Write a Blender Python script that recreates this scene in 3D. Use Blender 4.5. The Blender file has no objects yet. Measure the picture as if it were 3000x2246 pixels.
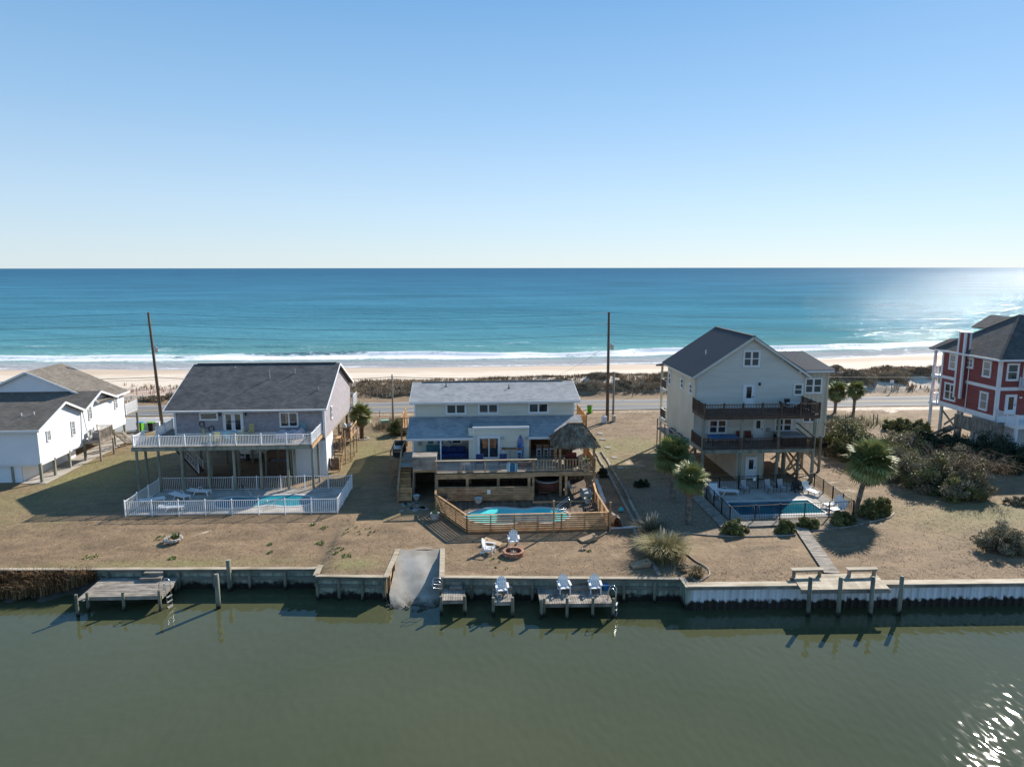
import bpy, math, random
import numpy as np
from mathutils import Vector, Matrix
from mathutils.geometry import tessellate_polygon
R = random.Random(11)
rad = math.radians
sc = bpy.context.scene
COL = sc.collection

# ---------------------------------------------------------------- camera, sky, sun, exposure
CAM = Vector((0, 0, 19.0)); FPX = 2080.0; PITCH = rad(9.24); YAW = rad(3.5)
cd = bpy.data.cameras.new('camera'); cam = bpy.data.objects.new('camera', cd); COL.objects.link(cam)
cam.location = CAM; cam.rotation_euler = (rad(90) - PITCH, rad(0.06), -YAW)
cd.sensor_fit = 'HORIZONTAL'; cd.sensor_width = 36.0; cd.lens = 36.0 * FPX / 3000.0
cd.clip_start = 0.5; cd.clip_end = 120000.0
sc.camera = cam
SUN_EL, SUN_AZ = rad(30.5), rad(40.0)          # azimuth measured from +Y (the ocean) towards +X
wd = bpy.data.worlds.new('World'); sc.world = wd; wd.use_nodes = True
wn = wd.node_tree.nodes; bg = wn['Background']
sky = wn.new('ShaderNodeTexSky'); sky.sky_type = 'NISHITA'; sky.sun_disc = False
sky.sun_elevation = SUN_EL; sky.sun_rotation = SUN_AZ
sky.air_density = 1.0; sky.dust_density = 0.12; sky.ozone_density = 8.0; sky.altitude = 10
# clear winter sky: the physical sky blended with a smooth fade by height towards the pale sea horizon
tcw = wn.new('ShaderNodeTexCoord'); sxw = wn.new('ShaderNodeSeparateXYZ'); rpw = wn.new('ShaderNodeValToRGB'); LW = wd.node_tree.links
LW.new(tcw.outputs['Generated'], sxw.inputs[0]); LW.new(sxw.outputs['Z'], rpw.inputs[0]); ew = rpw.color_ramp.elements
while len(ew) < 5: ew.new(.5)
for q, (pz, c) in zip(ew, ((0, (.69, .79, .84)), (.09, (.56, .72, .86)), (.2, (.355, .575, .81)), (.38, (.145, .375, .69)), (1, (.07, .21, .45)))): q.position = pz; q.color = (*c, 1)
scw = wn.new('ShaderNodeVectorMath'); scw.operation = 'SCALE'; scw.inputs['Scale'].default_value = 7.9; LW.new(rpw.outputs[0], scw.inputs[0])
mxw = wn.new('ShaderNodeMix'); mxw.data_type = 'RGBA'; mxw.inputs['Factor'].default_value = .74; LW.new(sky.outputs[0], mxw.inputs['A']); LW.new(scw.outputs[0], mxw.inputs['B'])
LW.new(mxw.outputs['Result'], bg.inputs[0]); bg.inputs[1].default_value = 0.075
sl = bpy.data.lights.new('sun', 'SUN'); sl.energy = 4.4; sl.angle = rad(0.53); sl.color = (1.0, 0.93, 0.83)
so = bpy.data.objects.new('sun', sl); COL.objects.link(so)
sdir = Vector((math.sin(SUN_AZ) * math.cos(SUN_EL), math.cos(SUN_AZ) * math.cos(SUN_EL), math.sin(SUN_EL)))
so.rotation_euler = sdir.to_track_quat('Z', 'Y').to_euler(); so.location = (60, 60, 60)
sc.view_settings.view_transform = 'Standard'; sc.view_settings.look = 'None'
sc.view_settings.exposure = 0.88; sc.view_settings.gamma = 1.0; sc.view_settings.use_curve_mapping = False
sc.cycles.max_bounces = 6; sc.cycles.sample_clamp_indirect = 8

_fw = Vector((math.sin(YAW) * math.cos(PITCH), math.cos(YAW) * math.cos(PITCH), -math.sin(PITCH)))
_rt = Vector((math.cos(YAW), -math.sin(YAW), 0)); _up = _rt.cross(_fw)
def gp(px, py, z=0.0):
    """photo pixel -> the point where its line of sight meets height z"""
    d = _fw + _rt * ((px - 1500) / FPX) - _up * ((py - 1123) / FPX)
    return CAM + d * ((z - CAM.z) / d.z)

# ---------------------------------------------------------------- materials
MATS = {}
def mat(name, cols, scale=3.0, rough=0.8, bump=0.0, bscale=None, stretch=(1, 1, 1), spec=0.3, metal=0.0, rnd=0.0,
        detail=4.0, tint=None, coat=0.0, lo=0.35, hi=0.65, trans=0.0):
    """noise-mottled colour: cols = one to four linear colours; rnd = per-object value jitter; tint = per-face jitter"""
    if name in MATS: return MATS[name]
    m = bpy.data.materials.new(name); m.use_nodes = True; nt = m.node_tree; N = nt.nodes; L = nt.links
    p = N['Principled BSDF']; p.inputs['Roughness'].default_value = rough; p.inputs['Metallic'].default_value = metal
    p.inputs['Specular IOR Level'].default_value = spec
    if coat: p.inputs['Coat Weight'].default_value = coat
    g = N.new('ShaderNodeNewGeometry'); mp = N.new('ShaderNodeMapping'); mp.inputs['Scale'].default_value = stretch
    L.new(g.outputs['Position'], mp.inputs[0])
    nz = N.new('ShaderNodeTexNoise'); nz.inputs['Scale'].default_value = scale; nz.inputs['Detail'].default_value = detail
    nz.inputs['Roughness'].default_value = 0.6; L.new(mp.outputs[0], nz.inputs['Vector'])
    if len(cols) > 1:
        cr = N.new('ShaderNodeValToRGB'); e = cr.color_ramp.elements
        e[0].position = lo; e[1].position = hi; e[0].color = (*cols[0], 1); e[1].color = (*cols[-1], 1)
        for i, c in enumerate(cols[1:-1], 1):
            q = e.new(lo + (hi - lo) * i / (len(cols) - 1)); q.color = (*c, 1)
        L.new(nz.outputs[0], cr.inputs[0]); col = cr.outputs[0]
    else:
        rgb = N.new('ShaderNodeRGB'); rgb.outputs[0].default_value = (*cols[0], 1); col = rgb.outputs[0]
    def jitter(col, src, amt):
        mr = N.new('ShaderNodeMapRange'); mr.inputs['To Min'].default_value = 1 - amt; mr.inputs['To Max'].default_value = 1 + amt
        L.new(src, mr.inputs['Value'])
        hv = N.new('ShaderNodeHueSaturation'); L.new(mr.outputs[0], hv.inputs['Value']); L.new(col, hv.inputs['Color'])
        return hv.outputs[0]
    if rnd:
        oi = N.new('ShaderNodeObjectInfo'); col = jitter(col, oi.outputs['Random'], rnd)
    if tint:
        at = N.new('ShaderNodeAttribute'); at.attribute_name = 'tint'; col = jitter(col, at.outputs['Fac'], tint)
    L.new(col, p.inputs['Base Color'])
    if bump:
        nb = N.new('ShaderNodeTexNoise'); nb.inputs['Scale'].default_value = bscale or scale * 6; nb.inputs['Detail'].default_value = 3
        L.new(mp.outputs[0], nb.inputs['Vector'])
        b = N.new('ShaderNodeBump'); b.inputs['Strength'].default_value = bump; b.inputs['Distance'].default_value = 0.03
        L.new(nb.outputs[0], b.inputs['Height']); L.new(b.outputs[0], p.inputs['Normal'])
    if trans:
        tr = N.new('ShaderNodeBsdfTranslucent'); L.new(col, tr.inputs['Color'])
        mx = N.new('ShaderNodeMixShader'); mx.inputs[0].default_value = trans
        L.new(p.outputs[0], mx.inputs[1]); L.new(tr.outputs[0], mx.inputs[2]); L.new(mx.outputs[0], N['Material Output'].inputs[0])
    MATS[name] = m
    return m

# ---------------------------------------------------------------- mesh building
OFF = {}
class B:
    def __init__(s): s.v = []; s.f = []; s.t = []
    def add(s, vs, fs, t=None):
        o = len(s.v); s.v += [tuple(v) for v in vs]; s.f += [tuple(o + i for i in f) for f in fs]
        s.t += [t if t is not None else R.random()] * len(fs); return s
    def box(s, x0, y0, z0, x1, y1, z1, t=None):
        x0, x1 = min(x0, x1), max(x0, x1); y0, y1 = min(y0, y1), max(y0, y1); z0, z1 = min(z0, z1), max(z0, z1)
        return s.add([(x0, y0, z0), (x1, y0, z0), (x1, y1, z0), (x0, y1, z0), (x0, y0, z1), (x1, y0, z1), (x1, y1, z1), (x0, y1, z1)],
                     [(0, 3, 2, 1), (4, 5, 6, 7), (0, 1, 5, 4), (1, 2, 6, 5), (2, 3, 7, 6), (3, 0, 4, 7)], t)
    def bar(s, p, q, w, h, up=(0, 0, 1), t=None):
        """rectangular bar, w wide across, h tall along up, centred on the line p-q"""
        p, q = Vector(p), Vector(q); d = (q - p).normalized(); u = Vector(up)
        if abs(d.dot(u)) > 0.99: u = Vector((0, 1, 0))
        a = d.cross(u).normalized() * (w / 2); b = a.cross(d).normalized() * (h / 2)
        vs = [c + i * a + j * b for c in (p, q) for i, j in ((-1, -1), (1, -1), (1, 1), (-1, 1))]
        return s.add(vs, [(3, 2, 1, 0), (4, 5, 6, 7), (0, 1, 5, 4), (1, 2, 6, 5), (2, 3, 7, 6), (3, 0, 4, 7)], t)
    def tube(s, pts, r, n=8, t=None):
        pts = [Vector(p) for p in pts]; rs = r if isinstance(r, (list, tuple)) else [r] * len(pts)
        vs = []; fs = []; ref = None
        for i, p in enumerate(pts):
            d = (pts[min(i + 1, len(pts) - 1)] - pts[max(i - 1, 0)]).normalized()
            if ref is None: ref = Vector((1, 0, 0)) if abs(d.x) < 0.8 else Vector((0, 1, 0))
            a = (ref - d * ref.dot(d)).normalized(); ref = a; b = d.cross(a)
            for k in range(n):
                an = 2 * math.pi * k / n; vs.append(p + (a * math.cos(an) + b * math.sin(an)) * rs[i])
        m = len(pts)
        for i in range(m - 1):
            for k in range(n):
                k2 = (k + 1) % n; fs.append((i * n + k, i * n + k2, (i + 1) * n + k2, (i + 1) * n + k))
        fs.append(tuple(range(n))[::-1]); fs.append(tuple((m - 1) * n + k for k in range(n)))
        return s.add(vs, fs, t)
    def plate(s, pts, th, t=None):
        """planar polygon with thickness th below its normal"""
        pts = [Vector(p) for p in pts]; n = (pts[1] - pts[0]).cross(pts[2] - pts[0]).normalized(); k = len(pts)
        vs = pts + [p - n * th for p in pts]
        fs = [tuple(range(k)), tuple(range(2 * k - 1, k - 1, -1))] + [(i, i + k, (i + 1) % k + k, (i + 1) % k) for i in range(k)]
        return s.add(vs, fs, t)
    def ring(s, outer, hole, z0, z1):
        """slab with a hole, outlines as xy lists"""
        loops = [[Vector((x, y, 0)) for x, y in outer], [Vector((x, y, 0)) for x, y in hole]]
        tri = tessellate_polygon(loops); fl = loops[0] + loops[1]; n = len(fl)
        vs = [(p.x, p.y, z1) for p in fl] + [(p.x, p.y, z0) for p in fl]; fs = []
        for a, b, c in tri:
            cr = (fl[b] - fl[a]).cross(fl[c] - fl[a]).z
            fs.append((a, b, c) if cr > 0 else (a, c, b))
        for off, m in ((0, len(outer)), (len(outer), len(hole))):
            for i in range(m):
                j = (i + 1) % m; fs.append((off + i, off + j, off + j + n, off + i + n))
        return s.add(vs, fs)
    def lathe(s, prof, c=(0, 0, 0), n=16, t=None):
        vs = []; fs = []
        for r, z in prof:
            for k in range(n):
                an = 2 * math.pi * k / n; vs.append((c[0] + r * math.cos(an), c[1] + r * math.sin(an), c[2] + z))
        for i in range(len(prof) - 1):
            for k in range(n):
                k2 = (k + 1) % n; fs.append((i * n + k, i * n + k2, (i + 1) * n + k2, (i + 1) * n + k))
        fs.append(tuple(range(n))[::-1]); fs.append(tuple((len(prof) - 1) * n + k for k in range(n)))
        return s.add(vs, fs, t)
    def mesh(s, name, m, off=(0, 0, 0), smooth=False):
        me = bpy.data.meshes.new(name); ox, oy, oz = off
        me.from_pydata([(x - ox, y - oy, z - oz) for x, y, z in s.v], [], s.f)
        if len(set(s.t)) > 1:
            a = me.attributes.new('tint', 'FLOAT', 'FACE'); a.data.foreach_set('value', np.array(s.t, dtype=np.float32))
        me.materials.append(m)
        if smooth: me.polygons.foreach_set('use_smooth', [True] * len(me.polygons))
        me.update(); return me
    def obj(s, name, m, parent=None, smooth=False, bevel=0.0, **props):
        off = OFF[parent.name] if parent else (0, 0, 0)
        o = bpy.data.objects.new(name, s.mesh(name, m, off, smooth)); COL.objects.link(o)
        if parent: o.parent = parent
        OFF[o.name] = off
        if bevel:
            b = o.modifiers.new('bevel', 'BEVEL'); b.width = bevel; b.segments = 2; b.limit_method = 'ANGLE'
        for k, v in props.items(): o[k] = v
        return o
def box(*a): return B().box(*a)
def bar(*a, **k): return B().bar(*a, **k)
def tube(*a, **k): return B().tube(*a, **k)
def inst(me, name, loc, parent=None, rot=None, scale=None):
    o = bpy.data.objects.new(name, me); COL.objects.link(o)
    off = Vector(OFF[parent.name]) if parent else Vector((0, 0, 0))
    o.location = Vector(loc) - off
    if rot is not None: o.rotation_euler = rot
    if scale is not None: o.scale = scale
    if parent: o.parent = parent
    return o
def tag(o, label, cat, group=None, kind=None):
    o['label'] = label; o['category'] = cat
    if group: o['group'] = group
    if kind: o['kind'] = kind
    return o
def thing(name, label, cat, loc, rot=0.0, group=None, local=False):
    """an Empty at the thing's base; local=True: parts are modelled round the origin"""
    o = bpy.data.objects.new(name, None); COL.objects.link(o); o.empty_display_size = 0.3
    o.location = loc; o.rotation_euler = (0, 0, rot)
    OFF[o.name] = (0, 0, 0) if local else tuple(loc)
    return tag(o, label, cat, group)
def dup(root, loc, rot, label, group=None):
    def cp(o, par):
        c = o.copy(); COL.objects.link(c); OFF[c.name] = OFF.get(o.name, (0, 0, 0))
        if par: c.parent = par
        for ch in o.children: cp(ch, c)
        return c
    r = cp(root, None); r.location = loc; r.rotation_euler = (0, 0, rot); r['label'] = label
    if group: r['group'] = group
    return r
def structure(o, label=None):
    o['kind'] = 'structure'
    return o

# clipped strips: siding and shingles
def clip(poly, axis, lim, keep_less):
    out = []
    for i in range(len(poly)):
        a, b = poly[i], poly[(i + 1) % len(poly)]
        ia = (a[axis] <= lim) if keep_less else (a[axis] >= lim); ib = (b[axis] <= lim) if keep_less else (b[axis] >= lim)
        if ia: out.append(a)
        if ia != ib:
            t = (lim - a[axis]) / (b[axis] - a[axis]); out.append(tuple(a[k] + t * (b[k] - a[k]) for k in (0, 1)))
    return out
def courses(b, poly, P, pitch, lip, tab=None, holes=()):
    """lapped courses over polygon (u,v); P(u,v,d) maps to 3D, d outwards; tab = length of single shingles"""
    v0 = min(p[1] for p in poly); v1 = max(p[1] for p in poly); v = v0; row = 0
    while v < v1 - 1e-4:
        band = clip(clip(poly, 1, v, False), 1, v + pitch, True)
        if len(band) > 2:
            cells = [band]
            if tab:
                u0 = min(p[0] for p in band); u1 = max(p[0] for p in band); cells = []
                u = u0 - (row % 3) * tab / 3
                while u < u1:
                    w = tab * R.uniform(0.75, 1.25); c = clip(clip(band, 0, u, False), 0, u + w, True)
                    if len(c) > 2: cells.append(c)
                    u += w
            for c in cells:
                b.add([P(u, w, lip * (1 - (w - v) / pitch)) for u, w in c], [tuple(range(len(c)))])
            lo = [p for p in band if abs(p[1] - v) < 1e-6]
            if len(lo) >= 2:
                a, e = min(lo), max(lo)
                b.add([P(a[0], v, 0), P(e[0], v, 0), P(e[0], v, lip), P(a[0], v, lip)], [(0, 1, 2, 3)])
        v += pitch; row += 1
    return b
# ================================================================ the setting
NR = np.random.default_rng(5)
def npobj(name, V, F, m, parent=None, tint=None, attrs=None, smooth=False):
    """object from numpy arrays; F is (n,3) or (n,4)"""
    me = bpy.data.meshes.new(name); V = np.asarray(V, dtype=np.float32)
    if parent: V = V - np.array(OFF[parent.name], dtype=np.float32)
    n, k = F.shape
    me.vertices.add(len(V)); me.vertices.foreach_set('co', V.ravel())
    me.loops.add(n * k); me.loops.foreach_set('vertex_index', F.astype(np.int32).ravel())
    me.polygons.add(n); me.polygons.foreach_set('loop_start', np.arange(0, n * k, k, dtype=np.int32))
    me.polygons.foreach_set('loop_total', np.full(n, k, dtype=np.int32))
    if smooth: me.polygons.foreach_set('use_smooth', np.ones(n, dtype=bool))
    me.update(calc_edges=True)
    if tint is not None:
        a = me.attributes.new('tint', 'FLOAT', 'FACE'); a.data.foreach_set('value', np.asarray(tint, dtype=np.float32))
    for kx, val in (attrs or {}).items():
        a = me.attributes.new(kx, 'FLOAT', 'POINT'); a.data.foreach_set('value', np.asarray(val, dtype=np.float32).ravel())
    me.materials.append(m)
    o = bpy.data.objects.new(name, me); COL.objects.link(o)
    if parent: o.parent = parent
    OFF[o.name] = OFF[parent.name] if parent else (0, 0, 0)
    return o
def sstep(a, b, x):
    t = np.clip((x - a) / (b - a), 0, 1); return t * t * (3 - 2 * t)
_lat = NR.random((256, 256))
def vnoise(x, y):
    x = np.asarray(x, float); y = np.asarray(y, float)
    xi = np.floor(x).astype(int); yi = np.floor(y).astype(int); fx = x - xi; fy = y - yi
    fx = fx * fx * (3 - 2 * fx); fy = fy * fy * (3 - 2 * fy)
    g = lambda a, b: _lat[a % 256, b % 256]
    return (g(xi, yi) * (1 - fx) + g(xi + 1, yi) * fx) * (1 - fy) + (g(xi, yi + 1) * (1 - fx) + g(xi + 1, yi + 1) * fx) * fy
def fbm(x, y, o=4): return sum(vnoise(x * 2 ** i + 17 * i, y * 2 ** i + 31 * i) / 2 ** (i + 1) for i in range(o))

WATER = -1.5
def shoreY(x):
    x = np.asarray(x, float)
    return 148.5 + np.where(x > 0, 0.0016 * x * x, 0.00035 * x * x) * (1 / (1 + np.abs(x) / 400)) + 3.0 * (vnoise(x / 38 + 9, 3.3) - 0.5) + 1.2 * (vnoise(x / 11, 8.1) - .5)
def bulkY(x):
    if x < -9.7: return 45.2 + (x + 30.3) * (44.05 - 45.2) / 20.6
    if x < -5.15: return 42.62 + (x + 9.7) * -0.1
    if x < -2.0: return 46.35
    if x < 13.1: return 41.95 + (x + 2.0) * -0.078
    return 39.75 + (x - 13.1) * -0.039
_dx = [-400, -100, -50, -30, -20, 0, 15, 26, 45, 73, 120, 400]; _dh = [.5, .5, .15, .35, .55, .8, 1.3, 1.5, 1.7, 2.0, 1.8, 1.8]
def ground_z(x, y):
    x = np.asarray(x, float); y = np.asarray(y, float)
    z = 0.05 * (fbm(x / 3.1, y / 3.1) - .48)
    z = z - 0.2 * sstep(-9.75, -9.65, -x + 0) * 0
    z = z - 0.22 * (1 - sstep(-9.9, -9.5, x)) * (1 - sstep(46, 56, y))
    flat = 1 - sstep(60, 103, y) * 0
    h = np.interp(x, _dx, _dh)
    dune = h * np.exp(-((y - 111 - 2 * (vnoise(x / 9, 5) - .5)) / 5.5) ** 2) * (0.55 + 0.9 * fbm(x / 5 + 3, y / 5))
    sy = shoreY(x); beach = np.where(y > 114, 0.45 - 1.95 * (y - 114) / np.maximum(sy - 114, 5), 0.45 * sstep(102.5, 114, y))
    beach = beach + 0.18 * (fbm(x / 7, y / 7) - .5) * sstep(104, 112, y) * (1 - sstep(125, 140, y))
    return z * (1 - sstep(102, 106, y)) + dune * sstep(102.5, 105, y) + beach

# ---- ground sheet (lawns, verge, dunes, beach)
bx = [-9.71, -9.69, -5.16, -5.14, -2.01, -1.99, 13.09, 13.11]
xs = list(np.arange(-66, 78, 0.6)) + bx
xs += [-66 - 1.2 ** k * 3 for k in range(1, 24)] + [78 + 1.2 ** k * 3 for k in range(1, 24)]
xs = np.array(sorted(x for x in set(xs) if x in bx or min(abs(x - b) for b in bx) > 0.12))
rows_hi = np.concatenate([np.arange(47, 104, 0.6), np.arange(104, 124, 0.5), np.arange(124, 200, 1.5)])
GX, GY = [], []
for x in xs:
    yb = bulkY(x); GY.append(np.concatenate([yb + (47 - yb) * np.linspace(0, 1, 12)[:-1], rows_hi]))
GY = np.array(GY); GX = np.repeat(xs[:, None], GY.shape[1], 1); GZ = ground_z(GX, GY)
nx, ny = GX.shape; idx = np.arange(nx * ny).reshape(nx, ny)
GF = np.stack([idx[:-1, :-1], idx[1:, :-1], idx[1:, 1:], idx[:-1, 1:]], -1).reshape(-1, 4)
def blob(cx, cy, rx, ry): return np.exp(-((GX - cx) / rx) ** 2 - ((GY - cy) / ry) ** 2)
n1 = fbm(GX / 6, GY / 6); n2 = fbm(GX / 2.2 + 50, GY / 2.2)
lawnY = 1 - sstep(88, 94, GY)
green = (blob(-34, 67, 4.5, 9) * .75 + blob(-31, 84, 6, 4) * .8 + blob(-10.5, 72, 2.5, 9) * .85 + blob(-41, 57, 5, 4) * .45 + blob(13.5, 70, 2.0, 9) * .6
         + blob(18, 74, 2.5, 3) * .8 + blob(36, 50, 5, 3.5) * .35 + blob(43, 51, 5, 3) * .4 + blob(50, 84, 5, 3) * .5 + blob(-20, 45.6, 9, .7) * .5 + blob(-7.6, 44.2, 1.6, .9) * .8 + blob(48, 71, 4, 3) * .5) * lawnY
green = np.clip(green * (0.6 + 1.7 * n2) + 0.5 * sstep(.62, .75, n1) * sstep(.5, .62, n2) * lawnY * .6, 0, 1)
sand = sstep(102.5, 106.5, GY) * (1 - .35 * (1 - sstep(106, 109, GY))) + blob(0, 92.2, 400, 1.0) * .55 + blob(62, 91, 22, 1.6) * .5 + blob(55, 102.5, 25, 2.5) * .5 + blob(-20, 57, 3, 1) * 0
sand = sand + 0.75 * sstep(.52, .68, n2 * .6 + n1 * .4) * (blob(-17, 51, 8, 2.2) * 1.3 + blob(6, 44, 4, 2) * .5 + blob(19, 43.5, 4, 2) * .5 + blob(-27, 51, 5, 3) * .8 + blob(16, 68, 5, 6) * .8 + blob(34, 62, 5, 7) * 1.1 + blob(8.5, 46.5, 2.6, 2.0) * .9 + blob(-11, 62, 3, 5) * .7 + blob(60, 90, 14, 4))
sand = np.clip(sand, 0, 1)
mulch = np.clip((sstep(13.0, 13.8, GX) * (1 - sstep(18.4, 19.2, GX)) * sstep(47.6, 48.5, GY) * (1 - sstep(58, 61, GY))) + blob(12.9, 43, 1.3, 2.0) * 1.2
                + sstep(17.6, 18.6, GX) * (1 - sstep(30.5, 32, GX)) * sstep(47.4, 47.9, GY - 0.16 * np.maximum(GX - 23, 0) ** 1.0) * (1 - sstep(51.5, 52.5, GY)), 0, 1)
gravel = sstep(-52, -50, GX) * (1 - sstep(-36.3, -35.3, GX + .8 * (n2 - .5))) * sstep(83.5, 85, GY) * (1 - sstep(92.4, 93, GY))
gravel = gravel + sstep(-36, -34, GX) * (1 - sstep(-27, -25, GX)) * sstep(80.5, 82, GY + .6 * n2) * (1 - sstep(92.4, 93, GY)) * .0
shore = GY - shoreY(GX)
def ground_material():
    m = bpy.data.materials.new('ground'); m.use_nodes = True; nt = m.node_tree; N = nt.nodes; L = nt.links; p = N['Principled BSDF']
    g = N.new('ShaderNodeNewGeometry')
    def noise(scale, detail=5, stretch=None, rough=.6):
        n = N.new('ShaderNodeTexNoise'); n.inputs['Scale'].default_value = scale; n.inputs['Detail'].default_value = detail; n.inputs['Roughness'].default_value = rough
        if stretch:
            mp = N.new('ShaderNodeMapping'); mp.inputs['Scale'].default_value = stretch; L.new(g.outputs['Position'], mp.inputs[0]); L.new(mp.outputs[0], n.inputs['Vector'])
        else: L.new(g.outputs['Position'], n.inputs['Vector'])
        return n.outputs[0]
    def ramp(fac, *stops):
        r = N.new('ShaderNodeValToRGB'); e = r.color_ramp.elements
        while len(e) < len(stops): e.new(0.5)
        for q, (pos, c) in zip(e, stops): q.position = pos; q.color = (*c, 1)
        L.new(fac, r.inputs[0]); return r.outputs[0]
    def mix(f, a, b):
        x = N.new('ShaderNodeMix'); x.data_type = 'RGBA'; L.new(f, x.inputs['Factor']); L.new(a, x.inputs['A']); L.new(b, x.inputs['B']); return x.outputs['Result']
    def attr(n): a = N.new('ShaderNodeAttribute'); a.attribute_name = n; return a.outputs['Fac']
    def mth(op, a, b=None, cl=False):
        x = N.new('ShaderNodeMath'); x.operation = op; x.use_clamp = cl
        for i, v in enumerate((a, b)):
            if v is None: continue
            if isinstance(v, (int, float)): x.inputs[i].default_value = v
            else: L.new(v, x.inputs[i])
        return x.outputs[0]
    def mrange(v, a, b):
        x = N.new('ShaderNodeMapRange'); x.interpolation_type = 'SMOOTHSTEP'; x.inputs['From Min'].default_value = a; x.inputs['From Max'].default_value = b; L.new(v, x.inputs['Value']); return x.outputs[0]
    fine = noise(5.5, 8, (1, .6, 1), .82); mid = noise(1.1, 9, None, .78); big = noise(.17, 3)
    dead = ramp(fine, (.24, (.096, .061, .034)), (.46, (.198, .132, .074)), (.60, (.262, .178, .103)), (.80, (.38, .28, .185)))
    dead2 = ramp(mid, (.28, (.112, .072, .040)), (.5, (.218, .146, .082)), (.66, (.30, .212, .132)), (.8, (.43, .335, .235)))
    lawn = mix(mrange(big, .4, .6), dead, dead2); x = N.new('ShaderNodeMix'); x.data_type = 'RGBA'; x.inputs['Factor'].default_value = .6
    L.new(dead, x.inputs['A']); L.new(dead2, x.inputs['B']); lawn = x.outputs['Result']
    vr = N.new('ShaderNodeMapRange'); vr.inputs['From Min'].default_value = .32; vr.inputs['From Max'].default_value = .68; vr.inputs['To Min'].default_value = .72; vr.inputs['To Max'].default_value = 1.26; L.new(noise(.42, 5, (.7, 1.4, 1), .62), vr.inputs['Value'])
    hv = N.new('ShaderNodeHueSaturation'); L.new(vr.outputs[0], hv.inputs['Value']); L.new(lawn, hv.inputs['Color']); lawn = hv.outputs[0]
    gr = ramp(fine, (.28, (.085, .088, .028)), (.5, (.195, .18, .068)), (.75, (.32, .275, .13)))
    lawn = mix(mth('MULTIPLY', attr('green'), mrange(noise(2.3, 5), .28, .52), True), lawn, gr)
    mul = ramp(fine, (.3, (.10, .072, .046)), (.5, (.215, .160, .105)), (.72, (.40, .32, .23)))
    lawn = mix(attr('mulch'), lawn, mul)
    grv = ramp(noise(14, 4), (.35, (.22, .23, .23)), (.65, (.42, .42, .41)))
    lawn = mix(attr('gravel'), lawn, grv)
    dry = ramp(noise(.6, 7, (.35, 1, 1), .7), (.3, (.50, .40, .30)), (.5, (.62, .52, .41)), (.7, (.70, .62, .52)))
    sn = mth('ADD', attr('sand'), mth('MULTIPLY', mth('SUBTRACT', noise(1.7, 6, None, .7), .5), .8))
    col = mix(mrange(sn, .35, .75), lawn, dry)
    sh = attr('shore')
    damp = ramp(noise(.25, 5, (.25, 1, 1)), (.3, (.47, .36, .265)), (.7, (.55, .435, .33)))
    shn = mth('ADD', sh, mth('MULTIPLY', mth('SUBTRACT', noise(.09, 4), .5), 9))
    col = mix(mth('MULTIPLY', mrange(shn, -15, -10), 1), col, damp)
    wet = mrange(shn, -3.5, -.5)
    wc = N.new('ShaderNodeRGB'); wc.outputs[0].default_value = (.36, .31, .27, 1)
    col = mix(wet, col, wc.outputs[0])
    L.new(col, p.inputs['Base Color'])
    rg = mth('SUBTRACT', .92, mth('MULTIPLY', wet, .72)); L.new(rg, p.inputs['Roughness']); p.inputs['Specular IOR Level'].default_value = .35
    b = N.new('ShaderNodeBump'); b.inputs['Strength'].default_value = .45; b.inputs['Distance'].default_value = .09
    hh = mth('MULTIPLY', mth('ADD', noise(6, 5), mth('MULTIPLY', noise(1.3, 4), 1.5)), mth('SUBTRACT', 1, mrange(sh, -14, -8)))
    L.new(hh, b.inputs['Height']); L.new(b.outputs[0], p.inputs['Normal'])
    return m
ground = structure(npobj('ground', np.stack([GX, GY, GZ], -1).reshape(-1, 3), GF, ground_material(), None, None,
                         dict(green=green, sand=sand, mulch=mulch, gravel=gravel, shore=shore), smooth=True))

# ---- ocean
ys = [144.0]
while ys[-1] < 430: ys.append(ys[-1] + 0.7 + max(0, ys[-1] - 190) * 0.008)
while ys[-1] < 90000: ys.append(ys[-1] * 1.09)
ys = np.array(ys); s_ = np.sign(np.linspace(-1, 1, 241)) * np.abs(np.linspace(-1, 1, 241)) ** 1.35 * 420
OY = np.repeat(ys[None, :], len(s_), 0); OX = s_[:, None] * np.maximum(1, OY / 330)
od = OY - shoreY(OX)
ph = 2.6 * fbm(OX / 60, OY / 90 + 4)
amp = sstep(22, 60, od) * (1 - sstep(450, 1500, OY))
OZ = WATER + amp * (0.14 * np.sin(od / 3.4 + ph * 5) + 0.08 * np.sin(od / 1.9 + OX / 9 + ph * 7) + 0.25 * (fbm(OX / 5, OY / 2.2) - .5))
bc = 19.5 + 8 * (vnoise(OX / 23, 2.2) - .5) + 4 * (vnoise(OX / 7, 6.2) - .5)
OZ = OZ + np.where(od > bc, np.exp(-((od - bc) / 3.2) ** 2), np.exp(-((od - bc) / 1.0) ** 2)) * (.35 + .75 * vnoise(OX / 16, 1.7))
bc2 = 41 + 9 * (vnoise(OX / 31 + 5, 4.2) - .5)
OZ = OZ + np.where(od > bc2, np.exp(-((od - bc2) / 5) ** 2), np.exp(-((od - bc2) / 2.2) ** 2)) * (.15 + .7 * sstep(.35, .8, vnoise(OX / 26, 7.7)))
nx, ny = OX.shape; idx = np.arange(nx * ny).reshape(nx, ny)
OF = np.stack([idx[:-1, :-1], idx[1:, :-1], idx[1:, 1:], idx[:-1, 1:]], -1).reshape(-1, 4)
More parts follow.
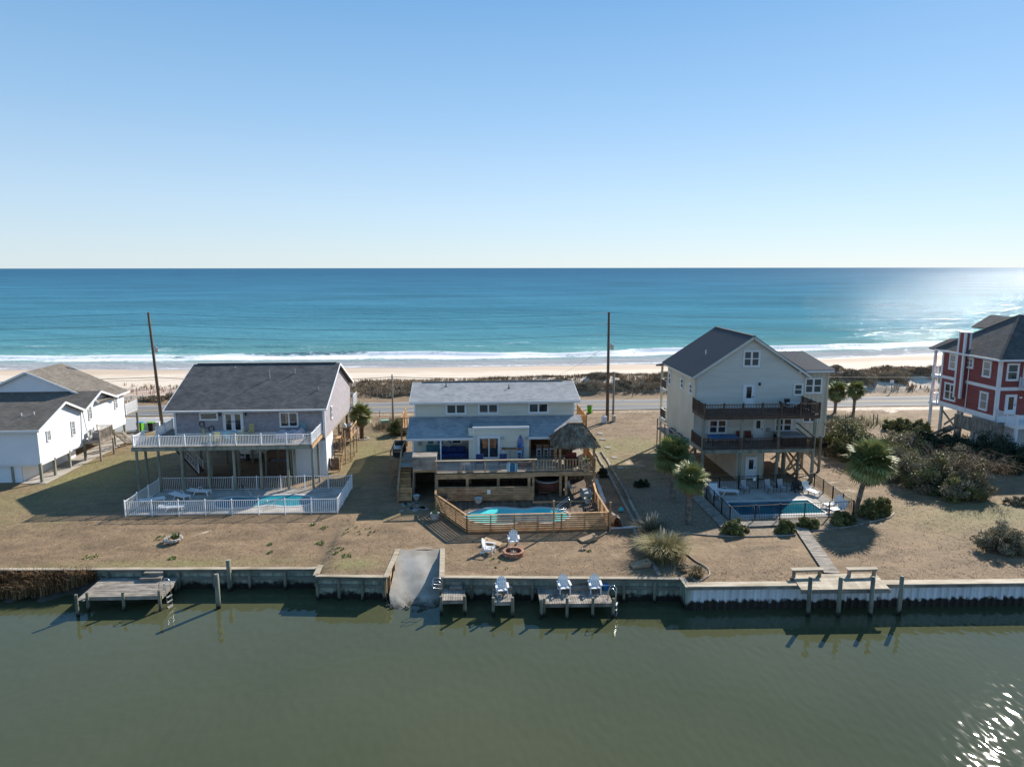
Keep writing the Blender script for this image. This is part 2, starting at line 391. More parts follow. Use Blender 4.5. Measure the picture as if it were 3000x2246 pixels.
def ocean_material():
    m = bpy.data.materials.new('ocean'); m.use_nodes = True; nt = m.node_tree; N = nt.nodes; L = nt.links; N.remove(N['Principled BSDF'])
    g = N.new('ShaderNodeNewGeometry')
    def noise(scale, detail=4, stretch=(1, 1, 1), rough=.6, dist=0):
        n = N.new('ShaderNodeTexNoise'); n.inputs['Scale'].default_value = scale; n.inputs['Detail'].default_value = detail; n.inputs['Roughness'].default_value = rough; n.inputs['Distortion'].default_value = dist
        mp = N.new('ShaderNodeMapping'); mp.inputs['Scale'].default_value = stretch; L.new(g.outputs['Position'], mp.inputs[0]); L.new(mp.outputs[0], n.inputs['Vector']); return n.outputs[0]
    def mth(op, a, b=None, cl=False):
        x = N.new('ShaderNodeMath'); x.operation = op; x.use_clamp = cl
        for i, v in enumerate((a, b)):
            if v is None: continue
            if isinstance(v, (int, float)): x.inputs[i].default_value = v
            else: L.new(v, x.inputs[i])
        return x.outputs[0]
    at = N.new('ShaderNodeAttribute'); at.attribute_name = 'shore'; d = at.outputs['Fac']
    def ramp(v, scale, *stops):
        r = N.new('ShaderNodeValToRGB'); e = r.color_ramp.elements
        while len(e) < len(stops): e.new(.5)
        for q, (pos, c) in zip(e, stops): q.position = pos / scale; q.color = (*c, 1) if len(c) == 3 else c
        L.new(mth('DIVIDE', v, scale, True), r.inputs[0]); return r.outputs[0]
    lg = mth('LOGARITHM', mth('MAXIMUM', d, 1.0), 10)           # log10 of metres offshore
    base = ramp(lg, 4.0, (0.0, (.34, .33, .34)), (.95, (.30, .33, .34)), (1.22, (.17, .31, .31)), (1.45, (.12, .275, .285)), (1.75, (.084, .238, .285)), (2.2, (.058, .195, .265)), (2.7, (.040, .156, .240)), (3.4, (.026, .112, .195)))
    var = N.new('ShaderNodeHueSaturation'); L.new(base, var.inputs['Color'])
    vv = noise(.016, 5, (.45, 1, 1)); vs = N.new('ShaderNodeMapRange'); vs.inputs['From Min'].default_value = .3; vs.inputs['From Max'].default_value = .7; vs.inputs['To Min'].default_value = .78; vs.inputs['To Max'].default_value = 1.22
    L.new(vv, vs.inputs['Value']); L.new(vs.outputs[0], var.inputs['Value'])
    # foam: likelihood by distance offshore, broken up by stretched noise
    prob = ramp(d, 100.0, (0, (.46,) * 3), (1.2, (.52,) * 3), (3, (.30,) * 3), (9, (.34,) * 3), (12, (.46,) * 3), (16, (.62,) * 3), (20, (.60,) * 3), (23, (.44,) * 3), (34, (.40,) * 3), (48, (.41,) * 3), (66, (.30,) * 3), (95, (.16,) * 3))
    fn = mth('ADD', mth('MULTIPLY', noise(.13, 3, (.45, 1, 1)), .42), mth('MULTIPLY', noise(.5, 8, (.5, 1.2, 1), .8, 2.2), .58))
    fr = N.new('ShaderNodeMapRange'); fr.interpolation_type = 'SMOOTHSTEP'; fr.inputs['From Min'].default_value = .965; fr.inputs['From Max'].default_value = 1.10
    L.new(mth('ADD', fn, prob), fr.inputs['Value']); foam = fr.outputs[0]
    # bump at three sizes
    hsum = mth('ADD', mth('MULTIPLY', noise(.22, 5, (.6, 1.2, 1)), 1.7), mth('MULTIPLY', noise(1.1, 3, (.7, 1.3, 1)), .42))
    bp = N.new('ShaderNodeBump'); bp.inputs['Strength'].default_value = 1.0; bp.inputs['Distance'].default_value = .5; L.new(hsum, bp.inputs['Height'])
    df = N.new('ShaderNodeBsdfDiffuse'); L.new(var.outputs[0], df.inputs['Color']); L.new(bp.outputs[0], df.inputs['Normal'])
    gl = N.new('ShaderNodeBsdfGlossy'); grr = N.new('ShaderNodeMapRange'); grr.inputs['From Min'].default_value = 1.8; grr.inputs['From Max'].default_value = 3.0; grr.inputs['To Min'].default_value = .06; grr.inputs['To Max'].default_value = .2; L.new(lg, grr.inputs['Value']); L.new(grr.outputs[0], gl.inputs['Roughness']); gl.inputs['Color'].default_value = (.9, .95, 1, 1); L.new(bp.outputs[0], gl.inputs['Normal'])
    fz = N.new('ShaderNodeFresnel'); fz.inputs['IOR'].default_value = 1.33; L.new(bp.outputs[0], fz.inputs['Normal'])
    fcp = N.new('ShaderNodeMapRange'); fcp.inputs['From Min'].default_value = 1.8; fcp.inputs['From Max'].default_value = 3.0; fcp.inputs['To Min'].default_value = .022; fcp.inputs['To Max'].default_value = .075; L.new(lg, fcp.inputs['Value'])
    fac = mth('MINIMUM', mth('MULTIPLY', fz.outputs[0], .55), fcp.outputs[0])
    mx = N.new('ShaderNodeMixShader'); L.new(fac, mx.inputs[0]); L.new(df.outputs[0], mx.inputs[1]); L.new(gl.outputs[0], mx.inputs[2])
    fo = N.new('ShaderNodeBsdfDiffuse'); fo.inputs['Color'].default_value = (.80, .82, .83, 1)
    m2 = N.new('ShaderNodeMixShader'); L.new(foam, m2.inputs[0]); L.new(mx.outputs[0], m2.inputs[1]); L.new(fo.outputs[0], m2.inputs[2])
    L.new(m2.outputs[0], N['Material Output'].inputs[0]); return m
ocean = structure(npobj('ocean', np.stack([OX, OY, OZ], -1).reshape(-1, 3), OF, ocean_material(), None, None, dict(shore=od), smooth=True))

# ---- canal
def canal_material():
    m = bpy.data.materials.new('canal_water'); m.use_nodes = True; nt = m.node_tree; N = nt.nodes; L = nt.links; p = N['Principled BSDF']
    g = N.new('ShaderNodeNewGeometry')
    def noise(scale, detail, stretch, rotz=0, rough=.55):
        n = N.new('ShaderNodeTexNoise'); n.inputs['Scale'].default_value = scale; n.inputs['Detail'].default_value = detail; n.inputs['Roughness'].default_value = rough
        mp = N.new('ShaderNodeMapping'); mp.inputs['Scale'].default_value = stretch; mp.inputs['Rotation'].default_value = (0, 0, rotz)
        L.new(g.outputs['Position'], mp.inputs[0]); L.new(mp.outputs[0], n.inputs['Vector']); return n.outputs[0]
    cr = N.new('ShaderNodeValToRGB'); cr.color_ramp.elements[0].position = .35; cr.color_ramp.elements[1].position = .68
    cr.color_ramp.elements[0].color = (.062, .069, .034, 1); cr.color_ramp.elements[1].color = (.078, .083, .042, 1)
    L.new(noise(.06, 4, (1, 1, 1)), cr.inputs[0]); L.new(cr.outputs[0], p.inputs['Base Color'])
    p.inputs['Roughness'].default_value = .014; p.inputs['IOR'].default_value = 1.36; p.inputs['Specular IOR Level'].default_value = .5
    def mth(op, a, b):
        x = N.new('ShaderNodeMath'); x.operation = op
        for i, v in enumerate((a, b)):
            if isinstance(v, (int, float)): x.inputs[i].default_value = v
            else: L.new(v, x.inputs[i])
        return x.outputs[0]
    patch = N.new('ShaderNodeMapRange'); patch.inputs['From Min'].default_value = .38; patch.inputs['From Max'].default_value = .66; patch.inputs['To Min'].default_value = .35
    L.new(noise(.11, 2, (1, 1, 1)), patch.inputs['Value'])
    sxx = N.new('ShaderNodeSeparateXYZ'); L.new(g.outputs['Position'], sxx.inputs[0])
    calm = N.new('ShaderNodeMapRange'); calm.interpolation_type = 'SMOOTHSTEP'; calm.inputs['From Min'].default_value = 4; calm.inputs['From Max'].default_value = 13; calm.inputs['To Min'].default_value = 1; calm.inputs['To Max'].default_value = .06; L.new(sxx.outputs['X'], calm.inputs['Value'])   # the ripples die out in the lee at right
    h = mth('ADD', mth('MULTIPLY', mth('MULTIPLY', noise(3.4, 2, (.22, 1.5, 1), rad(-28)), mth('MULTIPLY', patch.outputs[0], calm.outputs[0])), .30), mth('MULTIPLY', noise(1.9, 0, (1.4, .75, 1)), 1.0))
    b = N.new('ShaderNodeBump'); b.inputs['Strength'].default_value = .6; b.inputs['Distance'].default_value = .026
    L.new(h, b.inputs['Height']); L.new(b.outputs[0], p.inputs['Normal']); return m
cb = B(); cb.add([(-400, -300, WATER), (400, -300, WATER), (400, 46.8, WATER), (-400, 46.8, WATER)], [(0, 1, 2, 3)])
structure(cb.obj('canal_water', canal_material()))

# ---- road
asph = mat('asphalt', [(.15, .15, .152), (.20, .198, .195)], .7, .9, .25, 25, stretch=(.15, 1, 1))
road = structure(B().box(-420, 93.5, -.25, 420, 100.5, .055).obj('road', asph))
lw = mat('road_white_paint', [(.55, .55, .53), (.72, .72, .70)], 4, .7); ly = mat('road_yellow_paint', [(.55, .36, .06), (.62, .42, .10)], 4, .7)
for y, w, mm, nm in ((93.78, .13, lw, 'edge_line'), (100.2, .13, lw, 'edge_line'), (96.86, .11, ly, 'centre_line'), (97.14, .11, ly, 'centre_line')):
    B().box(-420, y - w / 2, .052, 420, y + w / 2, .060).obj(nm, mm, road)

# ---- plant matter on the dunes (uncountable)
def blades(name, pts, hgt, wid, lean, m, per=7, parent=None, spread=.18):
    n = len(pts) * per; P = np.repeat(np.asarray(pts), per, 0); a = NR.random(n) * 6.283; ln = NR.random(n) * lean
    P = P + np.stack([np.cos(a), np.sin(a), np.zeros(n)], 1) * (NR.random(n) ** .5 * spread)[:, None]
    h = np.repeat(np.asarray(hgt) if np.ndim(hgt) else np.full(len(pts), hgt), per) * (.55 + .6 * NR.random(n)); w = wid * (.6 + .8 * NR.random(n)); a2 = a + (NR.random(n) - .5) * 1.2
    dirv = np.stack([np.cos(a2), np.sin(a2), np.zeros(n)], 1); side = np.stack([-np.sin(a2), np.cos(a2), np.zeros(n)], 1) * w[:, None]
    mid = P + dirv * (h * ln * .35)[:, None] + np.array([0, 0, 1]) * (h * .62)[:, None]
    tip = P + dirv * (h * ln)[:, None] + np.array([0, 0, 1]) * (h * (1 - .35 * ln))[:, None]
    V = np.stack([P - side, P + side, mid + side * .7, mid - side * .7, tip], 1).reshape(-1, 3); b0 = np.arange(n) * 5
    F = np.concatenate([np.stack([b0, b0 + 1, b0 + 2], 1), np.stack([b0, b0 + 2, b0 + 3], 1), np.stack([b0 + 3, b0 + 2, b0 + 4], 1)], 0)
    t = NR.random(n); return npobj(name, V, F, m, parent, np.concatenate([t, t, t]))
dgm = mat('dune_grass_dry', [(.19, .135, .08), (.32, .23, .14), (.45, .34, .215)], .35, .9, tint=.35)
def scatter(n, x0, x1, y0, y1, dens):
    x = NR.uniform(x0, x1, n); y = NR.uniform(y0, y1, n); k = NR.random(n) < dens(x, y); x = x[k]; y = y[k]
    return np.stack([x, y, ground_z(x, y) - .05], 1)
dd = lambda x, y: sstep(103.5, 105.5, y + 1.5 * (vnoise(x / 3, 1) - .5)) * (1 - sstep(112, 118, y)) * np.clip(sstep(.33, .62, fbm(x / 5.5 + 2, y / 4.5)) * np.interp(x, [-200, -60, -24, -20, 12, 20, 200], [.25, .12, .12, .8, .75, 1, 1]), 0, 1)
pts = scatter(30000, -95, 125, 103, 120, dd)
blades('dune_grass', pts, .35 + .5 * vnoise(pts[:, 0] / 4, pts[:, 1] / 4), .04, .95, dgm, 7, None, .3)['kind'] = 'stuff'
tag(bpy.data.objects['dune_grass'], 'dry brown grass covering the dune between road and beach', 'grass', kind='stuff')

# short dead turf over the lawns
M_turf = mat('dead_turf', [(.17, .113, .066), (.26, .176, .105), (.37, .27, .17)], .8, .95, tint=.22)
tx = NR.uniform(-44, 58, 75000); ty_ = 39.2 + (92.5 - 39.2) * NR.random(75000) ** 1.5
kp = np.array([y > bulkY(x) + .35 for x, y in zip(tx, ty_)]) & (.6 * vnoise(tx / 2.6, ty_ / 2.6) + .6 * NR.random(75000) > .42)
def outside(x0, x1, y0, y1): return ~((tx > x0) & (tx < x1) & (ty_ > y0) & (ty_ < y1))
for r_ in ((-27, -10.2, 54, 79.5), (-5.2, 10.4, 49, 73), (18.2, 30.3, 49, 73), (-40.4, -37.8, 63.5, 83), (-52, -38.4, 63.5, 81), (53, 67, 67, 80), (22, 25, 40, 49), (-50, -35.5, 84, 93), (-5.3, -1.8, 40, 46.5)): kp &= outside(*r_)
tx, ty_ = tx[kp], ty_[kp]
tag(blades('dead_turf', np.stack([tx, ty_, ground_z(tx, ty_) - .01], 1), .045, .02, 1.6, M_turf, 4, None, .16), 'short dry brown turf over the lawns', 'grass', kind='stuff')
# ================================================================ shared materials
M_white = mat('white_vinyl', [(.74, .75, .76), (.80, .80, .80)], 1.2, .45, spec=.4)
M_trim = mat('white_trim', [(.70, .71, .72), (.78, .78, .78)], 1.0, .5)
M_plastic = mat('white_plastic', [(.72, .72, .71), (.80, .80, .79)], 2.0, .4, spec=.5)
M_tan = mat('treated_timber', [(.28, .165, .082), (.41, .255, .135), (.50, .33, .19)], 1.6, .8, .25, 30, rnd=.22, stretch=(1, 1, 2.5))
M_gold = mat('stained_fence_timber', [(.34, .18, .078), (.46, .265, .12), (.55, .34, .17)], 1.8, .75, .2, 30, rnd=.18)
M_grey = mat('weathered_timber', [(.165, .14, .115), (.26, .225, .185), (.35, .31, .26)], 1.3, .85, .3, 26, rnd=.2, stretch=(1, 3, 1))
M_cap = mat('cap_timber', [(.27, .22, .15), (.39, .325, .235), (.48, .415, .32)], .9, .8, .25, 22, rnd=.15, stretch=(.6, 3, 1))
M_post = mat('treated_piling', [(.15, .155, .12), (.24, .235, .18), (.31, .29, .22)], .9, .85, .3, 18, rnd=.15, stretch=(3, 3, .5))
M_brown = mat('dark_brown_timber', [(.075, .045, .032), (.115, .07, .05)], 2.0, .7, .15, 30, rnd=.1)
M_black = mat('black_metal', [(.012, .012, .013)], 1, .45, spec=.4)
M_dark = mat('dark_rubber', [(.02, .02, .022), (.03, .03, .032)], 3, .7)
M_conc = mat('pool_concrete', [(.31, .28, .24), (.39, .355, .31), (.45, .415, .37)], .8, .9, .15, 20)
M_ramp = None
M_steel = mat('stainless_steel', [(.6, .6, .6)], 1, .25, metal=1.0)
M_galv = mat('galvanised_steel', [(.42, .43, .44), (.52, .53, .54)], 4, .5, metal=.6)
M_blue = mat('navy_fabric', [(.012, .03, .115), (.02, .045, .15)], 5, .9)
M_teal = mat('teal_fabric', [(.05, .16, .20), (.10, .26, .30)], 6, .9)
M_red = mat('red_plastic', [(.35, .02, .03)], 3, .5)
M_bluep = mat('blue_plastic', [(.02, .17, .42), (.03, .22, .5)], 3, .4)
M_pot = mat('pale_glazed_pot', [(.50, .50, .48), (.60, .60, .58)], 3, .5)
M_ac = mat('ac_grey_metal', [(.30, .31, .31), (.38, .39, .39)], 3, .5, metal=.2)
M_yellow = mat('pale_yellow_paint', [(.55, .47, .17), (.62, .54, .22)], 3, .6)
M_sky = mat('pale_blue_paint', [(.12, .33, .42), (.16, .40, .5)], 3, .6)
M_void = mat('unlit_interior', [(.03, .028, .026), (.05, .045, .04)], 1, .95)
def glass_material(name, col, rough=.04):
    m = bpy.data.materials.new(name); m.use_nodes = True; p = m.node_tree.nodes['Principled BSDF']
    p.inputs['Base Color'].default_value = (*col, 1); p.inputs['Roughness'].default_value = rough; p.inputs['IOR'].default_value = 1.5
    p.inputs['Specular IOR Level'].default_value = .9; MATS[name] = m; return m
M_glass = glass_material('window_glass', (.022, .027, .032))
M_screen = glass_material('window_glass_blinds', (.20, .22, .22), .12)
def tidal(name, cols, zline, scale=1.4, stretch=(3, 3, .6), rnd=.12, dark=(.018, .017, .014), soft=.16):
    """timber or vinyl with a ragged dark growth band below the tide line"""
    m = mat(name, cols, scale, .85, .35, 14, stretch=stretch, rnd=rnd); nt = m.node_tree; N = nt.nodes; L = nt.links; p = N['Principled BSDF']
    src = p.inputs['Base Color'].links[0].from_socket
    g = N.new('ShaderNodeNewGeometry'); sx = N.new('ShaderNodeSeparateXYZ'); L.new(g.outputs['Position'], sx.inputs[0])
    nz = N.new('ShaderNodeTexNoise'); nz.inputs['Scale'].default_value = 2.6; nz.inputs['Detail'].default_value = 6; L.new(g.outputs['Position'], nz.inputs['Vector'])
    a = N.new('ShaderNodeMath'); a.operation = 'MULTIPLY_ADD'; a.inputs[1].default_value = .75; L.new(nz.outputs[0], a.inputs[0]); L.new(sx.outputs['Z'], a.inputs[2])
    mr = N.new('ShaderNodeMapRange'); mr.interpolation_type = 'SMOOTHSTEP'; mr.inputs['From Min'].default_value = zline + .375 - soft; mr.inputs['From Max'].default_value = zline + .375 + soft
    L.new(a.outputs[0], mr.inputs['Value'])
    mx = N.new('ShaderNodeMix'); mx.data_type = 'RGBA'; L.new(mr.outputs[0], mx.inputs['Factor']); mx.inputs['A'].default_value = (*dark, 1); L.new(src, mx.inputs['B']); L.new(mx.outputs['Result'], p.inputs['Base Color'])
    return m
M_bulk = tidal('bulkhead_plank', [(.15, .20, .155), (.27, .31, .245), (.42, .42, .34)], -1.05)
M_wale = tidal('bulkhead_waler', [(.14, .145, .12), (.23, .22, .18)], -1.12, stretch=(.6, 3, 3))
M_pile = tidal('water_piling', [(.105, .11, .08), (.18, .18, .135), (.25, .225, .165)], -1.2)
M_ramp = tidal('ramp_concrete', [(.27, .24, .195), (.36, .33, .28), (.44, .41, .36)], -1.34, .55, (1, 1, 1), 0, (.05, .045, .035), .22)
M_vinyl = tidal('grey_vinyl_sheet', [(.68, .69, .71), (.80, .80, .81)], -.95, .8, (4, 4, .3), .06, (.045, .038, .030), .10)

# ================================================================ bulkheads along the canal
def bulkhead(name, label, segs, ztop, post_every, capw=.34, plank=.33):
    """segs: list of xy points along the face; planks stand behind walers and pilings"""
    t = thing(name, label, 'bulkhead', (segs[0][0], segs[0][1], ztop))
    for (xa, ya), (xb, yb) in zip(segs[:-1], segs[1:]):
        a = Vector((xa, ya, 0)); b = Vector((xb, yb, 0)); d = (b - a); ln = d.length; d.normalize(); nrm = Vector((d.y, -d.x, 0))    # towards the water
        n = max(1, round(ln / plank)); w = ln / n
        pm = B().box(-w / 2 + .006, -.03, -1.9 - ztop + ztop, w / 2 - .006, .03, ztop - .04).mesh('plank', M_bulk)
        rz = math.atan2(d.y, d.x)
        for i in range(n):
            c = a + d * (w * (i + .5)) + nrm * R.uniform(-.008, .008)
            inst(pm, 'plank', (c.x, c.y, 0), t, (0, 0, rz))
        for z, hh in ((ztop - .62, .2), (ztop - .16, .16)):
            bar(a + nrm * .09 + Vector((0, 0, z)), b + nrm * .09 + Vector((0, 0, z)), .1, hh).obj('waler', M_wale, t)
        k = max(1, round(ln / post_every))
        for i in range(k + 1 if ln > 2 else 0):
            c = a + d * min(max(ln * i / k, .12), ln - .12) + nrm * .24
            tube([c + Vector((0, 0, -2.2)), c + Vector((0, 0, ztop - .12))], [.105, .095], 10).obj('post', M_pile, t)
        m = max(1, round(ln / 4.8))
        for i in range(m):
            p = a + d * (ln * i / m + .004); q = a + d * (ln * (i + 1) / m - .004); up = Vector((0, 0, ztop + .025 - .02)) + nrm * .03
            bar(p + up, q + up, capw, .05).obj('cap_board', M_cap, t)
    return t
bulkhead('wooden_bulkhead', 'long weathered green timber bulkhead behind the big left dock', [(-37, bulkY(-37)), (-9.7, bulkY(-9.72))], -.12, 2.35)
bulkhead('wooden_bulkhead', 'short stepped-out timber bulkhead just left of the concrete boat ramp', [(-9.7, 44.15), (-9.7, 42.62), (-5.3, 42.18)], .02, 1.55)
bulkhead('wooden_bulkhead', 'timber bulkhead with three small chair docks, right of boat ramp', [(-1.85, 41.94), (13.2, 40.76)], .02, 1.9)
rs = thing('ramp_side_wall', 'tan timber side wall along the left edge of the boat ramp', 'retaining wall', (-5.2, 44, 0))
re_ = thing('ramp_side_wall', 'tan timber side wall along the right edge of the boat ramp', 'retaining wall', (-1.9, 44, 0))
for t, x0, x1, s in ((rs, -5.32, -5.0, 1), (re_, -1.83, -1.95, -1)):
    ya, yb = (42.1, 46.35) if s > 0 else (41.9, 46.3)
    for i in range(3):
        z0, z1 = -1.6 + .53 * i, -1.6 + .53 * (i + 1) - .01
        bar((x0, ya, (z0 + z1) / 2), (x1, yb, (z0 + z1) / 2), .08, z1 - z0).obj('plank', M_tan, t)
    bar((x0, ya - .1, .04), (x1, yb + .1, .04), .32, .06).obj('cap_board', M_cap, t)
    for f in (.1, .5, .9):
        xx, yy = x0 + (x1 - x0) * f + s * .13, ya + (yb - ya) * f
        bar((xx, yy, -1.9), (xx, yy, -.05), .14, .14).obj('post', M_tan, t)
# vinyl sheet pile, right
vb = thing('vinyl_bulkhead', 'grey corrugated vinyl sheet-pile bulkhead with timber cap and dark growth', 'bulkhead', (13.1, 39.7, 0))
prof = [(0, 0), (.13, 0), (.19, .14), (.34, .14), (.40, 0), (.46, 0)]
b_ = B()
for (u0, w0), (u1, w1) in zip(prof[:-1], prof[1:]):
    b_.add([(u0, -w0, -2.2), (u1, -w1, -2.2), (u1, -w1, .02), (u0, -w0, .02)], [(0, 1, 2, 3)], .5)
pm = b_.mesh('sheet_panel', M_vinyl)
x = 13.25
while x < 40:
    y = bulkY(x + .1) + .02; inst(pm, 'sheet_panel', (x, y, 0), vb, (0, 0, -.039)); x += .4605
x = 13.0
while x < 40:
    y0, y1 = bulkY(max(x, 13.11)), bulkY(x + 4.6)
    if not 19.2 < x < 20: pass
    bar((x, y0 - .02, .075), (x + 4.594, y1 - .02, .075), .62, .06).obj('cap_board', M_cap, vb)
    bar((x, y0 - .26, -.05), (x + 4.594, y1 - .26, -.05), .08, .17).obj('waler', M_grey, vb); x += 4.6
bar((13.02, 40.75, .06), (13.02, 39.4, .06), .34, .06).obj('cap_board', M_cap, vb)
for i in range(4): bar((13.05, 40.8 - .34 * i - .17, -2), (13.05, 40.8 - .34 * i - .17, .02), .33, .06).obj('plank', M_bulk, vb)

# concrete boat ramp
rp = B(); pr = [(46.6, .02), (45.2, -.12), (43.6, -.62), (42.2, -1.05), (41.2, -1.42), (40.4, -1.72)]
lx = [-5.02, -5.02, -5.05, -5.12, -4.95, -4.6]; rx_ = [-2.02, -2.0, -1.98, -1.95, -2.05, -2.5]
n = len(pr); vs = []
for (y, z), a, c in zip(pr, lx, rx_):
    for k in range(9):
        f = k / 8; vs.append((a + (c - a) * f, y + .25 * math.sin(f * 9 + y), z + (.03 * math.sin(k * 2.2 + y * 3) if y < 43 else 0)))
fs = [(i * 9 + k, i * 9 + k + 1, (i + 1) * 9 + k + 1, (i + 1) * 9 + k) for i in range(n - 1) for k in range(8)]
rp.add(vs, fs, .5)
tag(rp.obj('boat_ramp', M_ramp, smooth=True), 'cracked concrete boat ramp sloping into the canal', 'boat ramp')
M_oyst = mat('oyster_rock', [(.03, .028, .022), (.10, .09, .075), (.2, .19, .17)], 9, .95, .8, 20)
ob = B()
for i in range(70):
    e = R.random()
    if e < .45: px_, py_ = -5.05 + R.uniform(-.22, .12), R.uniform(41.2, 42.6)
    else: f = R.random(); px_, py_ = -5.0 + 3 * f, 40.9 + .25 * math.sin(f * 9) + R.uniform(-.25, .12) + .3 * abs(f - .5)
    s = R.uniform(.04, .09); ob.lathe([(s * .6, -s), (s, 0), (s * .5, s * .7)], (px_, py_, WATER + R.uniform(-.02, .12)), 5)
tag(ob.obj('oyster_rubble', M_oyst), 'dark oyster shells crusted round the foot of the boat ramp', 'oysters', kind='stuff')

# ================================================================ docks
def dock(label, x0, x1, y0, y1, z, posts, along_x=True, tilt=0.0, deep=None, post_h=.32):
    """planked platform; y0 canal side, y1 at the bulkhead; posts = [(x, y, extra height)]"""
    t = thing('dock', label, 'dock', ((x0 + x1) / 2, y0, z), group='timber docks on the canal')
    sl = (lambda x: (x - x0) * tilt)
    if along_x:
        n = round((y1 - y0) / .145); w = (y1 - y0) / n
        for i in range(n):
            y = y0 + w * (i + .5); zz = z + R.uniform(-.004, .004)
            bar((x0 + R.uniform(-.015, .015), y + 0, zz), (x1 + R.uniform(-.015, .015), y + sl(x1), zz), w - .014, .035).obj('plank', M_grey, t)
    else:
        n = round((x1 - x0) / .145); w = (x1 - x0) / n
        for i in range(n):
            xx = x0 + w * (i + .5); zz = z + R.uniform(-.004, .004)
            bar((xx, y0 + sl(xx), zz), (xx, y1 + sl(xx), zz), w - .014, .035).obj('plank', M_grey, t)
    for yy in (y0 + .06, y1 - .25):
        bar((x0 + .02, yy, z - .13), (x1 - .02, yy + sl(x1), z - .13), .05, .2).obj('joist', M_grey, t)
    bar((x0 + .04, y0 + .03, z - .13), (x0 + .04, y1, z - .13), .05, .2).obj('joist', M_grey, t)
    bar((x1 - .04, y0 + sl(x1) + .03, z - .13), (x1 - .04, y1 + sl(x1), z - .13), .05, .2).obj('joist', M_grey, t)
    for px_, py_, h in posts:
        tube([(px_, py_, -2.4), (px_, py_, z + h)], [.10, .09], 10).obj('piling', M_pile, t)
    return t
def steps(label, x, y, z, w=.9, n=2, rise=.2, run=.3):
    t = thing('wooden_steps', label, 'steps', (x, y, z), group='timber box steps at the bulkhead')
    for i in range(n):
        zt = z + rise * (i + 1); ya, yb = y + run * i, y + run * (i + 1)
        ww = w - .18 * i
        B().box(x - ww / 2, ya + .02, z, x + ww / 2, y + run * n, zt - .04).obj('riser_box', M_grey, t)
        B().box(x - ww / 2 - .02, ya - .02, zt - .038, x + ww / 2 + .02, yb + .02, zt).obj('tread', M_grey, t)
    return t
def dock_ladder(label, x, y, z, rot=0):
    t = thing('dock_ladder', label, 'ladder', (x, y, z), rot, group='metal ladders on the docks', local=True)
    for sx in (-.22, .22):
        tube([(sx, .45, 0), (sx, .45, .55), (sx, .36, .78), (sx, .16, .82), (sx, 0, .66), (sx, -.06, -1.6)], .022, 8).obj('rail', M_steel, t, True)
    for k in range(4): B().box(-.22, -.1, -.25 - .32 * k, .22, .0, -.21 - .32 * k).obj('rung', M_galv, t)
    return t
dock('large weathered grey swim dock at far left of the canal', -23.15, -18.75, 41.75, 44.4, -.6,
     [(-23.45, 41.1, .5), (-23.1, 41.62, .38), (-21.0, 41.6, .36), (-18.85, 41.55, .42), (-23.0, 44.1, -.1), (-18.9, 44.0, -.1)], tilt=-.02)
dl = bpy.data.objects['dock']
for i in range(4): bar((-23.2 - .13 * i, 41.3 + .03 * i, -.61), (-23.2 - .13 * i, 44.4, -.61), .12, .035).obj('plank', M_grey, dl)
steps('timber steps leading down to the large left dock', -20.3, 43.75, -.57, 1.3, 2, .2, .38)
dock_ladder('chrome swim ladder on the corner of the large left dock', -18.55, 42.1, -.6, rad(75))
dock('narrow dock with metal hand loops nearest the boat ramp', -1.85, -.38, 39.95, 41.75, -.6, [(-1.82, 39.85, .34), (-.42, 39.8, .34), (-1.75, 41.4, -.1), (-.5, 41.4, -.1)], along_x=False)
dock('narrow middle dock carrying a single white chair', 1.25, 2.45, 39.55, 41.6, -.6, [(1.28, 39.5, .34), (2.42, 39.45, .34), (1.35, 41.2, -.1), (2.4, 41.2, -.1)], along_x=False)
dock('wide dock carrying two white chairs and a blue bucket', 4.05, 8.35, 39.15, 41.3, -.6, [(4.1, 39.05, .36), (4.3, 39.3, .3), (5.62, 39.0, .42), (7.15, 38.95, .42), (8.35, 38.9, .36), (4.2, 41, -.1), (8.2, 40.7, -.1)], along_x=False, tilt=-.04)
steps('timber box steps on the dock nearest the boat ramp', -.95, 41.25, -.58, .75)
steps('timber box steps behind the single chair on middle dock', 2.15, 41.0, -.58, .7)
steps('timber box steps between the two chairs on wide dock', 6.6, 40.75, -.58, 1.1)
lt = thing('dock_hand_loops', 'bent chrome hand loops beside the boat ramp', 'handrail', (-2.0, 41.2, -.6))
for dy in (0, .5):
    tube([(-1.8, 40.9 + dy, -.6), (-1.8, 40.9 + dy, .05), (-2.0, 40.9 + dy, .2), (-2.3, 40.88 + dy, .2), (-2.4, 40.86 + dy, 0), (-2.3, 40.85 + dy, -.2), (-1.8, 40.85 + dy, -.25)], .022, 8).obj('loop', M_steel, lt, True)
dock_ladder('chrome ladder at right end of the wide two-chair dock', 8.6, 39.35, -.6, rad(70))
# free-standing pilings
for px_, py_, top, r, lab in ((-15.43, 41.64, .72, .15, 'tall mooring piling standing alone in the canal left of ramp'), (-15.5, 44.0, .62, .16, 'greenish mooring piling standing against the left bulkhead')):
    t = thing('mooring_piling', lab, 'piling', (px_, py_, -1.5), group='lone mooring pilings')
    tube([(px_, py_, -3), (px_, py_, top - .02)], [r, r * .93], 12).obj('shaft', M_pile, t, True)
    B().lathe([(r * .93, 0), (r * .85, .02)], (px_, py_, top - .02), 12).obj('top', M_grey, t)
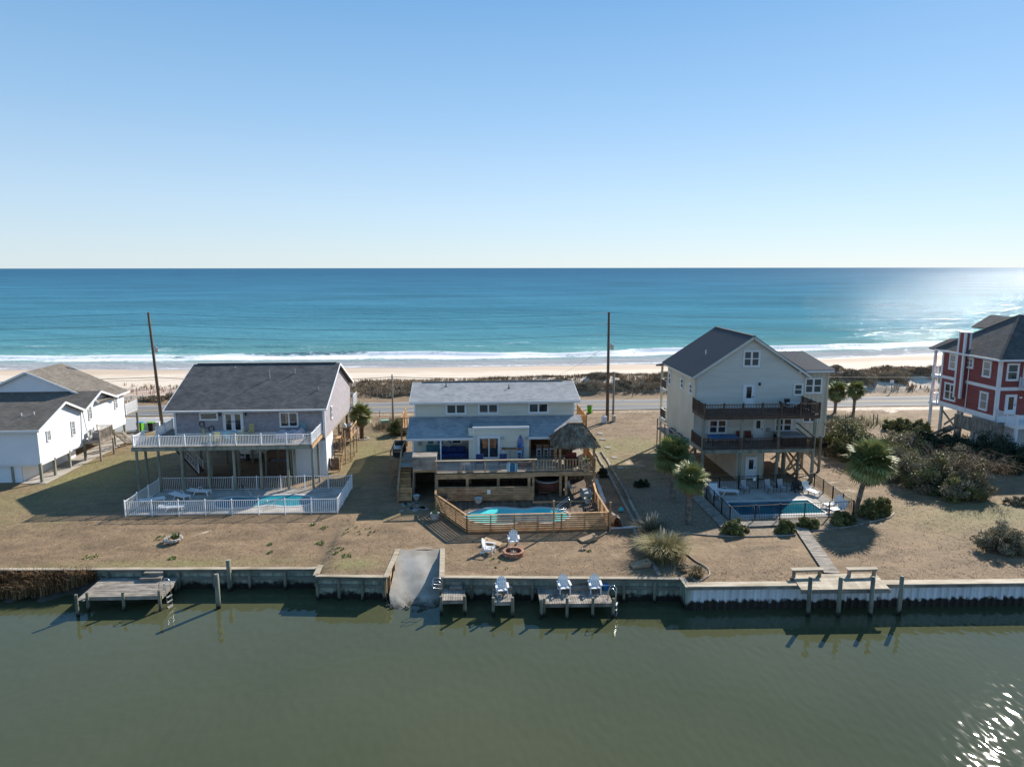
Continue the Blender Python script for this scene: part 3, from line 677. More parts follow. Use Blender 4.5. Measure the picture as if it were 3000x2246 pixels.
# platform at H3
pd = thing('dock_platform', 'pale timber landing with four pilings at the vinyl bulkhead', 'dock', (22.3, 39.5, 0))
nn = 37
for i in range(nn):
    f = (i + .5) / nn; xa = 19.55 + 5.3 * f; xb = 19.85 + 5.35 * f
    bar((xa, 38.5 - .2 * f, .13), (xb, 40.6 - .15 * f, .13), .135, .035).obj('plank', M_cap, pd)
bar((19.5, 38.5, 0), (24.9, 38.28, 0), .06, .2).obj('fascia', M_grey, pd)
for px_, py_ in ((19.98, 38.98), (21.75, 38.84), (23.7, 38.8), (25.45, 38.78)):
    tube([(px_, py_ - .62, -3), (px_, py_ - .62, .98)], [.135, .12], 12).obj('piling', M_pile, pd, True)
def bench(label, x0, x1, y, z):
    t = thing('bench', label, 'bench', ((x0 + x1) / 2, y, z), group='timber benches on the landing')
    for k in range(3): bar((x0, y - .13 + .135 * k, z + .45), (x1, y - .13 + .135 * k, z + .45), .125, .045).obj('seat_plank', M_cap, t)
    for xx in (x0 + .18, x1 - .18): B().box(xx - .05, y - .14, z, xx + .05, y + .14, z + .425).obj('leg', M_grey, t)
    bar((x0 + .1, y - .17, z + .38), (x1 - .1, y - .17, z + .38), .03, .1).obj('apron', M_grey, t)
bench('timber bench on the left side of the landing', 19.75, 21.75, 40.35, .15)
bench('timber bench on the right side of the landing', 23.2, 25.15, 40.2, .15)
# boardwalks at H3
def boardwalk(label, path, w, z, pitch=.15):
    t = thing('boardwalk', label, 'boardwalk', (path[0][0], path[0][1], z), group='grey timber boardwalks')
    for (xa, ya), (xb, yb) in zip(path[:-1], path[1:]):
        a = Vector((xa, ya, z)); b = Vector((xb, yb, z)); d = b - a; ln = d.length; d.normalize(); s = Vector((-d.y, d.x, 0)); n = round(ln / pitch)
        bm = bar((-w / 2, 0, 0), (w / 2, 0, 0), pitch - .012, .04).mesh('plank', M_grey)
        for i in range(n):
            c = a + d * (ln * (i + .5) / n); inst(bm, 'plank', (c.x, c.y, c.z + R.uniform(-.004, .004)), t, (0, 0, math.atan2(d.y, d.x) - math.pi / 2))
        for sd in (-1, 1): bar(a + s * sd * (w / 2 - .06) + Vector((0, 0, -.07)), b + s * sd * (w / 2 - .06) + Vector((0, 0, -.07)), .05, .1).obj('joist', M_grey, t)
boardwalk('pale grey boardwalk crossing the brown lawn to the landing', [(24.3, 48.7), (22.6, 40.75)], .95, .09)
boardwalk('shaded grey boardwalk along left side of black pool fence', [(18.95, 59), (18.95, 50.2)], .95, .09)
boardwalk('grey boardwalk along the front of the black pool fence', [(18.4, 49.55), (24.9, 49.55)], 1.0, .1)

# ================================================================ adirondack chairs and loungers
def adirondack(label, loc, rot, m=M_plastic, group='white adirondack chairs'):
    t = thing('adirondack_chair', label, 'chair', loc, rot, group, local=True)       # faces -Y
    for k in range(6):
        y = -.30 + .1 * k; B().box(-.26, y - .044, .36 - .02 * k, .26, y + .044, .385 - .02 * k).obj('seat_slat', m, t)
    for k in range(5):
        x = -.22 + .11 * k; top = .98 - .05 * abs(k - 2) ** 1.5
        bar((x, .22, .24), (x * 1.12, .22 + (top - .24) * .36, top), .1, .022, up=(0, 1, 0)).obj('back_slat', m, t)
    for s in (-1, 1):
        bar((s * .345, -.36, .58), (s * .345, .36, .58), .13, .028).obj('arm', m, t)
        bar((s * .31, -.30, 0), (s * .31, -.30, .57), .06, .09).obj('leg', m, t)
        bar((s * .30, .52, .02), (s * .30, -.3, .36), .05, .11).obj('leg', m, t)
        bar((s * .33, .30, .06), (s * .33, .36, .57), .05, .07).obj('leg', m, t)
    bar((-.27, .40, .62), (.27, .40, .62), .03, .07).obj('back_rail', m, t)
    return t
def lounger(label, loc, rot, back=35, group='white plastic sun loungers', m=M_plastic):
    t = thing('sun_lounger', label, 'sun lounger', loc, rot, group, local=True)      # foot end at -Y, back at +Y
    for s in (-1, 1): bar((s * .3, -.95, .33), (s * .3, .3, .33), .05, .06).obj('side_rail', m, t)
    for k in range(9): B().box(-.28, -.94 + .138 * k, .335, .28, -.82 + .138 * k, .36).obj('seat_slat', m, t)
    c, s_ = math.cos(rad(back)), math.sin(rad(back))
    for k in range(5):
        d0 = .02 + .14 * k; bar((-.28, .3 + d0 * c, .35 + d0 * s_), (.28, .3 + d0 * c, .35 + d0 * s_), .12, .025, up=(0, -s_, c)).obj('back_slat', m, t)
    for s in (-1, 1):
        bar((s * .3, .3, .34), (s * .3, .3 + .72 * c, .34 + .72 * s_), .045, .05).obj('back_rail', m, t)
        bar((s * .28, -.75, .33), (s * .3, -.9, 0), .06, .06).obj('leg', m, t); bar((s * .28, .2, .33), (s * .3, .4, 0), .06, .06).obj('leg', m, t)
        tube([(s * .34, -.1, .34), (s * .36, -.02, .52), (s * .36, .28, .52), (s * .34, .36, .36)], .022, 6).obj('arm', m, t, True)
    return t
adirondack('white adirondack chair on the narrow middle dock', (1.85, 40.55, -.58), rad(2))
a0 = bpy.data.objects['adirondack_chair']
dup(a0, (5.66, 40.6, -.58), rad(4), 'white adirondack chair at left on the wide dock')
dup(a0, (7.55, 40.5, -.58), rad(-2), 'white adirondack chair at right on the wide dock, beside blue bucket')
dup(a0, (2.95, 46.75, .02), rad(0), 'white adirondack chair on lawn behind the brick fire pit')
dup(a0, (1.2, 45.55, .02), rad(72), 'white adirondack chair seen side-on, left of the fire pit')
bk = thing('bucket', 'bright blue bucket on the wide dock', 'bucket', (8.25, 40.75, -.58))
B().lathe([(.17, 0), (.21, .30), (.225, .31), (.225, .33), (.195, .33), (.15, .04)], (8.25, 40.75, -.58), 16).obj('pail', M_bluep, bk, True)
tube([(8.03, 40.75, -.26), (8.05, 40.62, -.22), (8.25, 40.54, -.2), (8.45, 40.62, -.22), (8.47, 40.75, -.26)], .01, 6).obj('handle', M_plastic, bk)
# fire pit
M_brick = mat('fire_pit_brick', [(.28, .12, .075), (.38, .19, .12), (.45, .27, .19)], 2.5, .9, .3, 18, rnd=.25)
M_ash = mat('ash', [(.02, .02, .02), (.09, .085, .08), (.2, .19, .18)], 4, .95, .5)
fc = Vector((2.84, 45.12, 0)); fp = thing('fire_pit', 'round brick fire pit on the dead lawn', 'fire pit', fc)
bm = B().box(-.115, -.06, 0, .115, .06, .095).mesh('brick', M_brick)
for row in range(3):
    nb = 17
    for i in range(nb):
        a = 2 * math.pi * (i + .5 * (row % 2)) / nb; r = .63
        inst(bm, 'brick', fc + Vector((r * math.cos(a), r * math.sin(a), .01 + .103 * row)), fp, (R.uniform(-.03, .03), R.uniform(-.03, .03), a + math.pi / 2 + R.uniform(-.06, .06)), (.95, 1.5 if row == 2 else 1.1, 1))
B().lathe([(.56, .02), (.56, .06), (.3, .1), (.02, .12)], fc, 20).obj('ash_bed', M_ash, fp, True)
M_log = mat('pale_log', [(.24, .18, .12), (.36, .29, .21)], 4, .9, .4)
for i in range(4):
    a = i * .8; tube([fc + Vector((-.28 * math.cos(a), -.28 * math.sin(a), .14)), fc + Vector((.26 * math.cos(a), .26 * math.sin(a), .17 + .02 * i))], .035, 6).obj('log', M_log, fp)
for i, (px_, py_, a) in enumerate(((7.35, 45.5, .4), (7.55, 45.45, 1.4), (7.8, 45.5, 2.4))):
    tag(tube([(px_, py_, .06), (px_ + .4 * math.cos(a), py_ + .4 * math.sin(a), .07)], [.06, .05], 7).obj('firewood_log', M_log),
        ['leftmost of three split logs lying on the lawn', 'middle of three split logs lying on the lawn', 'rightmost of three split logs lying on the lawn'][i], 'log', 'split logs on the lawn')
# cornhole boards
M_ply = mat('bare_plywood', [(.30, .20, .12), (.40, .29, .18)], 2.5, .8, .15)
def cornhole(label, loc, rot, hole=True):
    t = thing('cornhole_board', label, 'game board', loc, rot, 'cornhole boards on the lawn', local=True)
    circ = [(.08 * math.cos(a), .40 + .08 * math.sin(a)) for a in [i * math.pi / 8 for i in range(16)]]
    b = B(); b.ring([(-.32, -.62), (.32, -.62), (.32, .62), (-.32, .62)], circ, 0, .02)
    sl = math.tan(rad(11)); b.v = [(x, y, z + .08 + (y + .62) * sl) for x, y, z in b.v]; b.obj('top', M_ply, t)
    for s in (-1, 1):
        f = B(); f.add([(s * .31, -.62, 0), (s * .31, .62, 0), (s * .31, .62, .08 + 1.24 * sl), (s * .31, -.62, .08)], [(0, 1, 2, 3)]); f.obj('side', M_ply, t)
    B().box(-.31, .6, 0, .31, .615, .08 + 1.2 * sl).obj('back', M_ply, t); B().box(-.31, -.62, 0, .31, -.605, .08).obj('front', M_ply, t)
    return t
cornhole('plywood cornhole board beside the upright post at slat fence', (8.25, 47.3, .03), rad(-72))
cornhole('plywood cornhole board behind the side-on white chair', (1.5, 46.95, .03), rad(68))
cornhole('reddish board lying in the shade near the pampas grass', (10.9, 42.75, .02), rad(-80))
# yucca in a stone ring
yc = Vector((-21.08, 49.3, 0)); yr = thing('stone_planter_ring', 'low pale stone ring on the left lawn holding a yucca', 'planter', yc)
M_stone = mat('pale_stone', [(.36, .32, .27), (.48, .44, .38)], 4, .9, .3, rnd=.15)
st = B().lathe([(.12, 0), (.15, .1), (.11, .2)], (0, 0, 0), 7).mesh('stone', M_stone)
for i in range(14):
    a = i * math.pi / 7; inst(st, 'stone', yc + Vector((.52 * math.cos(a), .52 * math.sin(a), R.uniform(-.03, 0))), yr, (0, 0, R.uniform(0, 6)), (1.1, .9, R.uniform(.8, 1.1)))
M_yuc = mat('yucca_leaf', [(.06, .085, .025), (.16, .18, .06)], 3, .6, tint=.3)
yk = thing('yucca', 'small spiky yucca growing inside the stone ring', 'plant', yc)
blades('leaves', np.array([tuple(yc + Vector((dx, dy, .05))) for dx, dy in ((.15, 0), (.28, .1), (.0, .1), (.2, -.12))]), .5, .03, .9, M_yuc, 26, yk, .12)
# weeds
M_weed = mat('green_weed', [(.15, .20, .05), (.25, .28, .09)], 5, .8, tint=.3)
wp = []
for cx, cy, r, n in ((-20.0, 46.5, .25, 20), (-14.1, 48.5, .15, 9), (-13.7, 47.1, .15, 9), (-10.6, 48.4, .3, 12), (-8.3, 45.6, .3, 10), (-11.9, 51.9, .2, 8), (-10.9, 51.2, .25, 8), (8.0, 45.35, .1, 6), (-25.6, 47, .5, 9), (-22.5, 50.2, .6, 8), (-9.2, 46.6, .5, 10), (2.0, 43.6, 1.2, 8), (-8, 50, 1.5, 12)):
    for i in range(n):
        a, q = R.random() * 6.28, R.random() ** .5 * r; x, y = cx + q * math.cos(a), cy + q * math.sin(a); wp.append((x, y, float(ground_z(x, y)) - .01))
tag(blades('weed_clumps', np.array(wp), .13, .03, 1.2, M_weed, 8, None, .1), 'small green weeds dotted over the brown lawns', 'weeds', kind='stuff')
# reeds on the mud bank at far left
M_mud = mat('tidal_mud', [(.05, .045, .035), (.09, .08, .065)], 2, .55, .4)
mb = B(); xs2 = np.linspace(-38, -23.4, 26); vs = []
for i, x in enumerate(xs2):
    yb = bulkY(x) - .1; w = 2.0 * min(1, (len(xs2) - 1 - i) / 6 + .12) * (.8 + .3 * math.sin(i * 1.7))
    for j, zz in enumerate((-.55, -.85, -1.2, -1.42, -1.62)): vs.append((x, yb - w * j / 4, zz + .06 * math.sin(i * 2 + j * 3)))
mb.add(vs, [(i * 5 + j, i * 5 + j + 1, i * 5 + j + 6, i * 5 + j + 5) for i in range(25) for j in range(4)], .5)
structure(mb.obj('mud_bank', M_mud, smooth=True))
M_reed = mat('dry_reed', [(.11, .065, .03), (.21, .125, .06), (.30, .2, .105)], 1.2, .9, tint=.35)
rp_ = []
for i in range(900):
    x = R.uniform(-37.5, -24.2); w = R.random() ** 1.2 * 1.5 * min(1, (-23.6 - x) / 3.5); rp_.append((x, bulkY(x) - .2 - w, -.7 - .45 * w))
tag(blades('marsh_reeds', np.array(rp_), .85, .022, .75, M_reed, 9, None, .16), 'dry brown marsh reeds on the bank at far left', 'reeds', kind='stuff')
# ================================================================ building kit
def front(y): return lambda u, z, d=0: Vector((u, y - d, z))
def rear(y): return lambda u, z, d=0: Vector((u, y + d, z))
def right(x): return lambda u, z, d=0: Vector((x + d, u, z))
def left(x): return lambda u, z, d=0: Vector((x - d, u, z))
def pbox(b, P, u0, u1, z0, z1, d0, d1, t=None):
    vs = [P(u, z, d) for d in (d0, d1) for u, z in ((u0, z0), (u1, z0), (u1, z1), (u0, z1))]
    return b.add(vs, [(3, 2, 1, 0), (4, 5, 6, 7), (0, 1, 5, 4), (1, 2, 6, 5), (2, 3, 7, 6), (3, 0, 4, 7)], t)
def window(par, P, u0, u1, z0, z1, cols=1, rows=2, fr=.10, sash=.045, m=None, g=None, proud=.06, name='window', grid=0):
    """frame mesh = the window; each sash pane and bar is a piece of it"""
    P0_ = P; P = lambda u, z, d=0: P0_(u, z, d + .036 if d > 0 else d)
    m = m or M_trim; g = g or M_glass; b = B()
    pbox(b, P, u0, u1, z1 - fr, z1, 0, proud + .02); pbox(b, P, u0, u1, z0, z0 + fr, 0, proud + .03)
    pbox(b, P, u0, u0 + fr, z0 + fr, z1 - fr, 0, proud); pbox(b, P, u1 - fr, u1, z0 + fr, z1 - fr, 0, proud)
    w = b.obj(name, m, par); iu0, iu1, iz0, iz1 = u0 + fr, u1 - fr, z0 + fr, z1 - fr
    mw = .09 if cols > 1 and rows > 1 else .05
    cw = (iu1 - iu0 - mw * (cols - 1)) / cols
    for c in range(cols):
        a = iu0 + c * (cw + mw)
        if c: bb = B(); pbox(bb, P, a - mw, a, iz0, iz1, 0, proud - .012); bb.obj('mullion', m, w)
        rh = (iz1 - iz0) / rows
        for r in range(rows):
            za, zb = iz0 + r * rh, iz0 + (r + 1) * rh; dd = .008 + .018 * r
            s = B(); pbox(s, P, a, a + cw, zb - sash, zb, dd, dd + .025); pbox(s, P, a, a + cw, za, za + sash, dd, dd + .025)
            pbox(s, P, a, a + sash, za + sash, zb - sash, dd, dd + .025); pbox(s, P, a + cw - sash, a + cw, za + sash, zb - sash, dd, dd + .025)
            if grid:
                for q in range(1, grid): pbox(s, P, a + cw * q / grid - .01, a + cw * q / grid + .01, za + sash, zb - sash, dd + .004, dd + .018)
                pbox(s, P, a + sash, a + cw - sash, (za + zb) / 2 - .01, (za + zb) / 2 + .01, dd + .004, dd + .018)
            s.obj('sash', m, w); p = B(); pbox(p, P, a + sash, a + cw - sash, za + sash, zb - sash, dd - .004, dd + .008); p.obj('pane', g, w)
    return w
def door(par, P, u0, u1, z0, z1, glass=(.2, .35, .8, .92), m=None, leaves=1, handle=1, fr=.09, name='door'):
    """glass = fractions (left, bottom, right, top) of each leaf"""
    P0_ = P; P = lambda u, z, d=0: P0_(u, z, d + .036 if d > 0 else d)
    m = m or M_trim; b = B(); pbox(b, P, u0 - fr, u1 + fr, z1, z1 + fr, 0, .07); pbox(b, P, u0 - fr, u0, z0, z1, 0, .07); pbox(b, P, u1, u1 + fr, z0, z1, 0, .07)
    d = b.obj(name, m, par); w = (u1 - u0) / leaves
    for k in range(leaves):
        a, e = u0 + k * w + .012, u0 + (k + 1) * w - .012; l, bo, r, t = glass; ga, ge = a + (e - a) * l, a + (e - a) * r; gb, gt = z0 + (z1 - z0) * bo, z0 + (z1 - z0) * t
        s = B(); pbox(s, P, a, ga, z0 + .01, z1 - .01, .005, .045); pbox(s, P, ge, e, z0 + .01, z1 - .01, .005, .045); pbox(s, P, ga, ge, z0 + .01, gb, .005, .045); pbox(s, P, ga, ge, gt, z1 - .01, .005, .045)
        s.obj('door_leaf', m, d); g = B(); pbox(g, P, ga, ge, gb, gt, .012, .026); g.obj('pane', M_glass, d)
        if handle:
            hu = e - .08 if (k == 0 and handle > 0) else a + .08
            h = B(); pbox(h, P, hu - .025, hu + .025, z0 + .95, z0 + 1.1, .045, .09); h.obj('handle', M_black, d)
    return d
def lap(par, name, P, poly, m, pitch=.18, lip=.032):
    return courses(B(), poly, P, pitch, lip).obj(name, m, par)
def roof_plane(par, name, A, Bv, poly, m, th=.16, pitch=.145, tab=.33, lip=.012, origin=(0, 0, 0), fasc=None):
    """A, Bv: unit vectors along eave and up the slope from origin; poly in that frame"""
    A, Bv, O = Vector(A), Vector(Bv).normalized(), Vector(origin); n = A.cross(Bv).normalized()
    if n.z < 0: n = -n
    P = lambda u, v, d=0: O + A * u + Bv * v + n * d
    b = B(); b.plate([P(u, v, -.004) for u, v in poly], th) if n.dot(A.cross(Bv)) > 0 else b.plate([P(u, v, -.004) for u, v in poly[::-1]], th)
    courses(b, poly, P, pitch, lip, tab); return b.obj(name, m, par)
def post(par, x, y, z0, z1, r=.13, m=None, square=False, name='post'):
    b = B()
    if square: b.box(x - r, y - r, z0, x + r, y + r, z1)
    else: b.tube([(x, y, z0), (x, y, z1)], [r, r * .94], 10)
    return b.obj(name, m or M_post, par, smooth=False)
PICK = {}
def railing(par, a, b, h=.95, post_sp=1.9, pick_sp=.125, m=None, pw=.035, postw=.1, posts=(True, True), base=.08, top=(.09, .04), pm=None, cap=None, rail_h=.05, drop=0.0, cablem=None):
    """posts, top and bottom rails and single pickets between a and b (points at floor level)"""
    a, b = Vector(a), Vector(b); m = m or M_white; pm = pm or m; d = b - a; ln = Vector((d.x, d.y)).length; k = max(1, round(ln / post_sp)); rz = math.atan2(d.y, d.x)
    for i in range(k + 1):
        if (i == 0 and not posts[0]) or (i == k and not posts[1]): continue
        p = a + d * (i / k); key = ('post', m.name, postw, h, drop)
        if key not in PICK: PICK[key] = B().box(-postw / 2, -postw / 2, -drop, postw / 2, postw / 2, h + .06).mesh('post', m)
        inst(PICK[key], 'post', p, par, (0, 0, rz))
        if cap:
            if ('cap', cap.name, postw) not in PICK: PICK[('cap', cap.name, postw)] = B().lathe([(postw * .85, 0), (postw * .85, .02), (.01, .07)], (0, 0, 0), 4).mesh('post_cap', cap)
            inst(PICK[('cap', cap.name, postw)], 'post_cap', p + Vector((0, 0, h + .06)), par, (0, 0, rz + math.pi / 4))
    up = Vector((0, 0, 1)); bar(a + up * (h - top[1] / 2), b + up * (h - top[1] / 2), top[0], top[1]).obj('top_rail', m, par)
    bar(a + up * (base + rail_h / 2), b + up * (base + rail_h / 2), pw * 1.3, rail_h).obj('bottom_rail', m, par)
    if cablem:
        nz = int((h - .15) / .1)
        for i in range(nz): bar(a + up * (base + .12 + i * .1), b + up * (base + .12 + i * .1), .008, .008).obj('cable', cablem, par)
        return
    n = int(ln / pick_sp); key = ('pk', pm.name, pw, h, base)
    if key not in PICK: PICK[key] = B().box(-pw / 2, -pw / 2, base + rail_h * .5, pw / 2, pw / 2, h - top[1]).mesh('picket', pm)
    for i in range(n):
        f = (i + .5) / n
        if min(abs(f - j / k) for j in range(k + 1)) * ln < (postw + pw) / 2: continue
        inst(PICK[key], 'picket', a + d * f, par, (0, 0, rz))
def stairs(par, a, b, width, n, side, m=None, open_=True, mtread=None):
    """a = foot, b = head (points); side = unit vector across; stringers, treads"""
    a, b, s = Vector(a), Vector(b), Vector(side); m = m or M_tan; d = b - a; run = Vector((d.x, d.y, 0)).normalized()
    for k in (-1, 1): bar(a + s * k * width / 2, b + s * k * width / 2, .05, .3).obj('stringer', m, par)
    for i in range(n):
        c = a + d * ((i + .6) / n); bar(c - s * (width / 2 - .02), c + s * (width / 2 - .02), .27, .045).obj('tread', mtread or m, par)
        if not open_: bar(c - s * (width / 2 - .02) + run * .15 + Vector((0, 0, .09)), c + s * (width / 2 - .02) + run * .15 + Vector((0, 0, .09)), .025, .16).obj('riser', mtread or m, par)
def ac_unit(label, loc, rot=0, s=1.0, group='air conditioning units', dark=False):
    t = thing('air_conditioner', label, 'air conditioner', loc, rot, group, local=True); m = M_dark if dark else M_ac
    B().box(-.42 * s, -.42 * s, .04, .42 * s, .42 * s, .8 * s).obj('casing', m, t, bevel=.04)
    lv_ = B()
    for k in range(8): lv_.box(-.36 * s, -.435 * s, .1 + k * .08 * s, .36 * s, -.415 * s, .13 + k * .08 * s)
    lv_.obj('louvres', M_dark, t)
    B().lathe([(.33 * s, 0), (.33 * s, .03), (.26 * s, .05), (.05, .06)], (0, 0, .8 * s), 16).obj('fan_grille', M_dark, t, True)
    return t
def pot(label, loc, r=.28, h=.45, plant=None, group='pale glazed plant pots'):
    t = thing('plant_pot', label, 'plant pot', loc, 0, group, local=True)
    B().lathe([(r * .55, 0), (r * .62, .03), (r * .95, h * .6), (r, h), (r * 1.08, h), (r * 1.08, h + .04), (r * .9, h + .04), (r * .85, h - .05)], (0, 0, 0), 16).obj('pot', M_pot, t, True)
    if plant: blades('leaves', np.array([(0, 0, h - .05), (.08, .05, h - .05), (-.08, .02, h - .05)]), plant, .03, .9, M_weed if plant < .4 else M_drytw, 14, t, .12)
    else: B().lathe([(r * .8, h - .06), (.01, h - .04)], (0, 0, 0), 12).obj('soil', M_mud, t)
    return t
M_drytw = mat('dry_twigs', [(.16, .11, .07), (.26, .19, .12)], 4, .9, tint=.3)
def pipe_vent(par, x, y, z, h=.35, m=None):
    tube([(x, y, z - .15), (x, y, z + h)], .05, 8).obj('vent_pipe', m or M_galv, par)
def patio_chair(label, loc, rot, seat, frame, group, arms=True, w=.52, bh=.95):
    t = thing('patio_chair', label, 'chair', loc, rot, group, local=True)     # faces -Y
    B().box(-w / 2, -.24, .42, w / 2, .22, .45).obj('seat', seat, t); bar((0, .23, .45), (0, .38, bh), w, .02, up=(0, 1, 0)).obj('backrest', seat, t)
    for s in (-1, 1):
        bar((s * w / 2, -.22, 0), (s * w / 2, -.24, .45), .03, .03).obj('leg', frame, t); bar((s * w / 2, .34, 0), (s * w / 2, .2, .45), .03, .03).obj('leg', frame, t)
        bar((s * (w / 2 + .01), .2, .42), (s * (w / 2 + .01), .39, bh + .02), .03, .03).obj('back_post', frame, t)
        if arms: tube([(s * (w / 2 + .02), -.22, .42), (s * (w / 2 + .03), -.22, .64), (s * (w / 2 + .03), .27, .64)], .018, 6).obj('arm', frame, t)
    return t
def slat_chair(label, loc, rot, m, group, bh=.95):
    t = thing('slatted_chair', label, 'chair', loc, rot, group, local=True)
    B().box(-.24, -.24, .42, .24, .22, .46).obj('seat', m, t)
    for k in range(5): x = -.18 + .09 * k; bar((x, .22, .46), (x, .28, bh), .05, .02, up=(0, 1, 0)).obj('back_slat', m, t)
    bar((-.24, .285, bh), (.24, .285, bh), .03, .08).obj('back_rail', m, t)
    for s in (-1, 1):
        for y in (-.2, .2): B().box(s * .21 - .025, y - .025, 0, s * .21 + .025, y + .025, .42).obj('leg', m, t)
    return t

# ================================================================ grey house (left of centre)
M_shakes = mat('grey_shakes', [(.29, .265, .285), (.34, .315, .335)], 2.2, .85, .1, 20, tint=.10)
M_roofd = mat('charcoal_shingle', [(.078, .079, .082), (.125, .125, .124)], .9, .92, .25, 30, tint=.24)
M_lapw = mat('white_lap_siding', [(.66, .68, .69), (.78, .79, .80)], .35, .6, stretch=(1, 1, .5))
h1 = thing('grey_house', 'grey shake house on stilts with charcoal roof and wide white-railed deck', 'house', (-20, 71.8, 0))
X0, X1, Y0, Y1, ZF, ZE = -26.7, -13.3, 64.7, 79.0, 3.62, 6.3
def shakes(par, name, P, poly, m): return courses(B(), poly, P, .17, .018, .22).obj(name, m, par)
shakes(h1, 'front_wall', front(Y0), [(X0, ZF), (X1, ZF), (X1, ZE + .08), (X0, ZE + .08)], M_shakes)
shakes(h1, 'side_wall', right(X1), [(Y0, ZF), (Y1, ZF), (Y1, 6.3), (71.8, 9.35), (Y0, 6.3)], M_shakes)
shakes(h1, 'side_wall', left(X0), [(Y0, ZF), (Y1, ZF), (Y1, 6.3), (71.8, 9.35), (Y0, 6.3)], M_shakes)
shakes(h1, 'rear_wall', rear(Y1), [(X0, ZF), (X1, ZF), (X1, ZE), (X0, ZE)], M_shakes)
B().box(X0, Y0, ZF - .28, X1, Y1, ZF).obj('floor_frame', M_grey, h1)
sl = Vector((0, 71.75 - 63.9, 9.6 - 6.42)); L1 = sl.length
rf = roof_plane(h1, 'roof', (1, 0, 0), sl, [(0, 0), (14.35, 0), (14.35, L1), (0, L1)], M_roofd, origin=(-27.3, 63.9, 6.42))
s2 = Vector((0, 71.75 - 79.6, 9.6 - 6.42)); roof_plane(h1, 'roof', (1, 0, 0), s2, [(0, 0), (14.35, 0), (14.35, s2.length), (0, s2.length)], M_roofd, origin=(-27.3, 79.6, 6.42))
bar((-26.9, 71.75, 9.64), (-13.3, 71.75, 9.64), .28, .06).obj('ridge_vent', M_roofd, rf)
bar((-27.3, 63.86, 6.36), (-12.95, 63.86, 6.36), .05, .16).obj('fascia', M_trim, h1); bar((-27.3, 63.79, 6.40), (-12.95, 63.79, 6.40), .11, .09).obj('gutter', M_trim, h1)
for x in (-12.93, -27.32):
    bar((x, 63.9, 6.34), (x, 71.75, 9.52), .05, .2).obj('rake_board', M_trim, h1); bar((x, 79.6, 6.34), (x, 71.75, 9.52), .05, .2).obj('rake_board', M_trim, h1)
P = front(Y0)
for x in (X0 + .06, X1 - .06): b = B(); pbox(b, P, x - .09, x + .09, ZF, ZE, 0, .05); b.obj('corner_board', M_trim, h1)
b = B(); pbox(b, P, X0, X1, 4.06, 4.2, .02, .06); b.obj('deck_flashing', M_trim, h1)
b = B(); pbox(b, right(X1), Y0, Y0 + .14, 0, ZE, 0, .05); b.obj('corner_board', M_trim, h1)
window(h1, P, -24.45, -22.8, 5.37, 6.13, 1, 1); window(h1, P, -17.34, -15.64, 4.62, 6.07, 2, 1)
door(h1, P, -22.3, -20.65, 4.22, 6.1, (.2, .12, .8, .9), leaves=2, name='french_door')
window(h1, right(X1), 67.55, 68.2, 4.7, 5.95, 1, 2)
for u, z in ((-22.62, 5.9), (-20.33, 5.9)):
    l = B(); pbox(l, P, u - .06, u + .06, z - .12, z + .12, .02, .16); l.obj('wall_lamp', M_black, h1)
for x, y, z, h in ((-23.0, 70.9, 9.25, .22), (-19.2, 69.0, 8.55, .75), (-17.0, 69.9, 8.9, .4), (-14.2, 67.0, 7.75, .25)): pipe_vent(rf, x, y, z, h)
# ground floor: white store, stilts
for Pq, poly in ((front(64.72), [(-16.35, 0), (-13.3, 0), (-13.3, ZF - .28), (-16.35, ZF - .28)]), (right(-13.32), [(64.7, 0), (68.3, 0), (68.3, ZF - .02), (64.7, ZF - .02)]), (left(-16.33), [(64.75, 0), (68.3, 0), (68.3, ZF - .28), (64.75, ZF - .28)]), (rear(68.28), [(-16.3, 0), (-13.35, 0), (-13.35, ZF - .28), (-16.3, ZF - .28)])):
    lap(h1, 'store_wall', Pq, poly, M_lapw)
for y in (65.2, 69.4, 73.8, 78.6):
    for x in (-26.4, -23.9, -21.4, -18.9, -16.6, -13.7):
        if x > -16.5 and y < 68: continue
        post(h1, x, y, -.3, ZF - .28, .13, M_post)
# deck
dk_ = B()
for k in range(31): dk_.bar((-28.55, 60.28 + .144 * k, 4.04), (-13.55, 60.28 + .144 * k, 4.04), .136, .04)
dk_.obj('deck_boards', M_grey, h1)['kind'] = 'stuff'
B().box(-28.5, 64.75, 3.98, -26.75, 67.2, 4.05).obj('landing', M_grey, h1)
bar((-28.6, 60.25, 3.85), (-13.5, 60.25, 3.85), .08, .3).obj('deck_beam', M_post, h1); bar((-28.55, 62.3, 3.85), (-13.55, 62.3, 3.85), .08, .3).obj('deck_beam', M_post, h1)
bar((-13.52, 60.25, 3.85), (-13.52, 64.7, 3.85), .06, .3).obj('deck_beam', M_tan, h1); bar((-28.55, 60.25, 3.85), (-28.55, 67.2, 3.85), .06, .3).obj('deck_beam', M_post, h1)
for x in (-28.3, -26.5, -24.6, -22.4, -20.25, -18.0, -15.7, -13.6): post(h1, x, 60.45, -.3, 3.72, .12)
post(h1, -28.35, 62.2, -.3, 3.72, .12); post(h1, -13.55, 62.6, -.3, 3.72, .12); post(h1, -15.6, 62.4, -.3, 3.72, .12)
ra = dict(h=.92, post_sp=2.15, pick_sp=.13, postw=.11, cap=M_white)
railing(h1, (-28.45, 60.32, 4.06), (-13.6, 60.32, 4.06), **ra); railing(h1, (-13.6, 60.32, 4.06), (-13.6, 64.6, 4.06), posts=(False, True), **ra)
railing(h1, (-28.45, 60.32, 4.06), (-28.45, 62.5, 4.06), posts=(False, True), **ra); railing(h1, (-27.9, 63.6, 4.06), (-27.9, 67.1, 4.06), **ra)
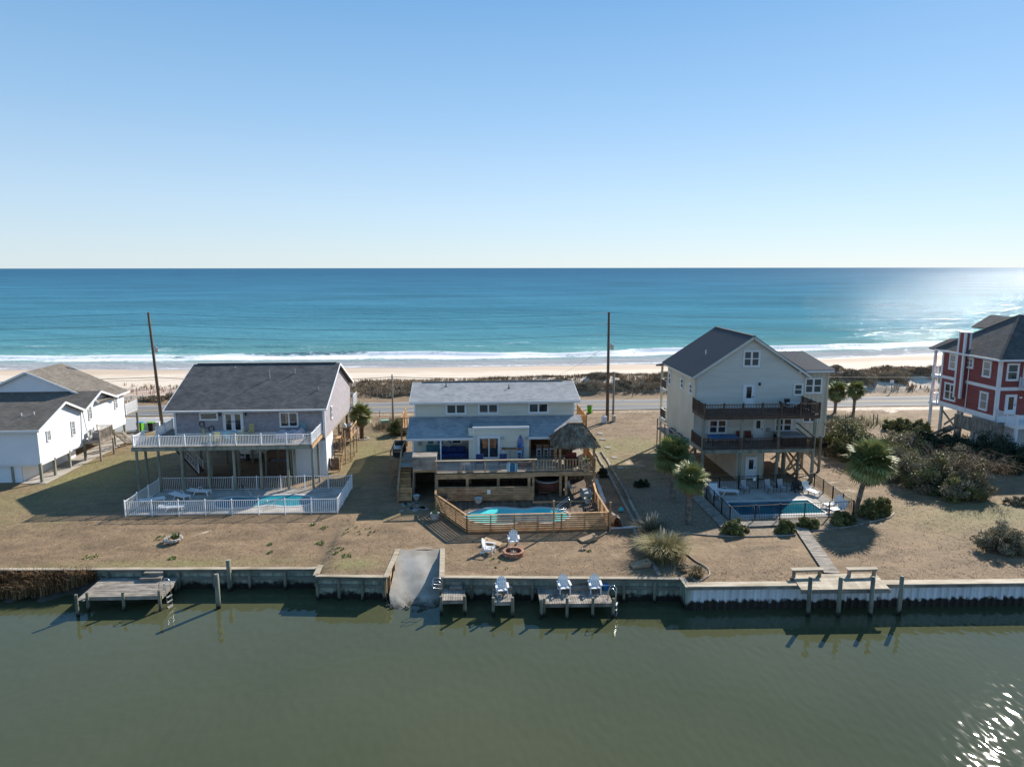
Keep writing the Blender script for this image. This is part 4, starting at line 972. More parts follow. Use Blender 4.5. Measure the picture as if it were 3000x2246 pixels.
stairs(h1, (-25.2, 66.2, 0), (-28.3, 66.2, 3.9), 1.0, 14, (0, 1, 0), M_brown)
for y in (65.65, 66.75): railing(h1, (-25.25, y, .12), (-27.4, y, 2.85), h=.9, post_sp=2.0, pick_sp=.13, postw=.09)
# service platform on the right side
B().box(-13.25, 69.2, 2.35, -11.75, 73.2, 2.43).obj('service_platform', M_tan, h1)
for x, y in ((-11.8, 69.3), (-11.8, 71.2), (-11.8, 73.1), (-12.6, 69.3), (-12.2, 68.5)): post(h1, x, y, -.2, 3.35, .05, M_tan, True)
stairs(h1, (-12.75, 66.6, 0), (-12.75, 69.2, 2.35), .8, 10, (1, 0, 0), M_tan)
for k in range(6): bar((-12.45 + .11 * k, 69.25, 2.35), (-12.45 + .11 * k, 69.25, 3.45), .1, .02, up=(0, 1, 0)).obj('screen_slat', M_brown, h1)
bar((-11.75, 69.3, 3.3), (-11.75, 73.1, 3.3), .05, .1).obj('rail', M_tan, h1); bar((-13.2, 69.3, 3.45), (-11.7, 69.3, 3.45), .05, .08).obj('rail', M_tan, h1)
bar((-11.78, 70, .1), (-11.78, 73, 2.3), .04, .12).obj('brace', M_tan, h1)
gt = thing('slatted_gate', 'small brown slatted gate beside the white store wall', 'gate', (-12.85, 65.9, 0))
for k in range(7): bar((-13.2 + .125 * k, 65.85, .25), (-13.2 + .125 * k, 65.85, 1.3), .11, .02, up=(0, 1, 0)).obj('slat', M_brown, gt)
for x in (-13.28, -12.36): post(gt, x, 65.9, 0, 1.35, .05, M_tan, True)
tk = thing('water_softener_tank', 'pale upright tank on the service platform of the grey house', 'tank', (-12.7, 71.2, 2.43))
B().lathe([(.24, 0), (.25, .05), (.25, .85), (.2, .98), (.08, 1.05), (.07, 1.15)], (-12.7, 71.2, 2.43), 14).obj('body', M_pot, tk, True); tube([(-12.7, 71.2, 3.55), (-13.1, 71.2, 3.6)], .03, 6).obj('pipe', M_galv, tk)
ac_unit('dark air conditioner on service platform of the grey house', (-12.5, 72.4, 2.43), 0, .9)
# ocean-side porch
B().box(-25, 79.0, 3.5, -12.9, 81.6, 3.62).obj('porch_floor', M_grey, h1)
railing(h1, (-13.0, 79.1, 3.62), (-13.0, 81.5, 3.62), h=1.3, post_sp=2.5, pick_sp=.13, postw=.11); railing(h1, (-24.9, 81.5, 3.62), (-13.0, 81.5, 3.62), h=1.2, pick_sp=.6, post_sp=3, postw=.11)
for x in (-24.8, -19, -13.05): post(h1, x, 81.5, -.2, 3.5, .09, M_trim, True)
# things on the deck
tb = thing('patio_table', 'pale glass-topped dining table on the white-railed deck', 'table', (-21.6, 62.4, 4.06))
B().box(-22.7, 61.95, 4.76, -20.5, 62.85, 4.80).obj('table_top', M_pot, tb, bevel=.01)
for x in (-22.55, -20.65):
    for y in (62.05, 62.75): B().box(x - .03, y - .03, 4.06, x + .03, y + .03, 4.76).obj('leg', M_yellow, tb)
slat_chair('yellow slatted chair against the wall by the french door', (-19.75, 64.1, 4.06), rad(8), M_yellow, 'yellow deck chairs')
y0 = [o for o in bpy.data.objects if o.name.startswith('slatted_chair') and o.parent is None][-1]
dup(y0, (-23.1, 62.5, 4.06), rad(90), 'yellow slatted chair at left end of the deck table'); dup(y0, (-20.15, 62.4, 4.06), rad(-90), 'yellow slatted chair at right end of the deck table')
dup(y0, (-21.8, 61.5, 4.06), rad(180), 'yellow slatted chair on the near side of the deck table')
slat_chair('pale blue slatted chair at near right of the deck table', (-20.9, 61.4, 4.06), rad(170), M_sky, 'blue deck chairs')
slat_chair('pale blue slatted chair at right end of the deck by the wall', (-15.2, 64.1, 4.06), rad(-15), M_sky, 'blue deck chairs')
M_cover = mat('mauve_cover_cloth', [(.44, .37, .39), (.55, .47, .49)], 2.5, .9, .3, 8)
cv = B(); g = []; nxx, nyy = 18, 8
for i in range(nxx + 1):
    for j in range(nyy + 1):
        u, v = i / nxx, j / nyy; edge = min(u, 1 - u, v, 1 - v); z = .62 * min(1, edge * 9) * (.85 + .12 * math.sin(u * 17 + v * 5) + .1 * math.cos(v * 9)) + (.22 if u > .82 and .15 < v < .9 else 0); g.append((-17.4 + 2.6 * u + .05 * math.sin(v * 9), 62.5 + 1.2 * v, 4.08 + max(0, z)))
cv.add(g, [(i * (nyy + 1) + j, (i + 1) * (nyy + 1) + j, (i + 1) * (nyy + 1) + j + 1, i * (nyy + 1) + j + 1) for i in range(nxx) for j in range(nyy)], .5)
tag(cv.obj('furniture_cover', M_cover, smooth=True), 'mauve cloth cover draped over furniture on the deck', 'cover')
def coil(label, cx, cz, r, tail):
    pts = [(cx + r * (1 - .03 * k / 8) * math.cos(k * .6) * .9, 64.6 - .02 * (k % 3), cz + r * math.sin(k * .6)) for k in range(44)] + tail
    tag(tube(pts, .022, 5).obj('garden_hose', M_dark, smooth=True), label, 'hose', 'coiled black hoses on the wall')
coil('upper black coiled hose on the grey wall', -24.25, 5.05, .26, [(-24.1, 64.6, 4.8), (-23.9, 64.6, 4.65), (-23.7, 64.6, 4.7)]); coil('lower black coiled hose beside the french door', -23.45, 4.6, .28, [])
# boat on a trailer under the house
bt = thing('motor_boat', 'white outboard motor boat parked under the grey house', 'boat', (-21.9, 71.5, 0)); hull = B(); st_ = []
for y, w, zb, zt in ((69.9, .95, .62, 1.25), (71.2, 1.0, .58, 1.28), (72.8, .95, .6, 1.35), (74.2, .6, .72, 1.45), (75.0, .08, .98, 1.55)):
    st_.append([(-21.9 - w, y, zt), (-21.9 - w * .85, y, zb + .25), (-21.9, y, zb), (-21.9 + w * .85, y, zb + .25), (-21.9 + w, y, zt)])
vs = [p for s in st_ for p in s]; hull.add(vs, [(i * 5 + j, i * 5 + j + 1, i * 5 + j + 6, i * 5 + j + 5) for i in range(4) for j in range(4)] + [(0, 1, 2, 3, 4)] + [(i * 5, i * 5 + 4, i * 5 + 9, i * 5 + 5) for i in range(4)], .5)
hull.obj('hull', M_plastic, bt, smooth=False); B().box(-22.25, 69.45, .9, -21.6, 69.9, 1.75).obj('outboard_motor', M_plastic, bt, bevel=.08); B().box(-22.1, 69.5, .25, -21.8, 69.8, .95).obj('outboard_leg', M_dark, bt)
B().box(-22.5, 71.6, 1.25, -21.3, 72.6, 1.9).obj('console', M_plastic, bt, bevel=.05)
for x in (-22.8, -21.0): tube([(x - .1, 71.0, .32), (x + .1, 71.0, .32)], .3, 14).obj('trailer_wheel', M_dark, bt)
B().box(-22.9, 70, .34, -20.9, 75.5, .44).obj('trailer_frame', M_galv, bt)
wb = thing('board_enclosure', 'brown vertical-board enclosure with blue lid under the grey house', 'enclosure', (-17.9, 65.7, 0))
for k in range(12): B().box(-18.8 + .15 * k, 64.95, 0, -18.8 + .15 * k + .142, 65.0, 1.35).obj('board', M_brown, wb)
for x in (-18.8, -17.04): B().box(x, 65.0, 0, x + .05, 66.3, 1.35).obj('side', M_brown, wb)
B().box(-18.7, 65.02, 1.1, -17.05, 66.2, 1.2).obj('lid', M_bluep, wb)
# pool, slab and fence of the grey house
def smooth_loop(pts, n=6):
    out = []; m = len(pts)
    for i in range(m):
        p0, p1, p2, p3 = (Vector((*pts[(i + k - 1) % m], 0)) for k in range(4))
        for j in range(n):
            t = j / n; q = .5 * ((2 * p1) + (p2 - p0) * t + (2 * p0 - 5 * p1 + 4 * p2 - p3) * t * t + (3 * p1 - p0 - 3 * p2 + p3) * t ** 3); out.append((q.x, q.y))
    return out
def pool_material(name, deep, shallow):
    m = mat(name, [deep, shallow], .5, .06, 0, spec=.5, detail=1); nt = m.node_tree; N = nt.nodes; L = nt.links; p = N['Principled BSDF']; p.inputs['IOR'].default_value = 1.33
    g = N.new('ShaderNodeNewGeometry'); nz = N.new('ShaderNodeTexNoise'); nz.inputs['Scale'].default_value = 3; L.new(g.outputs['Position'], nz.inputs['Vector'])
    b = N.new('ShaderNodeBump'); b.inputs['Strength'].default_value = .25; b.inputs['Distance'].default_value = .02; L.new(nz.outputs[0], b.inputs['Height']); L.new(b.outputs[0], p.inputs['Normal']); return m
def pool(label, loop, z, water, rim, wm, rimm, name='swimming_pool'):
    c = (sum(p[0] for p in loop) / len(loop), sum(p[1] for p in loop) / len(loop)); t = thing(name, label, 'pool', (c[0], c[1], z))
    w = B(); n = len(loop); w.add([(x, y, water) for x, y in loop], [tuple(range(n))], .5); w.obj('water', wm, t)
    o = []; i_ = []
    for k in range(n):
        p = Vector(loop[k]); d = (Vector(loop[(k + 1) % n]) - Vector(loop[k - 1])).normalized(); nn = Vector((d.y, -d.x)); nn = nn if nn.dot(p - Vector(c)) > 0 else -nn
        o.append(tuple(p + nn * rim)); i_.append(tuple(p - nn * .04))
    B().ring(o, i_, z - .06, z + .035).obj('coping', rimm, t); return t, o
M_pool1 = pool_material('pool_water_teal', (.012, .19, .25), (.02, .26, .32)); M_pool2 = pool_material('pool_water_turquoise', (.10, .70, .68), (.14, .78, .74)); M_pool3 = pool_material('pool_water_deep', (.010, .085, .13), (.014, .13, .175))
M_cope = mat('pale_coping', [(.44, .44, .43), (.52, .52, .51)], 2, .6)
lp1 = smooth_loop([(-20.9, 57.4), (-19.9, 58.5), (-18.2, 58.35), (-16.2, 58.7), (-14.2, 58.55), (-12.95, 57.6), (-13.2, 56.2), (-14.6, 55.75), (-16.3, 56.15), (-18.2, 55.7), (-20.2, 55.9)])
tp, o1 = pool('kidney-shaped teal pool inside the white fence', lp1, .1, .07, .25, M_pool1, M_cope)
slab = B(); slab.ring([(-26.6, 54.65), (-10.6, 54.3), (-10.5, 60.25), (-13.3, 60.3), (-26.5, 60.6)], o1, -.12, .1)
structure(slab.obj('pool_deck', M_conc))
fx = thing('white_pool_fence', 'white metal picket fence enclosing the left pool', 'fence', (-18.5, 54.4, 0)); fa = dict(h=1.18, post_sp=2.05, pick_sp=.155, postw=.07, pw=.019, top=(.04, .035), rail_h=.035, cap=M_white, drop=.15)
railing(fx, (-26.76, 54.5, .02), (-10.42, 54.15, .02), **fa); railing(fx, (-10.42, 54.15, .02), (-10.3, 60.45, .02), posts=(False, True), **fa)
railing(fx, (-26.76, 54.5, .02), (-26.65, 60.5, .02), posts=(False, True), **fa); railing(fx, (-26.65, 60.75, .02), (-10.3, 60.45, .02), posts=(False, False), **fa)
lounger('white lounger lying flat nearest the front of the white fence', (-23.6, 55.35, .1), rad(100), 8)
l0 = [o for o in bpy.data.objects if o.name.startswith('sun_lounger') and o.parent is None][-1]
dup(l0, (-24.1, 58.3, .1), rad(60), 'white lounger in the middle of the left pool terrace'); dup(l0, (-22.9, 59.4, .1), rad(80), 'white lounger furthest right beside the left pool'); dup(l0, (-25.9, 57.3, .1), rad(120), 'white lounger against the left end of the white fence')
rl = thing('pool_handrail', 'bent chrome handrail at the back edge of the left pool', 'handrail', (-18.8, 58.9, .1))
tube([(-19.3, 59.5, .1), (-19.35, 59.4, .95), (-19.2, 59.2, 1.0), (-18.3, 58.3, .35), (-18.3, 58.25, .05)], .022, 8).obj('rail', M_steel, rl, True)
rl = thing('pool_ladder', 'pair of short chrome ladder rails at the near edge of left pool', 'ladder', (-16, 55.6, .1))
for x in (-16.2, -15.7): tube([(x, 55.4, .1), (x, 55.4, .6), (x, 55.6, .75), (x, 55.9, .6), (x, 56.0, .0)], .02, 8).obj('rail', M_steel, rl, True)
# ================================================================ cream house with tiki deck (centre)
M_cream = mat('cream_lap_siding', [(.60, .57, .47), (.70, .67, .57)], .5, .75, stretch=(.4, .4, 3))
M_roofg = mat('pale_grey_shingle', [(.29, .30, .31), (.39, .395, .395)], .8, .92, .2, 30, tint=.17)
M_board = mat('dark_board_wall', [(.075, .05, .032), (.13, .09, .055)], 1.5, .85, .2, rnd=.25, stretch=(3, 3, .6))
M_warm = mat('warm_bar_timber', [(.16, .075, .035), (.24, .12, .06)], 2, .7, rnd=.2)
h2 = thing('cream_house', 'cream-sided house with pale grey two-level roof and timber decks', 'house', (2.4, 66, 0))
lap(h2, 'upper_wall', front(64.0), [(-5.0, 5.4), (9.65, 5.4), (9.65, 6.95), (-5.0, 6.95)], M_cream, .15)
for Pq, nm in ((left(-5.0), 'side_wall'), (right(9.65), 'side_wall')): lap(h2, nm, Pq, [(63.98, 2.25), (72, 2.25), (72, 6.95), (68, 7.95), (63.98, 6.95)], M_cream, .15)
lap(h2, 'rear_wall', rear(72.0), [(-5.0, 2.25), (9.65, 2.25), (9.65, 6.95), (-5.0, 6.95)], M_cream, .15)
s1 = Vector((0, 68 - 63.4, 8.13 - 7.08)); s2 = Vector((0, 68 - 72.6, 8.13 - 7.08)); W2 = 15.5
u1 = roof_plane(h2, 'upper_roof', (1, 0, 0), s1, [(0, 0), (W2, 0), (W2, s1.length), (0, s1.length)], M_roofg, origin=(-5.4, 63.4, 7.08)); roof_plane(h2, 'upper_roof', (1, 0, 0), s2, [(0, 0), (W2, 0), (W2, s2.length), (0, s2.length)], M_roofg, origin=(-5.4, 72.6, 7.08))
bar((-4.5, 68, 8.17), (9.1, 68, 8.17), .24, .07).obj('ridge_vent', M_roofd, u1)
for x, y, z in ((-2.2, 66.9, 7.91), (3.75, 66.3, 7.78)):
    b = B(); b.lathe([(.2, -.06), (.16, .0), (.05, .05)], (x, y, z - .02), 10); b.tube([(x, y, z), (x, y, z + .3)], .05, 8); b.obj('vent_pipe', M_roofd, u1)
bar((-5.4, 63.34, 6.95), (10.1, 63.34, 6.95), .05, .2).obj('fascia', M_trim, h2); bar((-5.4, 63.27, 7.01), (10.1, 63.27, 7.01), .1, .09).obj('gutter', M_trim, h2)
for x in (-5.42, 10.12): bar((x, 63.4, 6.99), (x, 68, 8.04), .04, .18).obj('rake_board', M_trim, h2)
for u0, u1_, in ((-2.19, -.28), (.76, 2.69), (5.36, 7.32)): window(h2, front(64.0), u0, u1_, 5.74, 6.79, 2, 1, .13)
for x in (-4.95, 9.6): b = B(); pbox(b, front(64.0), x - .07, x + .07, 5.45, 6.95, 0, .045); b.obj('corner_board', M_trim, h2)
# lower roof with the cut-out for the glazed bay
s3 = Vector((0, 64.0 - 60.45, 5.58 - 4.44)); Ls = s3.length; v2 = Ls * (62.9 - 60.45) / (64 - 60.45)
l1 = roof_plane(h2, 'lower_roof', (1, 0, 0), s3, [(0, 0), (5.82, 0), (5.82, Ls), (0, Ls)], M_roofg, origin=(-5.5, 60.45, 4.44))
roof_plane(h2, 'lower_roof', (1, 0, 0), s3, [(10.62, 0), (15.75, 0), (15.75, Ls), (10.62, Ls)], M_roofg, origin=(-5.5, 60.45, 4.44)); roof_plane(h2, 'lower_roof', (1, 0, 0), s3, [(5.82, v2), (10.62, v2), (10.62, Ls), (5.82, Ls)], M_roofg, origin=(-5.5, 60.45, 4.44))
tube([(3.7, 63.4, 5.3), (3.7, 63.4, 5.95)], .02, 6).obj('antenna', M_galv, l1)
bar((-5.5, 60.4, 4.30), (.33, 60.4, 4.30), .05, .22).obj('fascia', M_trim, h2); bar((-5.5, 60.32, 4.37), (.33, 60.32, 4.37), .11, .09).obj('gutter', M_trim, h2); bar((5.12, 60.4, 4.30), (10.25, 60.4, 4.30), .05, .22).obj('fascia', M_trim, h2)
lap(h2, 'bay_wall', front(60.65), [(-.1, 2.42), (5.15, 2.42), (5.15, 5.22), (-.1, 5.22)], M_cream, .15)
B().box(.25, 60.55, 5.22, 5.2, 63.1, 5.28).obj('bay_roof', M_roofg, h2); bar((.22, 60.53, 5.22), (5.22, 60.53, 5.22), .05, .17).obj('fascia', M_trim, h2)
for x in (.33, 5.13): b = B(); pbox(b, front(60.63), x - .05, x + .05, 2.45, 5.12, 0, .04); b.obj('corner_board', M_trim, h2)
for Pq in (left(-.1), right(5.15)): lap(h2, 'bay_side_wall', Pq, [(60.66, 2.42), (63.2, 2.42), (63.2, 5.2), (60.66, 5.2)], M_cream, .15)
sd = door(h2, front(60.65), .82, 2.5, 2.5, 4.36, (.05, .05, .95, .95), leaves=2, handle=0, fr=.15, name='sliding_door')
for u in (2.85, 4.93):
    l = B(); l.lathe([(.03, .1), (.16, -.02), (.15, -.05)], (u, 60.45, 4.3), 10); l.tube([(u, 60.64, 4.42), (u, 60.45, 4.42)], .02, 6); l.obj('wall_lamp', M_galv, h2)
# porch (left) and bar (right)
lap(h2, 'porch_wall', front(63.5), [(-5.15, 2.42), (-.1, 2.42), (-.1, 5.0), (-5.15, 5.0)], M_cream, .15)
window(h2, front(63.5), -1.7, -.72, 3.08, 3.62, 1, 1, .1)
for k, u in enumerate((-3.85, -2.95, -2.05)):
    b = B(); pbox(b, front(63.5), u, u + .5, 3.15, 3.6, .03, .06)
    tag(b.obj('wall_picture', M_bluep if k == 1 else M_teal), ['left blue picture on the porch wall', 'middle blue picture on the porch wall', 'right blue picture on the porch wall'][k], 'picture', 'blue pictures on the porch wall')
mb_ = B(); pbox(mb_, front(63.5), -4.75, -4.45, 3.05, 3.5, .03, .15); mb_.obj('meter_box', M_ac, h2)
for x in (-4.95, -2.55): post(h2, x, 60.55, 2.42, 4.3, .06, M_trim, True)
for k in range(17): B().box(5.2 + .296 * k, 64.0, 2.42, 5.2 + .296 * k + .285, 64.04, 5.0).obj('bar_wall_board', M_warm, h2)
for x in (5.25, 7.45, 10.1): post(h2, x, 60.6, 2.42, 4.35, .07, M_tan, True)
bc_ = thing('bar_counter', 'dark timber bar counter under the right end of the porch roof', 'bar', (7, 61.9, 2.42))
B().box(5.9, 61.6, 2.42, 9.2, 61.75, 3.4).obj('front_panel', M_board, bc_); B().box(5.8, 61.35, 3.4, 9.3, 62.1, 3.46).obj('counter_top', M_warm, bc_)
def stool(label, loc, rot=0):
    t = thing('bar_stool', label, 'bar stool', loc, rot, 'bar stools at the counter', local=True)
    B().box(-.2, -.2, .72, .2, .2, .77).obj('seat', M_plastic, t); B().box(-.19, -.22, .95, .19, -.19, 1.18).obj('backrest', M_warm, t)
    for x in (-.18, .18):
        bar((x, -.2, 0), (x, -.2, 1.2), .035, .035).obj('leg', M_pot, t); bar((x, .19, 0), (x, .18, .74), .035, .035).obj('leg', M_pot, t)
    for z in (.22, .45): bar((-.18, -.2, z), (.18, -.2, z), .025, .025).obj('rung', M_pot, t)
    return t
for k, x in enumerate((6.1, 6.72, 7.28)): stool(['leftmost white-framed bar stool at the porch bar', 'middle white-framed bar stool at the porch bar', 'rightmost white-framed bar stool at the porch bar'][k], (x, 60.95, 2.42))
# decks
def boards(name, par, x0, x1, y0, y1, z, m, along='x', w=.14, hole=None):
    b = B()
    if along == 'x':
        y = y0
        while y < y1 - .02: b.box(x0, y, z - .04, x1, min(y + w - .01, y1), z + R.uniform(-.003, .003)); y += w
    else:
        x = x0
        while x < x1 - .02:
            segs = [(y0, y1)]
            if hole:
                xm = x + w / 2; cr = []; ys_ = max(y0, 54.15 - (xm + 2.75) * 2.016); segs = [(ys_, y1)]
                for (ax, ay), (bx_, by) in zip(hole, hole[1:] + hole[:1]):
                    if (ax - xm) * (bx_ - xm) < 0: cr.append(ay + (by - ay) * (xm - ax) / (bx_ - ax))
                if len(cr) >= 2: segs = [(ys_, min(cr)), (max(cr), y1)] if min(cr) > ys_ else [(max(cr), y1)]
            for a, e in segs: b.box(x, a, z - .04, min(x + w - .01, x1), e, z + R.uniform(-.003, .003))
            x += w
    o = b.obj(name, m, par); o['kind'] = 'stuff'; return o
M_deckw = mat('brown_deck_boards', [(.11, .075, .05), (.17, .12, .08)], 1.2, .85, .2, tint=.3)
M_greyt = mat('grey_deck_boards', [(.24, .21, .18), (.34, .31, .27)], 1.2, .85, .2, tint=.25)
boards('deck_boards', h2, -2.8, 10.35, 56.5, 60.66, 2.42, M_greyt); boards('deck_boards', h2, -6.0, -2.8, 58.6, 63.5, 2.42, M_greyt); boards('deck_boards', h2, -2.8, 10.2, 60.66, 64.0, 2.4, M_greyt)
bar((-2.85, 56.45, 2.12), (5.15, 56.45, 2.12), .08, .42).obj('deck_beam', M_tan, h2); bar((5.15, 56.45, 2.18), (10.4, 56.45, 2.18), .08, .34).obj('deck_beam', M_tan, h2); bar((10.38, 56.45, 2.18), (10.38, 62, 2.18), .08, .34).obj('deck_beam', M_tan, h2)
for x in (-2.75, -.25, 2.3, 4.85): post(h2, x, 56.55, -.1, 1.95, .11, M_tan, True)
for x, y in ((5.2, 56.6), (7.48, 56.62), (7.95, 56.6), (10.05, 58.5), (10.3, 56.65), (5.2, 60), (10.2, 61.5), (-4.85, 60.5), (0, 60.5)): post(h2, x, y, -.1, 2.2, .1, M_tan, True)
ty = dict(h=1.0, m=M_tan, pw=.09, postw=.1, rail_h=.06)
railing(h2, (-2.75, 56.5, 2.42), (5.2, 56.5, 2.42), post_sp=2.0, top=(.05, .1), cablem=M_galv, **{k: v for k, v in ty.items() if k != 'pw'}); bar((-2.85, 56.47, 3.45), (5.5, 56.47, 3.45), .2, .045).obj('rail_cap', M_cap, h2)
railing(h2, (5.2, 56.5, 2.42), (10.33, 56.5, 2.42), post_sp=2.55, pick_sp=.235, posts=(False, True), top=(.12, .05), **ty); railing(h2, (10.33, 56.5, 2.42), (10.33, 62.0, 2.42), post_sp=2.6, pick_sp=.235, posts=(False, True), top=(.12, .05), **ty)
# boxed bar over the store opening
for k in range(8): B().box(-4.74, 57.2, 2.5 + .137 * k, -2.78, 57.24, 2.5 + .137 * k + .13).obj('clad_board', M_grey, h2)
for x in (-4.74, -2.82): B().box(x, 57.24, 2.5, x + .04, 58.6, 3.58).obj('box_side', M_grey, h2)
for k in range(10): B().box(-4.78, 57.16 + .145 * k, 3.6, -2.74, 57.16 + .145 * k + .138, 3.635).obj('box_top_board', M_grey, h2)
B().box(-4.76, 57.22, 2.3, -2.8, 58.6, 2.48).obj('header', M_tan, h2)
for x in (-4.7, -2.9): post(h2, x, 57.35, -.1, 2.3, .06, M_grey, True)
# ground level: board wall and back
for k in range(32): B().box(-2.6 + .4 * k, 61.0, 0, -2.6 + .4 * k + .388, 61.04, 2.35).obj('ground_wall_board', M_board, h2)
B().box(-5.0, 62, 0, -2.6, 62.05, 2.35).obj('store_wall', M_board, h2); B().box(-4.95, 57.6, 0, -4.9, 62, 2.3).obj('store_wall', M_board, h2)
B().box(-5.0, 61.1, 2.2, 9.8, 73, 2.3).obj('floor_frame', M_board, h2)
for x in (-4.9, -1, 3, 6, 9.6):
    for y in (64, 68, 72.7): post(h2, x, y, -.2, 2.2, .12)
# stairs
stairs(h2, (-5.4, 56.35, .08), (-5.4, 60.25, 2.42), 1.1, 13, (1, 0, 0), M_tan, False, M_gold)
for x in (-5.95,): bar((x, 56.3, 1.0), (x, 60.2, 3.35), .12, .05).obj('hand_rail', M_tan, h2)
for y, z in ((56.4, .05), (58.3, 1.2), (60.2, 2.4)): B().box(-6.0, y - .05, max(0, z - .3), -5.9, y + .05, z + .95).obj('rail_post', M_tan, h2)
for k in range(3): bar((-5.95, 60.2 + 1.1 * k, 3.35), (-5.95, 61.3 + 1.1 * k, 3.35), .1, .05).obj('hand_rail', M_tan, h2)
# side platform with AC and grill
B().box(-7.1, 61.8, 1.95, -6.02, 66.2, 2.05).obj('side_platform', M_tan, h2)
for x, y in ((-7.05, 61.85), (-6.1, 61.85), (-7.05, 64), (-7.05, 66.1)): post(h2, x, y, -.1, 2.9, .06, M_tan, True)
bar((-7.05, 61.85, 2.9), (-7.05, 66.1, 2.9), .12, .05).obj('hand_rail', M_tan, h2); bar((-7.05, 61.85, 2.9), (-6.05, 61.85, 2.9), .12, .05).obj('hand_rail', M_tan, h2); bar((-7.05, 61.8, 2.0), (-6.05, 61.8, 2.0), .05, .25).obj('fascia', M_tan, h2)
ac_unit('black air conditioner on the side platform of the cream house', (-6.5, 65.3, 2.05), 0, 1.15, dark=True)
gr = thing('gas_grill', 'black gas grill with silver hood on the side platform', 'grill', (-6.5, 63.2, 2.05))
B().box(-6.95, 62.95, 2.15, -6.1, 63.45, 2.8).obj('cart', M_dark, gr); tube([(-6.9, 63.2, 2.85), (-6.15, 63.2, 2.85)], .26, 12).obj('hood', M_galv, gr, True); bar((-6.8, 62.9, 2.9), (-6.2, 62.9, 2.9), .03, .03).obj('handle', M_steel, gr)
# rear (road side) deck corners
B().box(-6.9, 69.6, 3.05, -5.15, 75.5, 3.15).obj('rear_deck', M_tan, h2); B().box(9.85, 69.6, 3.05, 11.85, 76, 3.15).obj('rear_deck', M_tan, h2); B().box(-5.15, 72.05, 3.05, 9.85, 75.5, 3.15).obj('rear_deck', M_tan, h2)
railing(h2, (-6.8, 69.7, 3.15), (-5.2, 69.7, 3.15), h=1.15, post_sp=1.7, pick_sp=.22, pw=.09, m=M_tan, top=(.12, .05)); railing(h2, (-6.8, 69.7, 3.15), (-6.8, 75.4, 3.15), h=1.15, post_sp=2, pick_sp=.22, pw=.09, m=M_tan, posts=(False, True), top=(.12, .05))
railing(h2, (9.95, 69.7, 3.15), (11.8, 69.7, 3.15), h=1.15, post_sp=1.9, pick_sp=.22, pw=.09, m=M_gold, top=(.12, .05)); railing(h2, (11.8, 69.7, 3.15), (11.8, 75.9, 3.15), h=1.15, post_sp=2, pick_sp=.22, pw=.09, m=M_gold, posts=(False, True), top=(.12, .05))
for x, y in ((-6.8, 69.75), (11.8, 69.75), (-6.8, 75.4), (11.8, 75.9)): post(h2, x, y, -.2, 3.1, .08, M_tan, True)
slat_chair('pale slatted chair on the road-side deck of the cream house', (10.7, 71.2, 3.15), rad(40), M_pot, 'pale deck chairs')

# ---- tiki hut
M_that = mat('weathered_thatch', [(.17, .115, .072), (.27, .195, .13), (.36, .275, .195)], 1.5, .95, tint=.38)
tk = thing('tiki_hut', 'thatched tiki hut with hipped grey-brown palm roof on the deck', 'hut', (8.9, 58.2, 2.42))
for x in (7.45, 10.28):
    for y in (56.8, 59.6): post(tk, x, y, 2.42, 4.75, .09, M_tan, True)
ex0, ex1, ey0, ey1, ez = 7.15, 10.5, 56.4, 60.0, 4.66; rx0, rx1, ry_, rzz = 8.35, 9.45, 58.15, 6.05
E4 = [Vector(v) for v in ((ex0, ey0, ez), (ex1, ey0, ez), (ex1, ey1, ez), (ex0, ey1, ez))]; RA, RB = Vector((rx0, ry_, rzz)), Vector((rx1, ry_, rzz))
core = B(); core.add([*E4, RA, RB], [(0, 1, 5, 4), (1, 2, 5), (2, 3, 4, 5), (3, 0, 4)], .5); core.obj('roof_core', M_that, tk)
th = []; thF = []; tt = []
for quad in ((E4[0], E4[1], RB, RA), (E4[1], E4[2], RB, RB), (E4[2], E4[3], RA, RB), (E4[3], E4[0], RA, RA)):
    e0, e1, r1, r0 = quad; n_ = (e1 - e0).cross(r0 - e0).normalized(); n_ = n_ if n_.z > 0 else -n_
    for i in range(1700):
        u, v = R.random(), 1 - R.random() ** .8
        if i < 300: v = R.uniform(-.02, .06)
        top = e0.lerp(e1, u).lerp(r0.lerp(r1, u), v); dn = (e0.lerp(e1, u) - r0.lerp(r1, u)).normalized()
        dn = (dn + Vector((R.uniform(-.12, .12), R.uniform(-.12, .12), -.25 if v < .1 else -.02))).normalized(); ln = R.uniform(.35, .75) if v > .1 else R.uniform(.25, .5)
        s = dn.cross(n_).normalized() * R.uniform(.012, .028); o_ = n_ * R.uniform(.01, .09); k = len(th)
        th += [top + o_ - s, top + o_ + s, top + dn * ln + o_ * R.uniform(.5, 1.6) + s, top + dn * ln + o_ * R.uniform(.5, 1.6) - s]; thF.append((k, k + 1, k + 2, k + 3)); tt.append(R.random())
npobj('thatch', np.array([tuple(v) for v in th]), np.array(thF), M_that, tk, tt)['kind'] = 'stuff'
bar(RA + Vector((-.1, 0, .03)), RB + Vector((.1, 0, .03)), .3, .12).obj('ridge_bundle', M_that, tk)
for (a, e) in (((7.45, 56.8, 4.65), (10.28, 56.8, 4.65)), ((7.45, 59.6, 4.65), (10.28, 59.6, 4.65)), ((7.45, 56.8, 4.65), (7.45, 59.6, 4.65)), ((10.28, 56.8, 4.65), (10.28, 59.6, 4.65))): bar(a, e, .1, .12).obj('beam', M_tan, tk)

